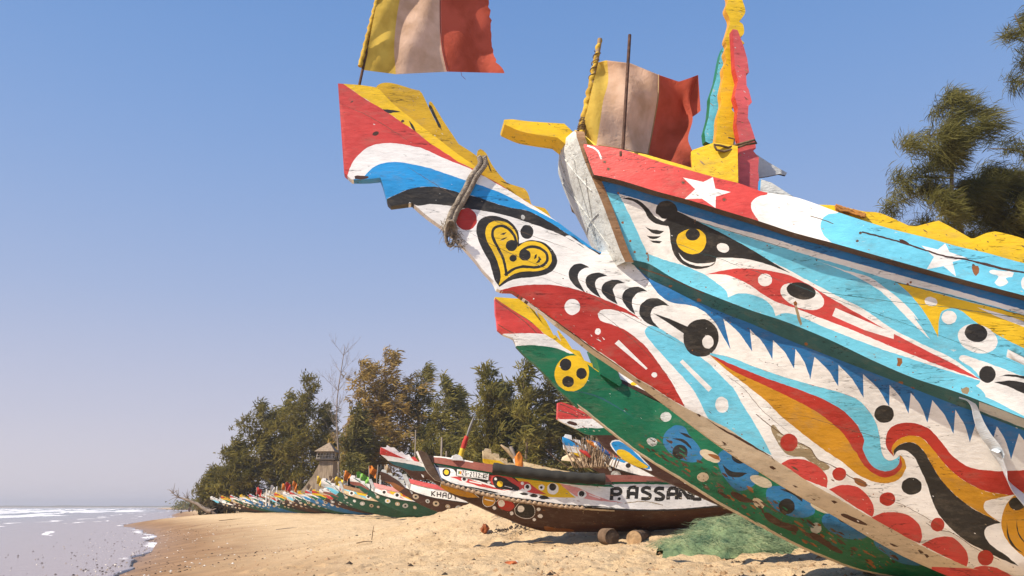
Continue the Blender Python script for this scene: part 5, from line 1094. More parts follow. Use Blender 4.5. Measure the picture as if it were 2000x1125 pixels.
tree_at(545, 772, 106, 'dark green tree just left of the tallest dark one', 'mid', 4, 50, cb=.06, **TB)
tree_at(585, 738, 100, 'tallest dark green tree of the left clump with a pointed top', 'dark', 5, 58, cb=.08, wind=(.25, 0, .05), **TB)
tree_at(622, 795, 104, 'olive green tree with rounded top left of the bare tree', 'olive', 6, 34, cb=.08, **TB)
tree_at(700, 708, 96, 'golden olive tree with broad crown right of the bare tree', 'gold', 7, 66, cb=.10, wind=(.6, 0, -.05), **TB)
tree_at(745, 688, 98, 'tallest golden tree with wide bushy crown in the tree line', 'gold', 8, 76, cb=.10, wind=(.6, 0, -.05), **TB)
tree_at(690, 800, 92, 'low brownish tree behind the watchtower', 'olive', 9, 36, cb=.08, **TB)
tree_at(815, 718, 100, 'green tree with a thin tip right of the golden trees', 'mid', 10, 54, cb=.12, **TB)
tree_at(862, 738, 92, 'dark green tree with ragged slanting top above the plate boat bow', 'mid', 11, 50, cb=.10, wind=(.6, 0, 0), **TB)
tree_at(893, 770, 96, 'small olive tree beside the gap of sky', 'olive', 12, 34, cb=.1, **TB)
tree_at(955, 718, 80, 'slim green tree with double pointed top', 'mid', 13, 46, cb=.10, wind=(.15, 0, .35), **TB)
tree_at(988, 752, 82, 'small pointed tree between two taller slim trees', 'mid', 14, 34, cb=.08, wind=(.15, 0, .35), **TB)
tree_at(1028, 708, 76, 'tall thin see-through tree left of the green boat', 'mid', 15, 30, cb=.30, wind=(.35, 0, .25), blade=(.7, .13), nb=40, tuft=20, sub=4)
tree_at(1075, 735, 78, 'olive brown tree behind the tip of the green pirogue', 'olive', 16, 56, cb=.06, **TB)
tree_at(1135, 745, 80, 'olive tree behind the flaking spur', 'olive', 17, 60, cb=.04, **TB)
tree_at(1010, 800, 84, 'low olive tree filling the line behind the weathered boat', 'olive', 18, 60, cb=.03, **TB)
tree_at(915, 850, 88, 'lowest olive tree above the plate boat rail', 'mid', 19, 50, cb=.05, **TB)
tree_at(1210, 790, 84, 'olive tree seen through the gap under the big boat', 'olive', 20, 60, cb=.03, **TB)
# bare tree
p = at(652, 990, 90); root = thing('bare_tree', 'tall leafless tree with thin twigs rising beside the watchtower', 'tree', (p.x, p.y, ghs(p.x, p.y)))
tb = MB(); cb_ = MB(); rg = random.Random(9); H = (990-700)/1514*90+.8
P = [Vector((.35*math.sin(i*.8), .2*math.cos(i), H*i/9)) for i in range(10)]; tb.tube(P, [.11*(1-i/10)+.02 for i in range(10)], 7); tb.build('trunk', deadbark, root)
def twig(a, d, L, r, lev):
    pts = [a]; dd = d.copy()
    for i in range(4): dd = (dd+Vector((rg.gauss(0, .12), rg.gauss(0, .12), .10))).normalized(); pts.append(pts[-1]+dd*L/4)
    cb_.tube(pts, [r*(1-.2*i) for i in range(5)], 4, cap=False)
    if lev:
        for k in range(5): twig(pts[rg.randint(1, 4)], (dd+Vector((rg.gauss(0, .6), rg.gauss(0, .6), rg.gauss(.2, .3)))).normalized(), L*.5, r*.5, lev-1)
for k in range(22):
    t = rg.uniform(.38, .98); a = P[int(t*9)].lerp(P[min(9, int(t*9)+1)], .5); az = rg.uniform(0, 6.28); twig(a, Vector((math.cos(az)*.8, math.sin(az)*.5, .8)).normalized(), rg.uniform(1.6, 3.4)*(1.15-t*.5), .024, 2)
cb_.build('crown', deadbark, root)
# near tree on the right, behind the boats
NTB = dict(nb=30, tuft=11, sub=70, spread=.05, blade=(.46, .022), wind=(.55, -.1, -.45), group='trees standing behind the big pirogue')
q = at(1862, 300, 28); tree('windblown olive tree against the sky above the yellow scalloped board', (q.x, q.y, 1.0), 16.8, 2.3, 'near', 41, cb=.62, **NTB)
q = at(1935, 300, 29); tree('shorter windblown tree leaning beside the taller one at the right', (q.x, q.y, 1.0), 13.9, 1.8, 'near', 44, cb=.72, **NTB)
q = at(2042, 300, 30); tree('tallest windblown tree cut off by the right edge of the sky', (q.x, q.y, 1.0), 22.0, 3.1, 'near', 43, cb=.44, **NTB)
# far headland of trees fading into the haze, low shore across the bay
def bank(name, label, pts, depth_t, mat, seed):
    rg = random.Random(seed); mb = MB()
    for (px, top, dep, w) in pts:
        p = at(px, 990, dep); h = (990-top)/1514*dep; c = Vector((p.x, p.y, .5))
        for k in range(260):
            a = c+Vector((rg.gauss(0, .5)*w/1514*dep, rg.gauss(0, 2), abs(rg.betavariate(1.6, 1.6))*(h+1)))
            s = h*.10+.3; d1 = Vector((rg.gauss(0, 1), rg.gauss(0, 1), rg.gauss(0, 1))).normalized()*s; d2 = Vector((rg.gauss(0, 1), rg.gauss(0, 1), rg.gauss(0, 1))).normalized()*s
            mb.add([a-d1, a+d2, a+d1], [(0, 1, 2)], 0)
    return tag(mb.build(name, mat), label, None, kind='stuff')
bank('distant_wood', 'hazy far off wood at the bend of the beach', [(352, 984, 330, 14), (365, 976, 320, 20), (380, 974, 310, 22), (398, 978, 300, 22), (385, 984, 330, 30)], 0, LEAF['mid'], 4)
mb = MB(); rg = random.Random(8); y0 = 2600; xs = np.linspace(-2600, -900, 260)
prof = [4+10*max(0, noise.noise(Vector((x*.006, 1, 0))))+5*abs(noise.noise(Vector((x*.03, 5, 0)))) for x in xs]
for i in range(len(xs)):
    f = max(0, min(1, (xs[i]+2250)/900)); prof[i] = prof[i]*(.25+.75*f)
vs = [(x, y0, -1) for x in xs]+[(x, y0+8, h) for x, h in zip(xs, prof)]+[(x, y0+200, h*.8) for x, h in zip(xs, prof)]; n_ = len(xs)
mb.add(vs, [(i, i+1, n_+i+1, n_+i) for i in range(n_-1)]+[(n_+i, n_+i+1, 2*n_+i+1, 2*n_+i) for i in range(n_-1)], 0)
tag(mb.build('far_shore', LEAF['mid']), kind='structure')
# ================================================================== FLAGS, POLES, CARVED BOARDS, ROPES
def cloth(name, base, stripes, hem=(.12, .06, .03)):
    """woven cotton with sewn stripes along UV x"""
    m = bpy.data.materials.new(name); n, l = nodes_of(m); b = n['Principled BSDF']
    uv = n.new('ShaderNodeUVMap'); sp_ = n.new('ShaderNodeSeparateXYZ'); l.new(uv.outputs[0], sp_.inputs[0])
    tc = n.new('ShaderNodeTexCoord')
    r = n.new('ShaderNodeValToRGB'); r.color_ramp.interpolation = 'CONSTANT'; e = r.color_ramp.elements
    while len(e) < len(stripes): e.new(.5)
    for q, (p, c) in zip(e, stripes): q.position = p; q.color = (*c, 1)
    l.new(sp_.outputs[0], r.inputs[0])
    t = n.new('ShaderNodeTexNoise'); t.inputs['Scale'].default_value = 7; t.inputs['Detail'].default_value = 7; l.new(tc.outputs['Object'], t.inputs[0])
    rr = n.new('ShaderNodeValToRGB'); rr.color_ramp.elements[0].position = .35; rr.color_ramp.elements[0].color = (.66, .60, .52, 1); rr.color_ramp.elements[1].position = .6; rr.color_ramp.elements[1].color = (1, 1, 1, 1); l.new(t.outputs[0], rr.inputs[0])
    mx_ = n.new('ShaderNodeMix'); mx_.data_type = 'RGBA'; mx_.blend_type = 'MULTIPLY'; mx_.inputs[0].default_value = .8; l.new(r.outputs[0], mx_.inputs[6]); l.new(rr.outputs[0], mx_.inputs[7])
    l.new(mx_.outputs[2], b.inputs['Base Color']); b.inputs['Roughness'].default_value = .85; b.inputs['Specular IOR Level'].default_value = .1
    wv = n.new('ShaderNodeTexNoise'); wv.inputs['Scale'].default_value = 260; l.new(tc.outputs['Object'], wv.inputs[0]); w2_ = n.new('ShaderNodeTexNoise'); w2_.inputs['Scale'].default_value = 22; w2_.inputs['Detail'].default_value = 5; w2_.inputs['Distortion'].default_value = 1.2; l.new(tc.outputs['Object'], w2_.inputs[0])
    ad = n.new('ShaderNodeMath'); ad.operation = 'MULTIPLY_ADD'; l.new(wv.outputs[0], ad.inputs[0]); ad.inputs[1].default_value = .15; l.new(w2_.outputs[0], ad.inputs[2])
    bp = n.new('ShaderNodeBump'); bp.inputs['Strength'].default_value = .6; bp.inputs['Distance'].default_value = .012; l.new(ad.outputs[0], bp.inputs['Height']); l.new(bp.outputs[0], b.inputs['Normal'])
    tn = n.new('ShaderNodeBsdfTranslucent'); l.new(mx_.outputs[2], tn.inputs[0]); ms = n.new('ShaderNodeMixShader'); ms.inputs[0].default_value = .5
    l.new(b.outputs[0], ms.inputs[1]); l.new(tn.outputs[0], ms.inputs[2]); l.new(ms.outputs[0], n['Material Output'].inputs[0]); return m
YEL, PNK, REDC = (.80, .58, .12), (.76, .54, .40), (.56, .12, .075)
def flagmesh(cols, us, depth, NV=26, NU=40):
    """cols: pixel polylines (top to bottom) at stripe positions us (0..1)"""
    cs = []
    for c in cols:
        P = smooth(c, False, 3.0); P = np.array(P); L = np.r_[0, np.cumsum(np.linalg.norm(np.diff(P, axis=0), axis=1))]; t = np.linspace(0, L[-1], NV+1)
        cs.append(np.stack([np.interp(t, L, P[:, 0]), np.interp(t, L, P[:, 1])], 1))
    cs = np.array(cs); V = []; UV = []
    for j in range(NV+1):
        for i in range(NU+1):
            u = i/NU; x = np.interp(u, us, cs[:, j, 0]); y = np.interp(u, us, cs[:, j, 1]); v = j/NV
            V.append(at(x, y, depth(u, v))); UV.append((u, 1-v))
    F_ = [(j*(NU+1)+i, j*(NU+1)+i+1, (j+1)*(NU+1)+i+1, (j+1)*(NU+1)+i) for j in range(NV) for i in range(NU)]
    return V, F_, UV
def flag_obj(name, V, F_, UV, mats, parent, hem=True):
    base = parent.location; me = bpy.data.meshes.new(name); me.from_pydata([tuple(p-base) for p in V], [], F_)
    ul = me.uv_layers.new(name='UVMap')
    for poly in me.polygons:
        for li in poly.loop_indices: ul.data[li].uv = UV[me.loops[li].vertex_index]
    me.polygons.foreach_set('use_smooth', [True]*len(F_)); o = obj(name, me, mats, parent); return o
rustiron = simple('rusty_iron', (.11, .055, .035), .8, (.05, .025, .018), 30, .6)
yrag = simple('yellow_rag', (.58, .38, .05), .9, (.34, .20, .03), 14, .5, bscale=30)
twine = simple('twine', (.22, .15, .08), .9, (.10, .06, .03), 30, .3)
def line3(root, pts): return [p-root.location for p in pts]
# flag 1 on the spur tip
b1 = at(699, 168, 4.255); t1_ = at(757, -78, 4.31)
r = thing('flag', 'yellow, faded pink and red flag on a thin pole at the spur tip', 'flag', tuple(b1), 0, 'striped cloth flags')
mb = MB(); mb.tube(line3(r, [b1-Vector((0, 0, .05)), b1.lerp(t1_, .5), t1_]), .0085, 8); mb.build('pole', rustiron, r)
sl = at(703, 130, 4.26); mb = MB(); N_ = 40
mb.tube(line3(r, [sl.lerp(t1_, i/N_)+Vector((.003*math.sin(i*2.1), -.002, 0)) for i in range(N_+1)]), [.014+.0012*math.sin(i*1.9) for i in range(N_+1)], 8); mb.build('pole_sleeve', yrag, r)
cols = [[(756, -70), (733, 20), (711, 137)], [(797, -70), (777, 20), (770, 90), (773, 145)], [(862, -70), (861, 40), (865, 95), (875, 140)], [(945, -70), (957, 25), (961, 90), (966, 112), (986, 143)]]
V, F_, UV = flagmesh(cols, [0, .25, .62, 1], lambda u, v: 4.27+.25*u+.05*math.sin(u*7+v*2.2)*u+.02*math.sin(u*17+v*6)+.018*math.sin(v*9-u*4), NV=34, NU=52)
for k in range(len(V)):                        # frayed outer edge
    if UV[k][0] > .97: V[k] = V[k]+Vector((.010*noise.noise(Vector((k*.013, 1, 1)))*2, 0, 0))
cm1 = cloth('flag_cloth', YEL, [(0, YEL), (.25, PNK), (.62, REDC)]); flag_obj('cloth', V, F_, UV, cm1, r)
mb = MB(); hemr = simple('red_thread', (.30, .03, .02), .9)
iu = round(.62*52); mb.tube(line3(r, [V[j*53+iu]+Vector((0, -.004, 0)) for j in range(35)]), .0035, 5)
mb.tube(line3(r, [at(900, 139, 4.5), at(902, 148, 4.5), at(909, 155, 4.5)]), .0012, 4); mb.build('seam', hemr, r)
# flag 2 on the bow of the big boat
b2_ = at(1134, 262, 4.42); t2_ = at(1172, 76, 4.44)
r = thing('flag', 'dusty pink and red flag on a rag wrapped pole at the big bow', 'flag', tuple(b2_), 0, 'striped cloth flags')
mb = MB(); mb.tube(line3(r, [b2_-Vector((0, 0, .12)), t2_]), .014, 8); mb.build('pole', simple('pole_wood', (.3, .2, .1), .9), r)
mb = MB(); N_ = 60; mb.tube(line3(r, [b2_.lerp(t2_, i/N_)+Vector((.004*math.sin(i*.9), -.003*math.cos(i*.9), 0)) for i in range(N_+1)]), [.021+.003*math.sin(i*1.3)-.008*(i/N_) for i in range(N_+1)], 9); mb.build('pole_wrap', yrag, r)
mb = MB(); d_p = (t2_-b2_).normalized()
hp = [b2_+(t2_-b2_)*(.02+.14*i/40)+Vector((math.cos(i*1.3)*.027, math.sin(i*1.3)*.027, 0)) for i in range(41)]; mb.tube(line3(r, hp), .004, 5)
mb.build('binding', twine, r); mb = MB()
hp = [b2_+(t2_-b2_)*(.55+.33*i/40)+Vector((math.cos(i*.7)*.022, math.sin(i*.7)*.022, 0)) for i in range(41)]; mb.tube(line3(r, hp), .003, 5); mb.build('binding', twine, r)
cols = [c3((690, 205), (655, 350), (620, 500), (590, 640), (625, 700)), c3((740, 196), (745, 330), (712, 450), (690, 600), (668, 735)), c3((900, 215), (890, 400), (870, 600), (850, 765)), c3((1082, 288), (1078, 430), (1050, 600), (1012, 800)), c3((1215, 330), (1225, 470), (1180, 640), (1150, 862)), c3((1335, 285), (1280, 440), (1300, 570), (1270, 700), (1305, 800), (1305, 895))]
def dep2(u, v): return 4.40-.10*math.sin(min(1, u*1.5)*math.pi)*(1-.25*v)+.16*u+.055*math.sin(u*9.5+v*2.0)*(.3+u)*(.4+.6*v)+.03*math.sin(v*7+u*5)+.022*math.sin(u*19-v*5)
V, F_, UV = flagmesh(cols, [0, .14, .36, .62, .82, 1], dep2, NV=40, NU=60)
cm2 = cloth('flag_cloth_dusty', YEL, [(0, YEL), (.15, PNK), (.62, REDC)]); flag_obj('cloth', V, F_, UV, cm2, r)
# the top of the cloth curls away and falls behind
V2 = []; UV2 = []; F2_ = []
for i in range(61):
    u = i/60; p = V[i]; k = math.sin(math.pi*min(1, max(0, u)))**.8
    for j in range(9):
        q = j/8; V2.append(p+Vector((.02*q*k, .26*q*k*(.5+u), .09*math.sin(q*math.pi*.9)*k*(.6+u*.5)-.25*q*q*u))); UV2.append((u, 1))
for i in range(60):
    for j in range(8): F2_.append((i*9+j, (i+1)*9+j, (i+1)*9+j+1, i*9+j+1))
flag_obj('cloth_fold', V2, F2_, UV2, cm2, r)
mb = MB(); iu = round(.62*60); mb.tube(line3(r, [V[j*61+iu]+Vector((0, -.005, 0)) for j in range(41)]), .004, 5); mb.tube(line3(r, [V[40*61+i] for i in range(10, 61)]), .004, 5); mb.build('seam', simple('hem_thread', (.45, .30, .15), .9), r)
# iron rod in front of it
a = at(1213, 297, 4.12); b_ = at(1230, 68, 4.14)
r = thing('iron_rod', 'straight rusty iron rod standing in front of the dusty pink flag', 'metal rod', tuple(a)); mb = MB(); mb.tube(line3(r, [a-Vector((0, 0, .1)), b_]), .0095, 8); mb.build('rod', rustiron, r)
mb = MB(); mb.tube(line3(r, [a-Vector((0, 0, .03)), a+Vector((0, 0, .0))]), .014, 8); mb.build('collar', rustiron, r)
# carved boards lashed upright
FX = Frame((.345, 4.45), R(8))
def post(label, poly, w, th, mat, edge, cuts=()):
    r = thing('carved_board', label, 'board', (F1.O[0], F1.O[1], 0), F1.th, 'carved boards lashed upright')
    mb = MB(); slab(mb, poly, F1, w, w-th, mat, edge, wear=45); pbuild(mb, 'board', r)
    mb = MB()
    for q in cuts: slab(mb, q, F1, w+.003, w-.001, edge)
    if cuts: pbuild(mb, 'notch_edge', r)
    return r
post('tall bright yellow wavy edged board lashed upright beside the pink one', smooth(c3((1515, -260, 1), (1530, -200), (1512, -140), (1540, -70), (1525, 0), (1508, 60), (1522, 95), (1505, 140), (1517, 190), (1495, 240), (1498, 300), (1478, 400), (1485, 470), (1460, 560), (1455, 650), (1448, 740), (1480, 800), (1480, 1000, 1), (1560, 1010, 1), (1585, 860), (1560, 740), (1580, 680), (1565, 600), (1580, 545), (1550, 500), (1585, 470), (1560, 400), (1583, 300), (1562, 200), (1575, 120), (1600, 95), (1635, 80, 1), (1600, 45, 1), (1630, 20), (1625, -40), (1600, -60, 1), (1640, -120), (1620, -200), (1600, -260, 1)), True, 3), .42, .045, 'yellow', 'ochre')
post('pink red board with stepped edge lashed upright on the right of the yellow one', c3((1558, -10), (1590, -5), (1618, 70), (1632, 110), (1652, 180), (1664, 268), (1645, 275), (1648, 355), (1662, 380), (1683, 462), (1660, 485), (1656, 565), (1672, 600), (1704, 700), (1708, 760), (1690, 775), (1728, 820), (1722, 900), (1737, 1040), (1578, 1000), (1590, 850), (1603, 720), (1582, 600), (1592, 500), (1570, 420), (1592, 320), (1572, 240), (1565, 100)), .50, .05, 'pink', 'deep_red')
post('narrow pale blue board with stepped edge on the left of the yellow one', c3((1497, 105), (1508, 150), (1502, 300), (1490, 420), (1480, 560), (1470, 760), (1440, 745), (1383, 715), (1376, 655), (1402, 560), (1412, 470), (1412, 430), (1448, 320), (1470, 200), (1480, 150)), .33, .05, 'cyan', 'green')
r = thing('rope', 'thin brown lashing tied round the upright carved boards', 'rope', (F1.O[0], F1.O[1], 0), F1.th)
mb = MB(); S, Y, Z = F1.solve(c3((1435, 735), (1480, 742), (1530, 755), (1580, 738), (1640, 722), (1700, 705), (1712, 725), (1640, 735), (1560, 765), (1500, 780), (1455, 770), (1440, 745)), lambda S, z: np.full_like(S, .52))
P = [Vector(q) for q in zip(S, Y, Z)]; mb.tube(P, .007, 6); S, Y, Z = F1.solve(c3((1495, 760), (1505, 850), (1490, 955)), lambda S, z: np.full_like(S, .47)); mb.tube([Vector(q) for q in zip(S, Y, Z)], .006, 6)
S, Y, Z = F1.solve(c3((1440, 770), (1470, 820), (1520, 790), (1560, 760), (1570, 700), (1530, 690)), lambda S, z: np.full_like(S, .47)); mb.tube([Vector(q) for q in zip(S, Y, Z)], .005, 6); mb.build('lashing', twine, r)
r = thing('cloth_scrap', 'white cloth scrap blowing out behind the carved boards', 'cloth', (F1.O[0], F1.O[1], 0), F1.th)
mb = MB(); slab(mb, c3((1715, 800), (1735, 815), (1790, 850), (1850, 885), (1910, 918), (1900, 935), (1860, 925), (1790, 940), (1735, 948), (1700, 950)), F1, .30, .285, 'greywhite', 'darkwood'); pbuild(mb, 'cloth', r)
mb = MB(); slab(mb, c3((1585, 870), (1600, 870), (1592, 990), (1570, 985)), F1, .46, .44, 'greywhite'); pbuild(mb, 'cloth_tail', r)
mb = MB(); slab(mb, c3((1310, 905), (1300, 790), (1430, 722), (1455, 735), (1340, 800)), F1, .30, .26, 'ochre'); pbuild(mb, 'brace_board', pirogue1)
# rope bundle lying on the rail at the scalloped board
r = thing('rope', 'frayed tangle of orange rope lying on the scalloped board', 'rope', (F1.O[0], F1.O[1], 0), F1.th)
mb = MB(); rg = random.Random(4)
for k in range(16):
    pts = c5(*[(500+i*30+rg.uniform(-8, 8), 285+i*8+rg.uniform(-14, 14)+(8*math.sin(i+k))) for i in range(8)])
    S, Y, Z = F1.solve(pts, lambda S, z: ws(S)-.03+.004*(k % 5)); mb.tube([Vector(q) for q in zip(S, Y, Z)], .006, 5)
mb.build('strands', simple('orange_rope', (.50, .22, .05), .9, (.25, .12, .04), 20), r)
# thick rope over the spur
r = thing('rope', 'thick grey twisted rope slung over the spur beside the red dot', 'rope', (F1.O[0], F1.O[1], 0), F1.th)
path = c2((1128, 100), (1135, 150), (1105, 195), (1070, 240), (1040, 300), (1015, 350), (985, 400), (965, 440), (935, 485), (915, 530), (900, 580), (885, 640), (905, 680))
S, Y, Z = F1.solve(smooth(path, False, 3), lambda S, z: WB(S, z)+.020); Pc = [Vector(q) for q in zip(S, Y, Z)]
mb = MB(); rope_g = simple('rope_grey', (.34, .29, .23), .95, (.16, .13, .10), 25, .8, bscale=60)
def twist(P, r0, off, turns, k0, n=3):
    out_ = []
    for s_ in range(n):
        pts = []
        for i, p in enumerate(P):
            t = (P[min(i+1, len(P)-1)]-P[max(i-1, 0)]).normalized(); a = t.orthogonal().normalized(); a = (Vector((0, -1, 0))-t*t.dot(Vector((0, -1, 0)))).normalized(); b = t.cross(a); q = turns*2*math.pi*i/len(P)+s_*2*math.pi/n+k0
            pts.append(p+(a*math.cos(q)+b*math.sin(q))*off)
        out_.append((pts, r0))
    return out_
fine_ = []
for i in range(len(Pc)-1): fine_ += [Pc[i].lerp(Pc[i+1], j/4) for j in range(4)]
for dx in (-.013, .015):
    for pts, rr_ in twist([p+Vector((dx*(1 if i < 200 else 1), 0, 0)) for i, p in enumerate(fine_)], .0088, .0085, 17, dx*50): mb.tube(pts, rr_, 6)
mb.build('strands', rope_g, r)
mb = MB(); rg = random.Random(6)
S, Y, Z = F1.solve(c2((878, 610), (900, 655), (935, 690), (965, 725), (905, 640)), lambda S, z: WB(S, z)+.015); K_ = [Vector(q) for q in zip(S, Y, Z)]
for k in range(120):
    c = K_[rg.randrange(4)]+Vector((rg.gauss(0, .02), rg.gauss(0, .012), rg.gauss(0, .018))); d = Vector((rg.gauss(0, 1), rg.gauss(0, .4), rg.gauss(-.8, .8))).normalized()*rg.uniform(.02, .06)
    mb.tube([c, c+d*.5+Vector((0, 0, .01)), c+d], [.0022, .0018, .0008], 4, cap=False)
for k in range(4):
    c = K_[1]; R0 = .035+.006*k; mb.tube([c+Vector((R0*.6*math.cos(a), -.03*math.sin(a)-.01*k, R0*math.sin(a)*1.3-.015)) for a in np.linspace(0, 6.2, 14)], .006, 5)
mb.build('frayed_knot', rope_g, r)
# metal strap hanging at the right
r = thing('metal_strap', 'twisted pale metal strap hanging from the plank edge at the right', 'strap', (F1.O[0], F1.O[1], 0), F1.th)
pth = smooth(c7((1480, 735), (1535, 750), (1570, 790), (1590, 850), (1612, 910), (1650, 980), (1690, 1030), (1722, 1090)) + c8((1770, 320), (1800, 380), (1830, 440), (1845, 500), (1880, 560), (1960, 640), (2060, 740)), False, 4)
S, Y, Z = F1.solve(pth, lambda S, z: np.maximum(WB(S, z)+.05, wE1(S)+.012-.55*np.maximum(0, 2.25-z)))
P = [Vector(q) for q in zip(S, Y, Z)]; mb = MB(); N_ = len(P); vs = []
for i, p in enumerate(P):
    q = i/N_; a = 2.6*q*math.pi; wd = .006+.028*min(1, q*2.2); t = (P[min(i+1, N_-1)]-P[max(i-1, 0)]).normalized(); e1 = t.cross(Vector((0, -1, 0))).normalized(); e2 = t.cross(e1)
    e = e1*math.cos(a*.4)+e2*math.sin(a*.4); vs += [p-e*wd, p+e*wd, p+e*wd+e2*.004, p-e*wd+e2*.004]
mb.add(vs, [(i*4+k, i*4+(k+1) % 4, (i+1)*4+(k+1) % 4, (i+1)*4+k) for i in range(N_-1) for k in range(4)], 0, False)
mb.build('strap', simple('painted_tin', (.62, .70, .78), .3, (.50, .56, .62), 5, .3, spec=.7), r)
# thin nail-hung string on the teeth
# ================================================================== THINGS ON THE SAND
def hit(px, row):
    d = rays([(px, row)])[0]
    for y in np.geomspace(4, 300, 1500):
        t = y/d[1]; z = EYE.z+d[2]*t; x = d[0]*t
        if z <= ghs(x, y): return Vector((x, y, z))
    return at(px, row, 60)
def log(label, px, row, dep, rad_, L, th, endc=(.46, .30, .16), grp='wooden rollers under the boats'):
    p = at(px, row, dep); r = thing('log_roller', label, 'log', (p.x, p.y, p.z), R(th), grp)
    mb = MB(); N_ = 12; pts = [(0, L*i/N_-.0, .004*math.sin(i*2)) for i in range(N_+1)]; mb.tube(pts, [rad_*(1+.05*math.sin(i*1.9)) for i in range(N_+1)], 18, cap=False); mb.build('bark_side', simple('log_bark', (.17, .11, .07), .9, (.08, .05, .03), 5, .8, bscale=14), r)
    for y, s_ in ((0, -1), (L, 1)):
        mb = MB(); ring = [(rad_*math.cos(a), y+s_*.004*0, rad_*math.sin(a)) for a in np.linspace(0, 2*math.pi, 19)[:-1]]; c = (0, y+s_*.015, 0); mb.add(ring+[c], [(i, (i+1) % 18, 18) for i in range(18)], 0, False); mb.build('cut_end', simple('cut_wood', endc, .85, tuple(q*.45 for q in endc), 9, .6, mscale=(1, 1, 1)), r)
    return r
log('pale round log lying end on under the boat with the plate', 1238, 1052, 13.75, .125, 2.4, -18)
log('dark log left of the pale one under the same boat', 1196, 1049, 13.8, .13, .30, 20, (.09, .06, .04))
# net heap
p = at(1440, 1050, 11.9); g = ghs(p.x, p.y)
r = thing('fishing_net', 'heap of pale green fishing net between the green boat and the sand', 'fishing net', (p.x, p.y, g))
def heap(mb, nx, ny, sx_, sy_, hh, seed, at0=None):
    rgx = random.Random(seed); V = []
    for j in range(ny+1):
        for i in range(nx+1):
            u = -1+2*i/nx; v = -1+2*j/ny; rr_ = max(0, 1-(u*u*.9+v*v)); z = hh*(rr_**.8)*(1+.55*noise.noise(Vector((u*2.4+seed, v*2.4, 0)))+.2*noise.noise(Vector((u*8, v*8, seed))))+.05*noise.noise(Vector((u*16, v*16, seed)))*min(1, rr_*3) - (.05 if rr_ <= 0 else 0)
            X_ = u*sx_+.1*noise.noise(Vector((v*3, u*3, 2))); gz_ = (ghs(at0[0]+X_, at0[1]+v*sy_)-at0[2]) if at0 else 0
            V.append((X_, v*sy_, z+gz_))
    ok = lambda q: ((-1+2*(q % (nx+1))/nx)**2*.9+(-1+2*(q//(nx+1))/ny)**2) < 1.12
    mb.add(V, [f_ for f_ in [(j*(nx+1)+i, j*(nx+1)+i+1, (j+1)*(nx+1)+i+1, (j+1)*(nx+1)+i) for j in range(ny) for i in range(nx)] if all(ok(q) for q in f_)], 0, True); return V
netm = simple('net_green', (.21, .29, .15), .95, (.05, .10, .06), 5, 1.0, bscale=90); netl = simple('net_thread', (.36, .40, .22), .9, (.12, .20, .11), 5)
mb = MB(); V = heap(mb, 90, 56, 1.12, .70, .38, 3, (p.x, p.y, g)); mb.build('net_pile', netm, r)
mb = MB(); rg = random.Random(12)
for k in range(2600):
    c = Vector(V[rg.randrange(len(V))])
    if c.z < .01: continue
    a = rg.uniform(0, 6.28); L_ = rg.uniform(.08, .4); pts = [c+Vector((math.cos(a+i*.35)*L_*i/5, math.sin(a+i*.35)*L_*i/5, .012+.03*math.sin(i*1.2))) for i in range(6)]; mb.tube(pts, .0017, 3, cap=False)
mb.build('loose_mesh', netl, r)
mb = MB(); 
for (x, y) in ((.95, -.5),): 
    bm_ = [(x+.035*math.cos(a)*math.sin(b), y+.035*math.sin(a)*math.sin(b), .20+.035*math.cos(b)) for b in np.linspace(0, math.pi, 8) for a in np.linspace(0, 2*math.pi, 13)[:-1]]
    mb.add(bm_, [(j*12+i, j*12+(i+1) % 12, (j+1)*12+(i+1) % 12, (j+1)*12+i) for j in range(7) for i in range(12)], 0, True)
mb.build('float', simple('white_float', (.75, .75, .72), .5), r)
for (px, row, dep, sx_, sy_, hh, lab) in ((676, 1003, 38.5, 1.0, .5, .5, 'small teal net heap at the bows of the far row'), (788, 1001, 36, .7, .5, .3, 'grey green net bundle beside the round stones')):
    p = hit(px, row); g = ghs(p.x, p.y); sx_, sy_, hh = sx_*.8, sy_*.8, hh*.8; r = thing('fishing_net', lab, 'fishing net', (p.x, p.y, g-.02)); mb = MB(); V = heap(mb, 30, 18, sx_, sy_, hh, int(px), (p.x, p.y, g)); mb.build('net_pile', netm, r)
    mb = MB()
    for k in range(60):
        c = Vector(V[rg.randrange(len(V))])
        if c.z < .01: continue
        a = rg.uniform(0, 6.28); mb.tube([c+Vector((math.cos(a+i*.5)*.05*i, math.sin(a+i*.5)*.05*i, .01)) for i in range(5)], .006, 3, cap=False)
    mb.build('loose_mesh', netl, r)
# low pieces of litter on the sand
def chunk(name, label, cat, px, row, dep, size, mat, seed, flat=.6, group=None):
    p = hit(px, row); g = ghs(p.x, p.y); rgx = random.Random(seed); bm = bmesh.new(); bmesh.ops.create_icosphere(bm, subdivisions=2, radius=1)
    for v in bm.verts:
        k = 1+.5*noise.noise(v.co*1.6+Vector((seed, 0, 0)))+.2*noise.noise(v.co*4+Vector((0, seed, 0))); v.co = Vector((v.co.x*size[0]*k, v.co.y*size[1]*k, v.co.z*size[2]*k))
    me = bpy.data.meshes.new(name); bm.to_mesh(me); bm.free(); o = obj(name, me, mat); o.location = (p.x, p.y, g+size[2]*.5); return tag(o, label, cat, group)
rustl = simple('rusty_litter', (.30, .09, .03), .9, (.12, .04, .02), 6, .8); darkl = simple('dark_litter', (.07, .05, .035), .95, (.03, .02, .015), 9, .8); orl = simple('brick_red', (.48, .14, .05), .9, (.3, .08, .03), 9, .4)
stone = simple('stone', (.34, .27, .20), .9, (.2, .15, .1), 5, .5)
tag(chunk('coconut_husk', 'rust brown husk lying left of the dark seaweed on the sand', 'husk', 947, 1038, 10.8, (.075, .07, .10), rustl, 2), kind=None)
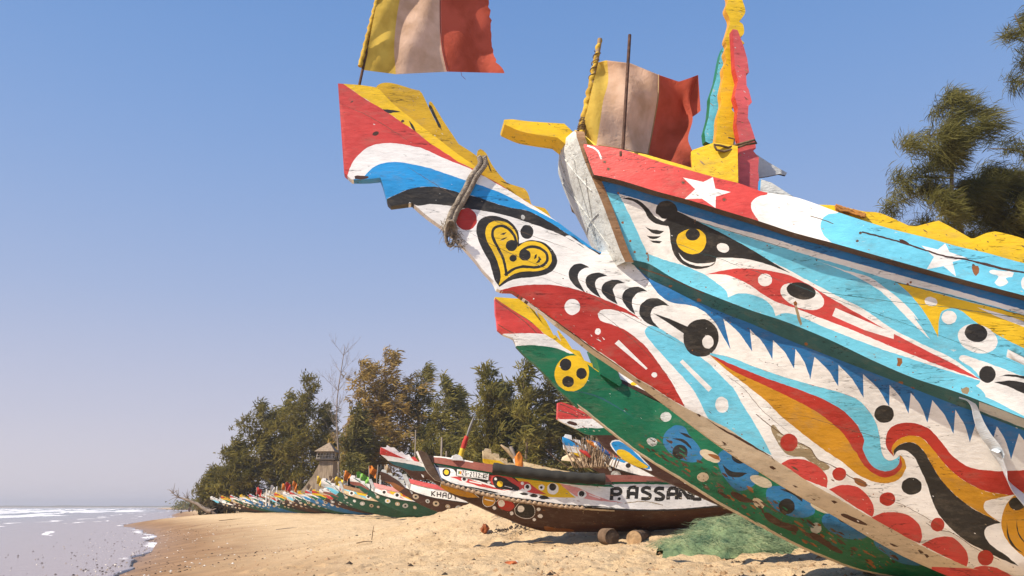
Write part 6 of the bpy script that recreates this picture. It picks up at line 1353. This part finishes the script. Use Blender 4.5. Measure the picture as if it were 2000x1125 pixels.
mb = MB(); rg = random.Random(21)
for k in range(70):
    t = rg.random(); p = hit(960+95*t+rg.gauss(0, 4), 1044-18*t+rg.gauss(0, 2)); g = ghs(p.x, p.y)+.02; a = rg.uniform(0, 6.28); s = rg.uniform(.02, .06)
    mb.tube([(p.x-math.cos(a)*s, p.y-math.sin(a)*s, g), (p.x, p.y, g+.03), (p.x+math.cos(a)*s, p.y+math.sin(a)*s, g)], [.004, .014, .003], 5)
tag(mb.build('seaweed', darkl), 'strip of dry dark seaweed on the sand beside the husk', None, kind='stuff')
chunk('plastic_bag', 'crumpled black and white bag under the plate boat bow', 'bag', 1007, 1019, 13.0, (.09, .06, .09), simple('bag', (.35, .35, .33), .5, (.03, .03, .03), 12), 5)
chunk('brick_piece', 'small orange brick piece lying in the shadow strip', 'brick', 998, 1103, 8.0, (.10, .04, .03), orl, 6)
chunk('shell', 'pale shell beside the orange brick piece', 'shell', 1008, 1100, 8.05, (.03, .02, .02), simple('shell', (.7, .62, .5), .6), 7)
for i, (px, row, dep, sz, lab) in enumerate(((778, 1003, 35, .28, 'largest round stone near the far net bundle'), (760, 1003, 36, .20, 'smaller round stone left of the largest one'), (740, 1002, 37.5, .16, 'smallest round stone at the left of three'))): chunk('stone', lab, 'stone', px, row, dep, (sz, sz*.8, sz*.6), stone, 30+i, group='round stones by the far boats')
for i, (px, row, dep, L_, ang_, lab) in enumerate(((712, 1064, 9.8, .32, 12, 'short dark stick sloping on the bright sand'), (560, 1036, 17, .9, 8, 'long pale stick lying near the middle of the sand'), (642, 1043, 14, .12, 40, 'tiny dark twig on the sand'), (726, 1058, 10, .28, 85, 'thin reed standing up from the sand'), (450, 1018, 28, 1.5, 5, 'thick grey beam lying in front of the far boats'), (1060, 1066, 9.8, .35, -6, 'dark stick at the foot of the green net'))):
    p = hit(px, row); g = ghs(p.x, p.y)+.03; r = MB(); a = R(ang_)
    up = ang_ > 80
    pts = [(0, 0, 0), (.01, 0, L_*.5), (.03, 0, L_)] if up else [(-L_/2, 0, 0), (0, .01, .02+L_*.04), (L_/2*math.cos(a), .0, L_*.10)]
    o = (r.tube(pts, [.006+L_*.01, .006+L_*.012, .003], 6), r.build('stick', twine if i != 1 else deadbark))[1]; o.location = (p.x, p.y, g); o.rotation_euler = (0, 0, 0 if up else a*.3); tag(o, lab, 'stick', 'sticks on the sand')
# shells and pebbles along the wet edge: countless
peb = MB(); rg = random.Random(77)
for k in range(950):
    y = 17+ (rg.random()**1.8)*40; d = abs(rg.gauss(0, 1))*2.2-.6+ (rg.random()*2 if rg.random() < .3 else 0)
    if rg.random() < .35: d = rg.uniform(-6, 0)*rg.random()
    x = float(shore(y))+d; z = max(ghs(x, y), .03); s = rg.uniform(.010, .040); a = rg.uniform(0, 3.14)
    vs = [(x+math.cos(a+q)*s*(1.3 if j % 2 else .8), y+math.sin(a+q)*s, z+.004) for j, q in enumerate(np.linspace(0, 6.28, 6)[:-1])]+[(x, y, z+s*.75)]
    peb.add(vs, [(i, (i+1) % 5, 5) for i in range(5)], 0 if rg.random() < .55 else (1 if rg.random() < .6 else 2))
tag(peb.build('pebbles', [darkl, simple('shell_white', (.72, .66, .58), .6), stone]), 'shells and pebbles strewn along the wet edge of the beach', None, kind='stuff')
crumb = MB(); rg = random.Random(78)
for k in range(6500):
    y = 6.5+(rg.random()**1.7)*22; x = rg.uniform(-.55, .75)*y
    if x-float(shore(y)) < 3: continue
    z = ghs(x, y); s = rg.uniform(.006, .022)*(1.0+(rg.random() < .05)*1.0); a = rg.uniform(0, 3.14)
    zz = noise.noise(Vector((x*.55+3.1, y*.55-3.1, 3.1*.37)))*.07+noise.noise(Vector((x*2.3+7.7, y*2.3-7.7, 7.7*.37)))*.035
    z += zz*min(1, max(0, (x-float(shore(y))-3.5)/5))
    vs = [(x+math.cos(a+q)*s*1.5, y+math.sin(a+q)*s, z-.004) for q in np.linspace(0, 6.28, 5)[:-1]]+[(x, y, z+s)]
    crumb.add(vs, [(i, (i+1) % 4, 4) for i in range(4)], 0 if rg.random() < .6 else (1 if rg.random() < .7 else 2))
tag(crumb.build('beach_litter', [simple('sand_clod', (.42, .27, .15), .95), simple('straw_bits', (.30, .19, .10), .9), darkl]), 'sand clods and bits of straw over the dry sand', None, kind='stuff')
# ================================================================== WATCHTOWER
p = at(630, 985, 84); k_ = 84/1514
r = thing('watchtower', 'thatched lookout tower with square roof above a steep thatched slope', 'tower', (p.x, p.y, ghs(p.x, p.y)))
g0 = ghs(p.x, p.y)
def zz_(row): return 1.6+(990-row)*k_-g0
thatch = simple('thatch', (.34, .26, .18), .95, (.20, .15, .10), 2, .8, bscale=10, mscale=(3, 3, .5)); dark_w = simple('pole_dark', (.10, .08, .06), .9); rail_w = simple('rail_pale', (.42, .38, .32), .9)
mb = MB(); xl, xr = (618-630)*k_, (648-630)*k_
prof_ = [(592, 962), (598, 955), (612, 935), (622, 915), (623, 908), (648, 908), (650, 955), (650, 1010), (592, 1010)]
pr = [((a-630)*k_, zz_(b)) for a, b in prof_]; n_ = len(pr); 
mb.add([(x, -1.3+(.5 if z > 2 else 0), z) for x, z in pr]+[(x, 1.5-(.3 if z > 2 else 0), z) for x, z in pr], [tuple(range(n_))[::-1], tuple(range(n_, 2*n_))]+[(i, (i+1) % n_, n_+(i+1) % n_, n_+i) for i in range(n_)], 0); mb.build('thatched_base', thatch, r)
mb = MB(); z0 = zz_(906); mb.box(((634-630)*k_, 0, z0), (36*k_, 2.2, .12), mi=0); mb.build('platform', dark_w, r)
for sx_ in (619, 649):
    for y in (-1.0, 1.0):
        mb = MB(); mb.tube([((sx_-630)*k_, y, z0), ((sx_-630)*k_, y, zz_(890))], .06, 6); mb.build('post', dark_w, r)
mb = MB()
for y in (-1.05, 1.05):
    for h in (.15, .5, .85): mb.tube([((618-630)*k_, y, z0+h*.75), ((650-630)*k_, y, z0+h*.75)], .045, 5)
    for q in np.linspace(618, 650, 7): mb.tube([((q-630)*k_, y, z0), ((q-630)*k_+.12, y, z0+.68)], .04, 5)
mb.build('railing', rail_w, r)
mb = MB(); a = [((615-630)*k_, -1.5, zz_(892)), ((652-630)*k_, -1.5, zz_(892)), ((652-630)*k_, 1.5, zz_(892)), ((615-630)*k_, 1.5, zz_(892)), ((636-630)*k_, 0, zz_(874))]
mb.add(a, [(0, 1, 4), (1, 2, 4), (2, 3, 4), (3, 0, 4), (0, 3, 2, 1)], 0); mb.build('roof', thatch, r)
# low thatched shelter in the shade of the trees
p = at(565, 985, 88); r = thing('shelter', 'low thatched shelter under the trees behind the far boats', 'shelter', (p.x, p.y, ghs(p.x, p.y))); mb = MB(); mb.add([(-3, -1.5, 1.3), (3, -1.5, 1.3), (3, 1.5, 1.3), (-3, 1.5, 1.3), (-2.4, 0, 2.2), (2.4, 0, 2.2)], [(0, 1, 5, 4), (2, 3, 4, 5), (1, 2, 5), (3, 0, 4), (0, 3, 2, 1)], 0); mb.build('roof', thatch, r)
for x in (-2.6, 0, 2.6):
    mb = MB(); mb.tube([(x, -1.3, -.1), (x, -1.3, 1.35)], .06, 6); mb.build('post', dark_w, r)
# ================================================================== DRIFTWOOD, PEOPLE
r = thing('fallen_tree', 'bleached fallen tree leaning out towards the sea at the end of the boats', 'fallen tree', tuple(at(405, 998, 88)))
base = r.location; mb = MB()
P = [at(a, b, 88)-base for a, b in ((412, 999), (400, 995), (385, 984), (365, 976), (348, 971), (338, 964))]; mb.tube(P, [.26, .20, .16, .12, .08, .03], 7); mb.build('trunk', deadbark, r)
mb = MB(); rg = random.Random(2)
for k in range(26):
    a = P[rg.randint(3, 5)]; d = Vector((rg.gauss(-.5, .5), rg.gauss(0, .4), rg.gauss(.5, .5))).normalized()*rg.uniform(.5, 1.3); mb.tube([a, a+d*.5+Vector((0, 0, .1)), a+d], [.04, .025, .01], 4)
mb.build('branch', deadbark, r)
mb = MB()
for k in range(16):
    a = P[0]; d = Vector((rg.uniform(-1, 1), rg.gauss(0, .5), rg.uniform(-.6, .9))).normalized()*rg.uniform(.4, 1.0); mb.tube([a, a+d*.5, a+d+Vector((0, 0, -.1))], [.09, .06, .02], 5)
mb.build('root', deadbark, r)
bush_m = LEAF['olive']; mb = MB(); c = at(425, 990, 90)
for k in range(700):
    a = c+Vector((rg.gauss(0, .8), rg.gauss(0, .5), rg.gauss(-.1, .45))); d1 = Vector((rg.gauss(0, .3), rg.gauss(0, .3), rg.gauss(0, .3))); d2 = Vector((rg.gauss(0, .2), rg.gauss(0, .2), rg.gauss(0, .2))); mb.add([a-d1, a+d2, a+d1], [(0, 1, 2)], 0)
tag(mb.build('bush', leafmat('bush_leaf', (.06, .045, .02), (.14, .10, .04))), 'dark scrub bush at the foot of the first far boat', 'bush')
def person(px, foot_row, dep, hgt, label, shirt, trousers, skin, stride=.25, facing=0):
    p = at(px, foot_row, dep); r = thing('person', label, 'person', (p.x, p.y, p.z), facing, 'people at the water edge'); s = hgt/1.75
    nodes_ = {'pel': (0, 0, .92, .15), 'chest': (0, .02, 1.25, .17), 'neck': (0, .02, 1.47, .06), 'head': (0, .03, 1.56, .09), 'crn': (0, .03, 1.68, .085), 'hl': (-.09, 0, .88, .10), 'kl': (-.10, stride*.4, .48, .065), 'fl': (-.10, stride*.5, .06, .05), 'tl': (-.10, stride*.5+.16, .03, .04), 'hr': (.09, 0, .88, .10), 'kr': (.10, -stride*.2, .48, .065), 'fr': (.10, -stride*.8, .06, .05), 'tr': (.10, -stride*.8+.16, .03, .04), 'sl': (-.19, .02, 1.40, .065), 'el': (-.25, -.05, 1.12, .045), 'wl': (-.23, .05, .86, .035), 'gl': (-.22, .08, .77, .035), 'sr': (.19, .02, 1.40, .065), 'er': (.25, .06, 1.12, .045), 'wr': (.22, .18, .88, .035), 'gr': (.20, .22, .80, .035)}
    E_ = [('pel', 'chest'), ('chest', 'neck'), ('neck', 'head'), ('head', 'crn'), ('pel', 'hl'), ('hl', 'kl'), ('kl', 'fl'), ('fl', 'tl'), ('pel', 'hr'), ('hr', 'kr'), ('kr', 'fr'), ('fr', 'tr'), ('chest', 'sl'), ('sl', 'el'), ('el', 'wl'), ('wl', 'gl'), ('chest', 'sr'), ('sr', 'er'), ('er', 'wr'), ('wr', 'gr')]
    def skin_mesh(name, keys, grow, mats):
        ks = [k for k in nodes_ if k in keys]; me = bpy.data.meshes.new(name); me.from_pydata([tuple(c*s for c in nodes_[k][:3]) for k in ks], [(ks.index(a), ks.index(b)) for a, b in E_ if a in ks and b in ks], [])
        o = obj(name, me, mats, r); md = o.modifiers.new('skin', 'SKIN')
        for i, k in enumerate(ks): me.skin_vertices[0].data[i].radius = ((nodes_[k][3]+grow)*s,)*2
        me.skin_vertices[0].data[0].use_root = True; sb = o.modifiers.new('sub', 'SUBSURF'); sb.levels = 1; sb.render_levels = 1; return o
    skin_mesh('body', set(nodes_), 0, simple('skin', skin, .6)); skin_mesh('shirt', {'pel', 'chest', 'sl', 'sr', 'neck'}, .02, simple('shirt_cloth', shirt, .9)); skin_mesh('trousers', {'pel', 'hl', 'hr', 'kl', 'kr'}, .022, simple('trouser_cloth', trousers, .9))
person(369, 1005, 190, 1.85, 'person in dark clothes standing on the far sand near the sea', (.05, .035, .03), (.10, .05, .03), (.06, .03, .02))
person(353, 1007, 185, 1.15, 'smaller person nearer the sea edge on the far sand', (.30, .26, .22), (.12, .10, .09), (.07, .035, .02))
# ================================================================== POLES, RAGS AND FLOATS ON THE FAR BOATS
colr = {'orange': (.62, .20, .03), 'red': (.5, .05, .04), 'yellow': (.72, .5, .05), 'green': (.25, .55, .10), 'blue': (.06, .12, .3), 'white': (.72, .70, .66), 'black': (.03, .03, .03), 'tan': (.45, .33, .20)}
CM = {k: simple('rag_'+k, v, .9, tuple(x*.6 for x in v), 6, .3) for k, v in colr.items()}
pole_m = simple('weathered_pole', (.36, .31, .26), .9)
fl = [(503, 976, 962, 70, 'red'), (525, 972, 958, 68, 'white'), (548, 975, 955, 66, 'orange'), (556, 972, 952, 64, 'red'), (574, 975, 950, 62, 'orange'), (600, 970, 955, 60, 'tan'), (617, 968, 940, 58, 'yellow'), (632, 966, 945, 57, 'blue'), (645, 962, 940, 55, 'tan'), (656, 962, 942, 52, 'yellow'), (668, 958, 930, 50, 'orange'), (676, 955, 945, 49, 'black'), (695, 955, 932, 46, 'green'), (706, 950, 936, 45, 'green'), (722, 945, 920, 44, 'orange'), (735, 940, 918, 42, 'black'), (748, 942, 918, 40, 'tan')]
rg = random.Random(14)
for i, (px, r0, r1, dep, c) in enumerate(fl):
    a = at(px, r0, dep); b = at(px+rg.uniform(-3, 5), r1-10, dep+.3); r = thing('marker_flag', None, 'flag', (a.x, a.y, a.z-.3), 0, 'rag markers on the far boats')
    mb = MB(); mb.tube([(0, 0, 0), b-a+Vector((0, 0, .3))], .022, 5); mb.build('pole', pole_m, r)
    mb = MB(); t_ = b-a+Vector((0, 0, .3)); NX, NY = 6, 6; w_ = rg.uniform(.3, .55); h_ = rg.uniform(.4, .7)
    V = [(t_.x+w_*i_/NX, t_.y+.12*math.sin(i_*1.3+j_*.7+px), t_.z-h_*j_/NY-.18*(i_/NX)**2+.05*math.sin(i_+j_)) for j_ in range(NY+1) for i_ in range(NX+1)]
    mb.add(V, [(j_*(NX+1)+i_, j_*(NX+1)+i_+1, (j_+1)*(NX+1)+i_+1, (j_+1)*(NX+1)+i_) for j_ in range(NY) for i_ in range(NX)], 0, True); mb.build('cloth', CM[c], r)
    side = ['leftmost', 'second', 'third', 'fourth', 'fifth', 'sixth', 'seventh', 'eighth', 'ninth', 'tenth', 'eleventh', 'twelfth', 'thirteenth', 'fourteenth', 'fifteenth', 'sixteenth', 'rightmost'][i]
    r['label'] = ('small %s rag on a pole in the far row, %s' % ({'tan': 'faded tan', 'white': 'pale'}.get(c, c), side if i in (0, 16) else side+' from the left'))
for i, (px, r0, r1, dep, rad_, lab) in enumerate(((520, 985, 955, 70, .07, 'leftmost of the bare white poles among the far boats'), (526, 984, 958, 69, .07, 'second bare white pole beside the leftmost one'), (540, 985, 950, 68, .05, 'thin bare pole right of the two white ones'), (743, 945, 928, 40, .05, 'short pale pole behind the lettered boats'), (811, 880, 840, 17.5, .012, 'thin upright stick behind the front board of the plate boat'), (862, 892, 854, 16.2, .018, 'taller pale stick on the plate boat deck'), (871, 893, 881, 16.4, .014, 'short pale stick beside the taller one'))):
    a = at(px, r0, dep); b = at(px+1, r1, dep); r = MB(); r.tube([(0, 0, -.15), b-a], rad_, 6); o = r.build('pole', pole_m if i > 3 else CM['white']); o.location = a; tag(o, lab, 'pole', 'bare poles on the boats')
# red and white oar standing on the plate boat
a = at(898, 893, 15.6); r = thing('oar', 'oar with grey blade and red and yellow shaft standing on the plate boat', 'oar', tuple(a)); F_ = lambda x, y: at(x, y, 15.6)-a
mb = MB(); mb.tube([F_(899, 893), F_(904, 876)], .05, 8); mb.build('yellow_grip', CM['yellow'], r)
mb = MB(); mb.tube([F_(904, 876), F_(907, 866), F_(912, 852)], [.045, .05, .04], 8); mb.build('red_shaft', CM['red'], r)
mb = MB(); mb.tube([F_(912, 852), F_(917, 838), F_(922, 824), F_(926, 813)], [.035, .055, .045, .02], 8, flat=.5); mb.build('blade', simple('oar_grey', (.22, .21, .20), .8), r)
# lashed spar pointing forward on the weathered boat
a = at(978, 870, 22.5); r = thing('spar', 'short painted spar jutting forward of the weathered cream boat', 'spar', tuple(a)); mb = MB(); F_ = lambda x, y: at(x, y, 22.5)-a
mb.tube([F_(978, 869), F_(990, 878), (F_(1004, 895))], [.05, .11, .09], 8, flat=.5, mi=0); mb.build('beam', CM['tan'], r); mb = MB(); mb.tube([F_(997, 872), F_(1006, 893)], .05, 6); mb.build('prop', pole_m, r)
chunk('cloth_bundle', 'rust orange cloth bundle hanging under the spar', 'bundle', 1013, 902, 22.3, (.13, .1, .3), CM['orange'], 3).location = at(1013, 904, 22.3)
# tarpaulin and bundle of sticks
a = at(1125, 885, 22.4); r = thing('tarpaulin', 'cream tarpaulin tented over the weathered boat', 'tarpaulin', tuple(a)); F_ = lambda x, y, d=22.4: at(x, y, d)-a; mb = MB()
L1 = [F_(1098, 893, 22.0), F_(1118, 884, 22.0), F_(1138, 871, 22.1), F_(1146, 872, 22.2)]; L2 = [F_(1100, 894, 22.6), F_(1122, 880, 23), F_(1140, 870, 23.2), F_(1148, 874, 23)]; L0 = [F_(1096, 899, 21.8), F_(1115, 901, 21.8), F_(1136, 901, 21.8), F_(1146, 902, 21.8)]
mb.add(L0+L1+L2, [(i, i+1, 5+i, 4+i) for i in range(3)]+[(4+i, 5+i, 9+i, 8+i) for i in range(3)], 0, False); mb.build('sheet', simple('tarp', (.60, .48, .32), .85, (.45, .33, .2), 2, .5, bscale=5), r)
r = thing('stick_bundle', 'upright heap of dry sticks and rags behind the tarpaulin', 'sticks', tuple(at(1160, 890, 21.2))); mb = MB(); rg = random.Random(31)
for k in range(130):
    x0 = rg.gauss(0, .22); a = Vector((x0, rg.gauss(0, .2), -.3)); b = Vector((x0*1.6+rg.gauss(0, .13), rg.gauss(0, .2), rg.uniform(.05, .52))); mb.tube([a, (a+b)/2+Vector((rg.gauss(0, .03), 0, 0)), b], [.012, .011, .006], 4)
mb.build('sticks', simple('dry_stick', (.42, .31, .20), .9, (.2, .13, .08), 12), r)
for k, c in enumerate(('blue', 'white', 'orange', 'blue', 'red')):
    mb = MB(); x, z = rg.uniform(-.3, .35), rg.uniform(-.25, .3); mb.tube([(x-.15, -.25, z+.08), (x, -.28, z), (x+.12, -.26, z-.1)], [.02, .06, .03], 7); mb.build('rag', CM[c], r)
# ================================================================== BOAT BESIDE THE PHOTOGRAPHER (its shadow falls across the sand)
# ================================================================== HAZE
HAZE = True
if HAZE:
    hz = bpy.data.materials.new('haze_air'); n, l = nodes_of(hz); n.remove(n['Principled BSDF']); pv = n.new('ShaderNodeVolumePrincipled'); pv.inputs['Color'].default_value = (.86, .86, .92, 1); pv.inputs['Density'].default_value = .00045; pv.inputs['Anisotropy'].default_value = .3
    l.new(pv.outputs[0], n['Material Output'].inputs['Volume'])
    mb = MB(); mb.box((0, 0, 13.5), (19000, 19000, 33.0)); tag(mb.build('haze', hz), kind='stuff')
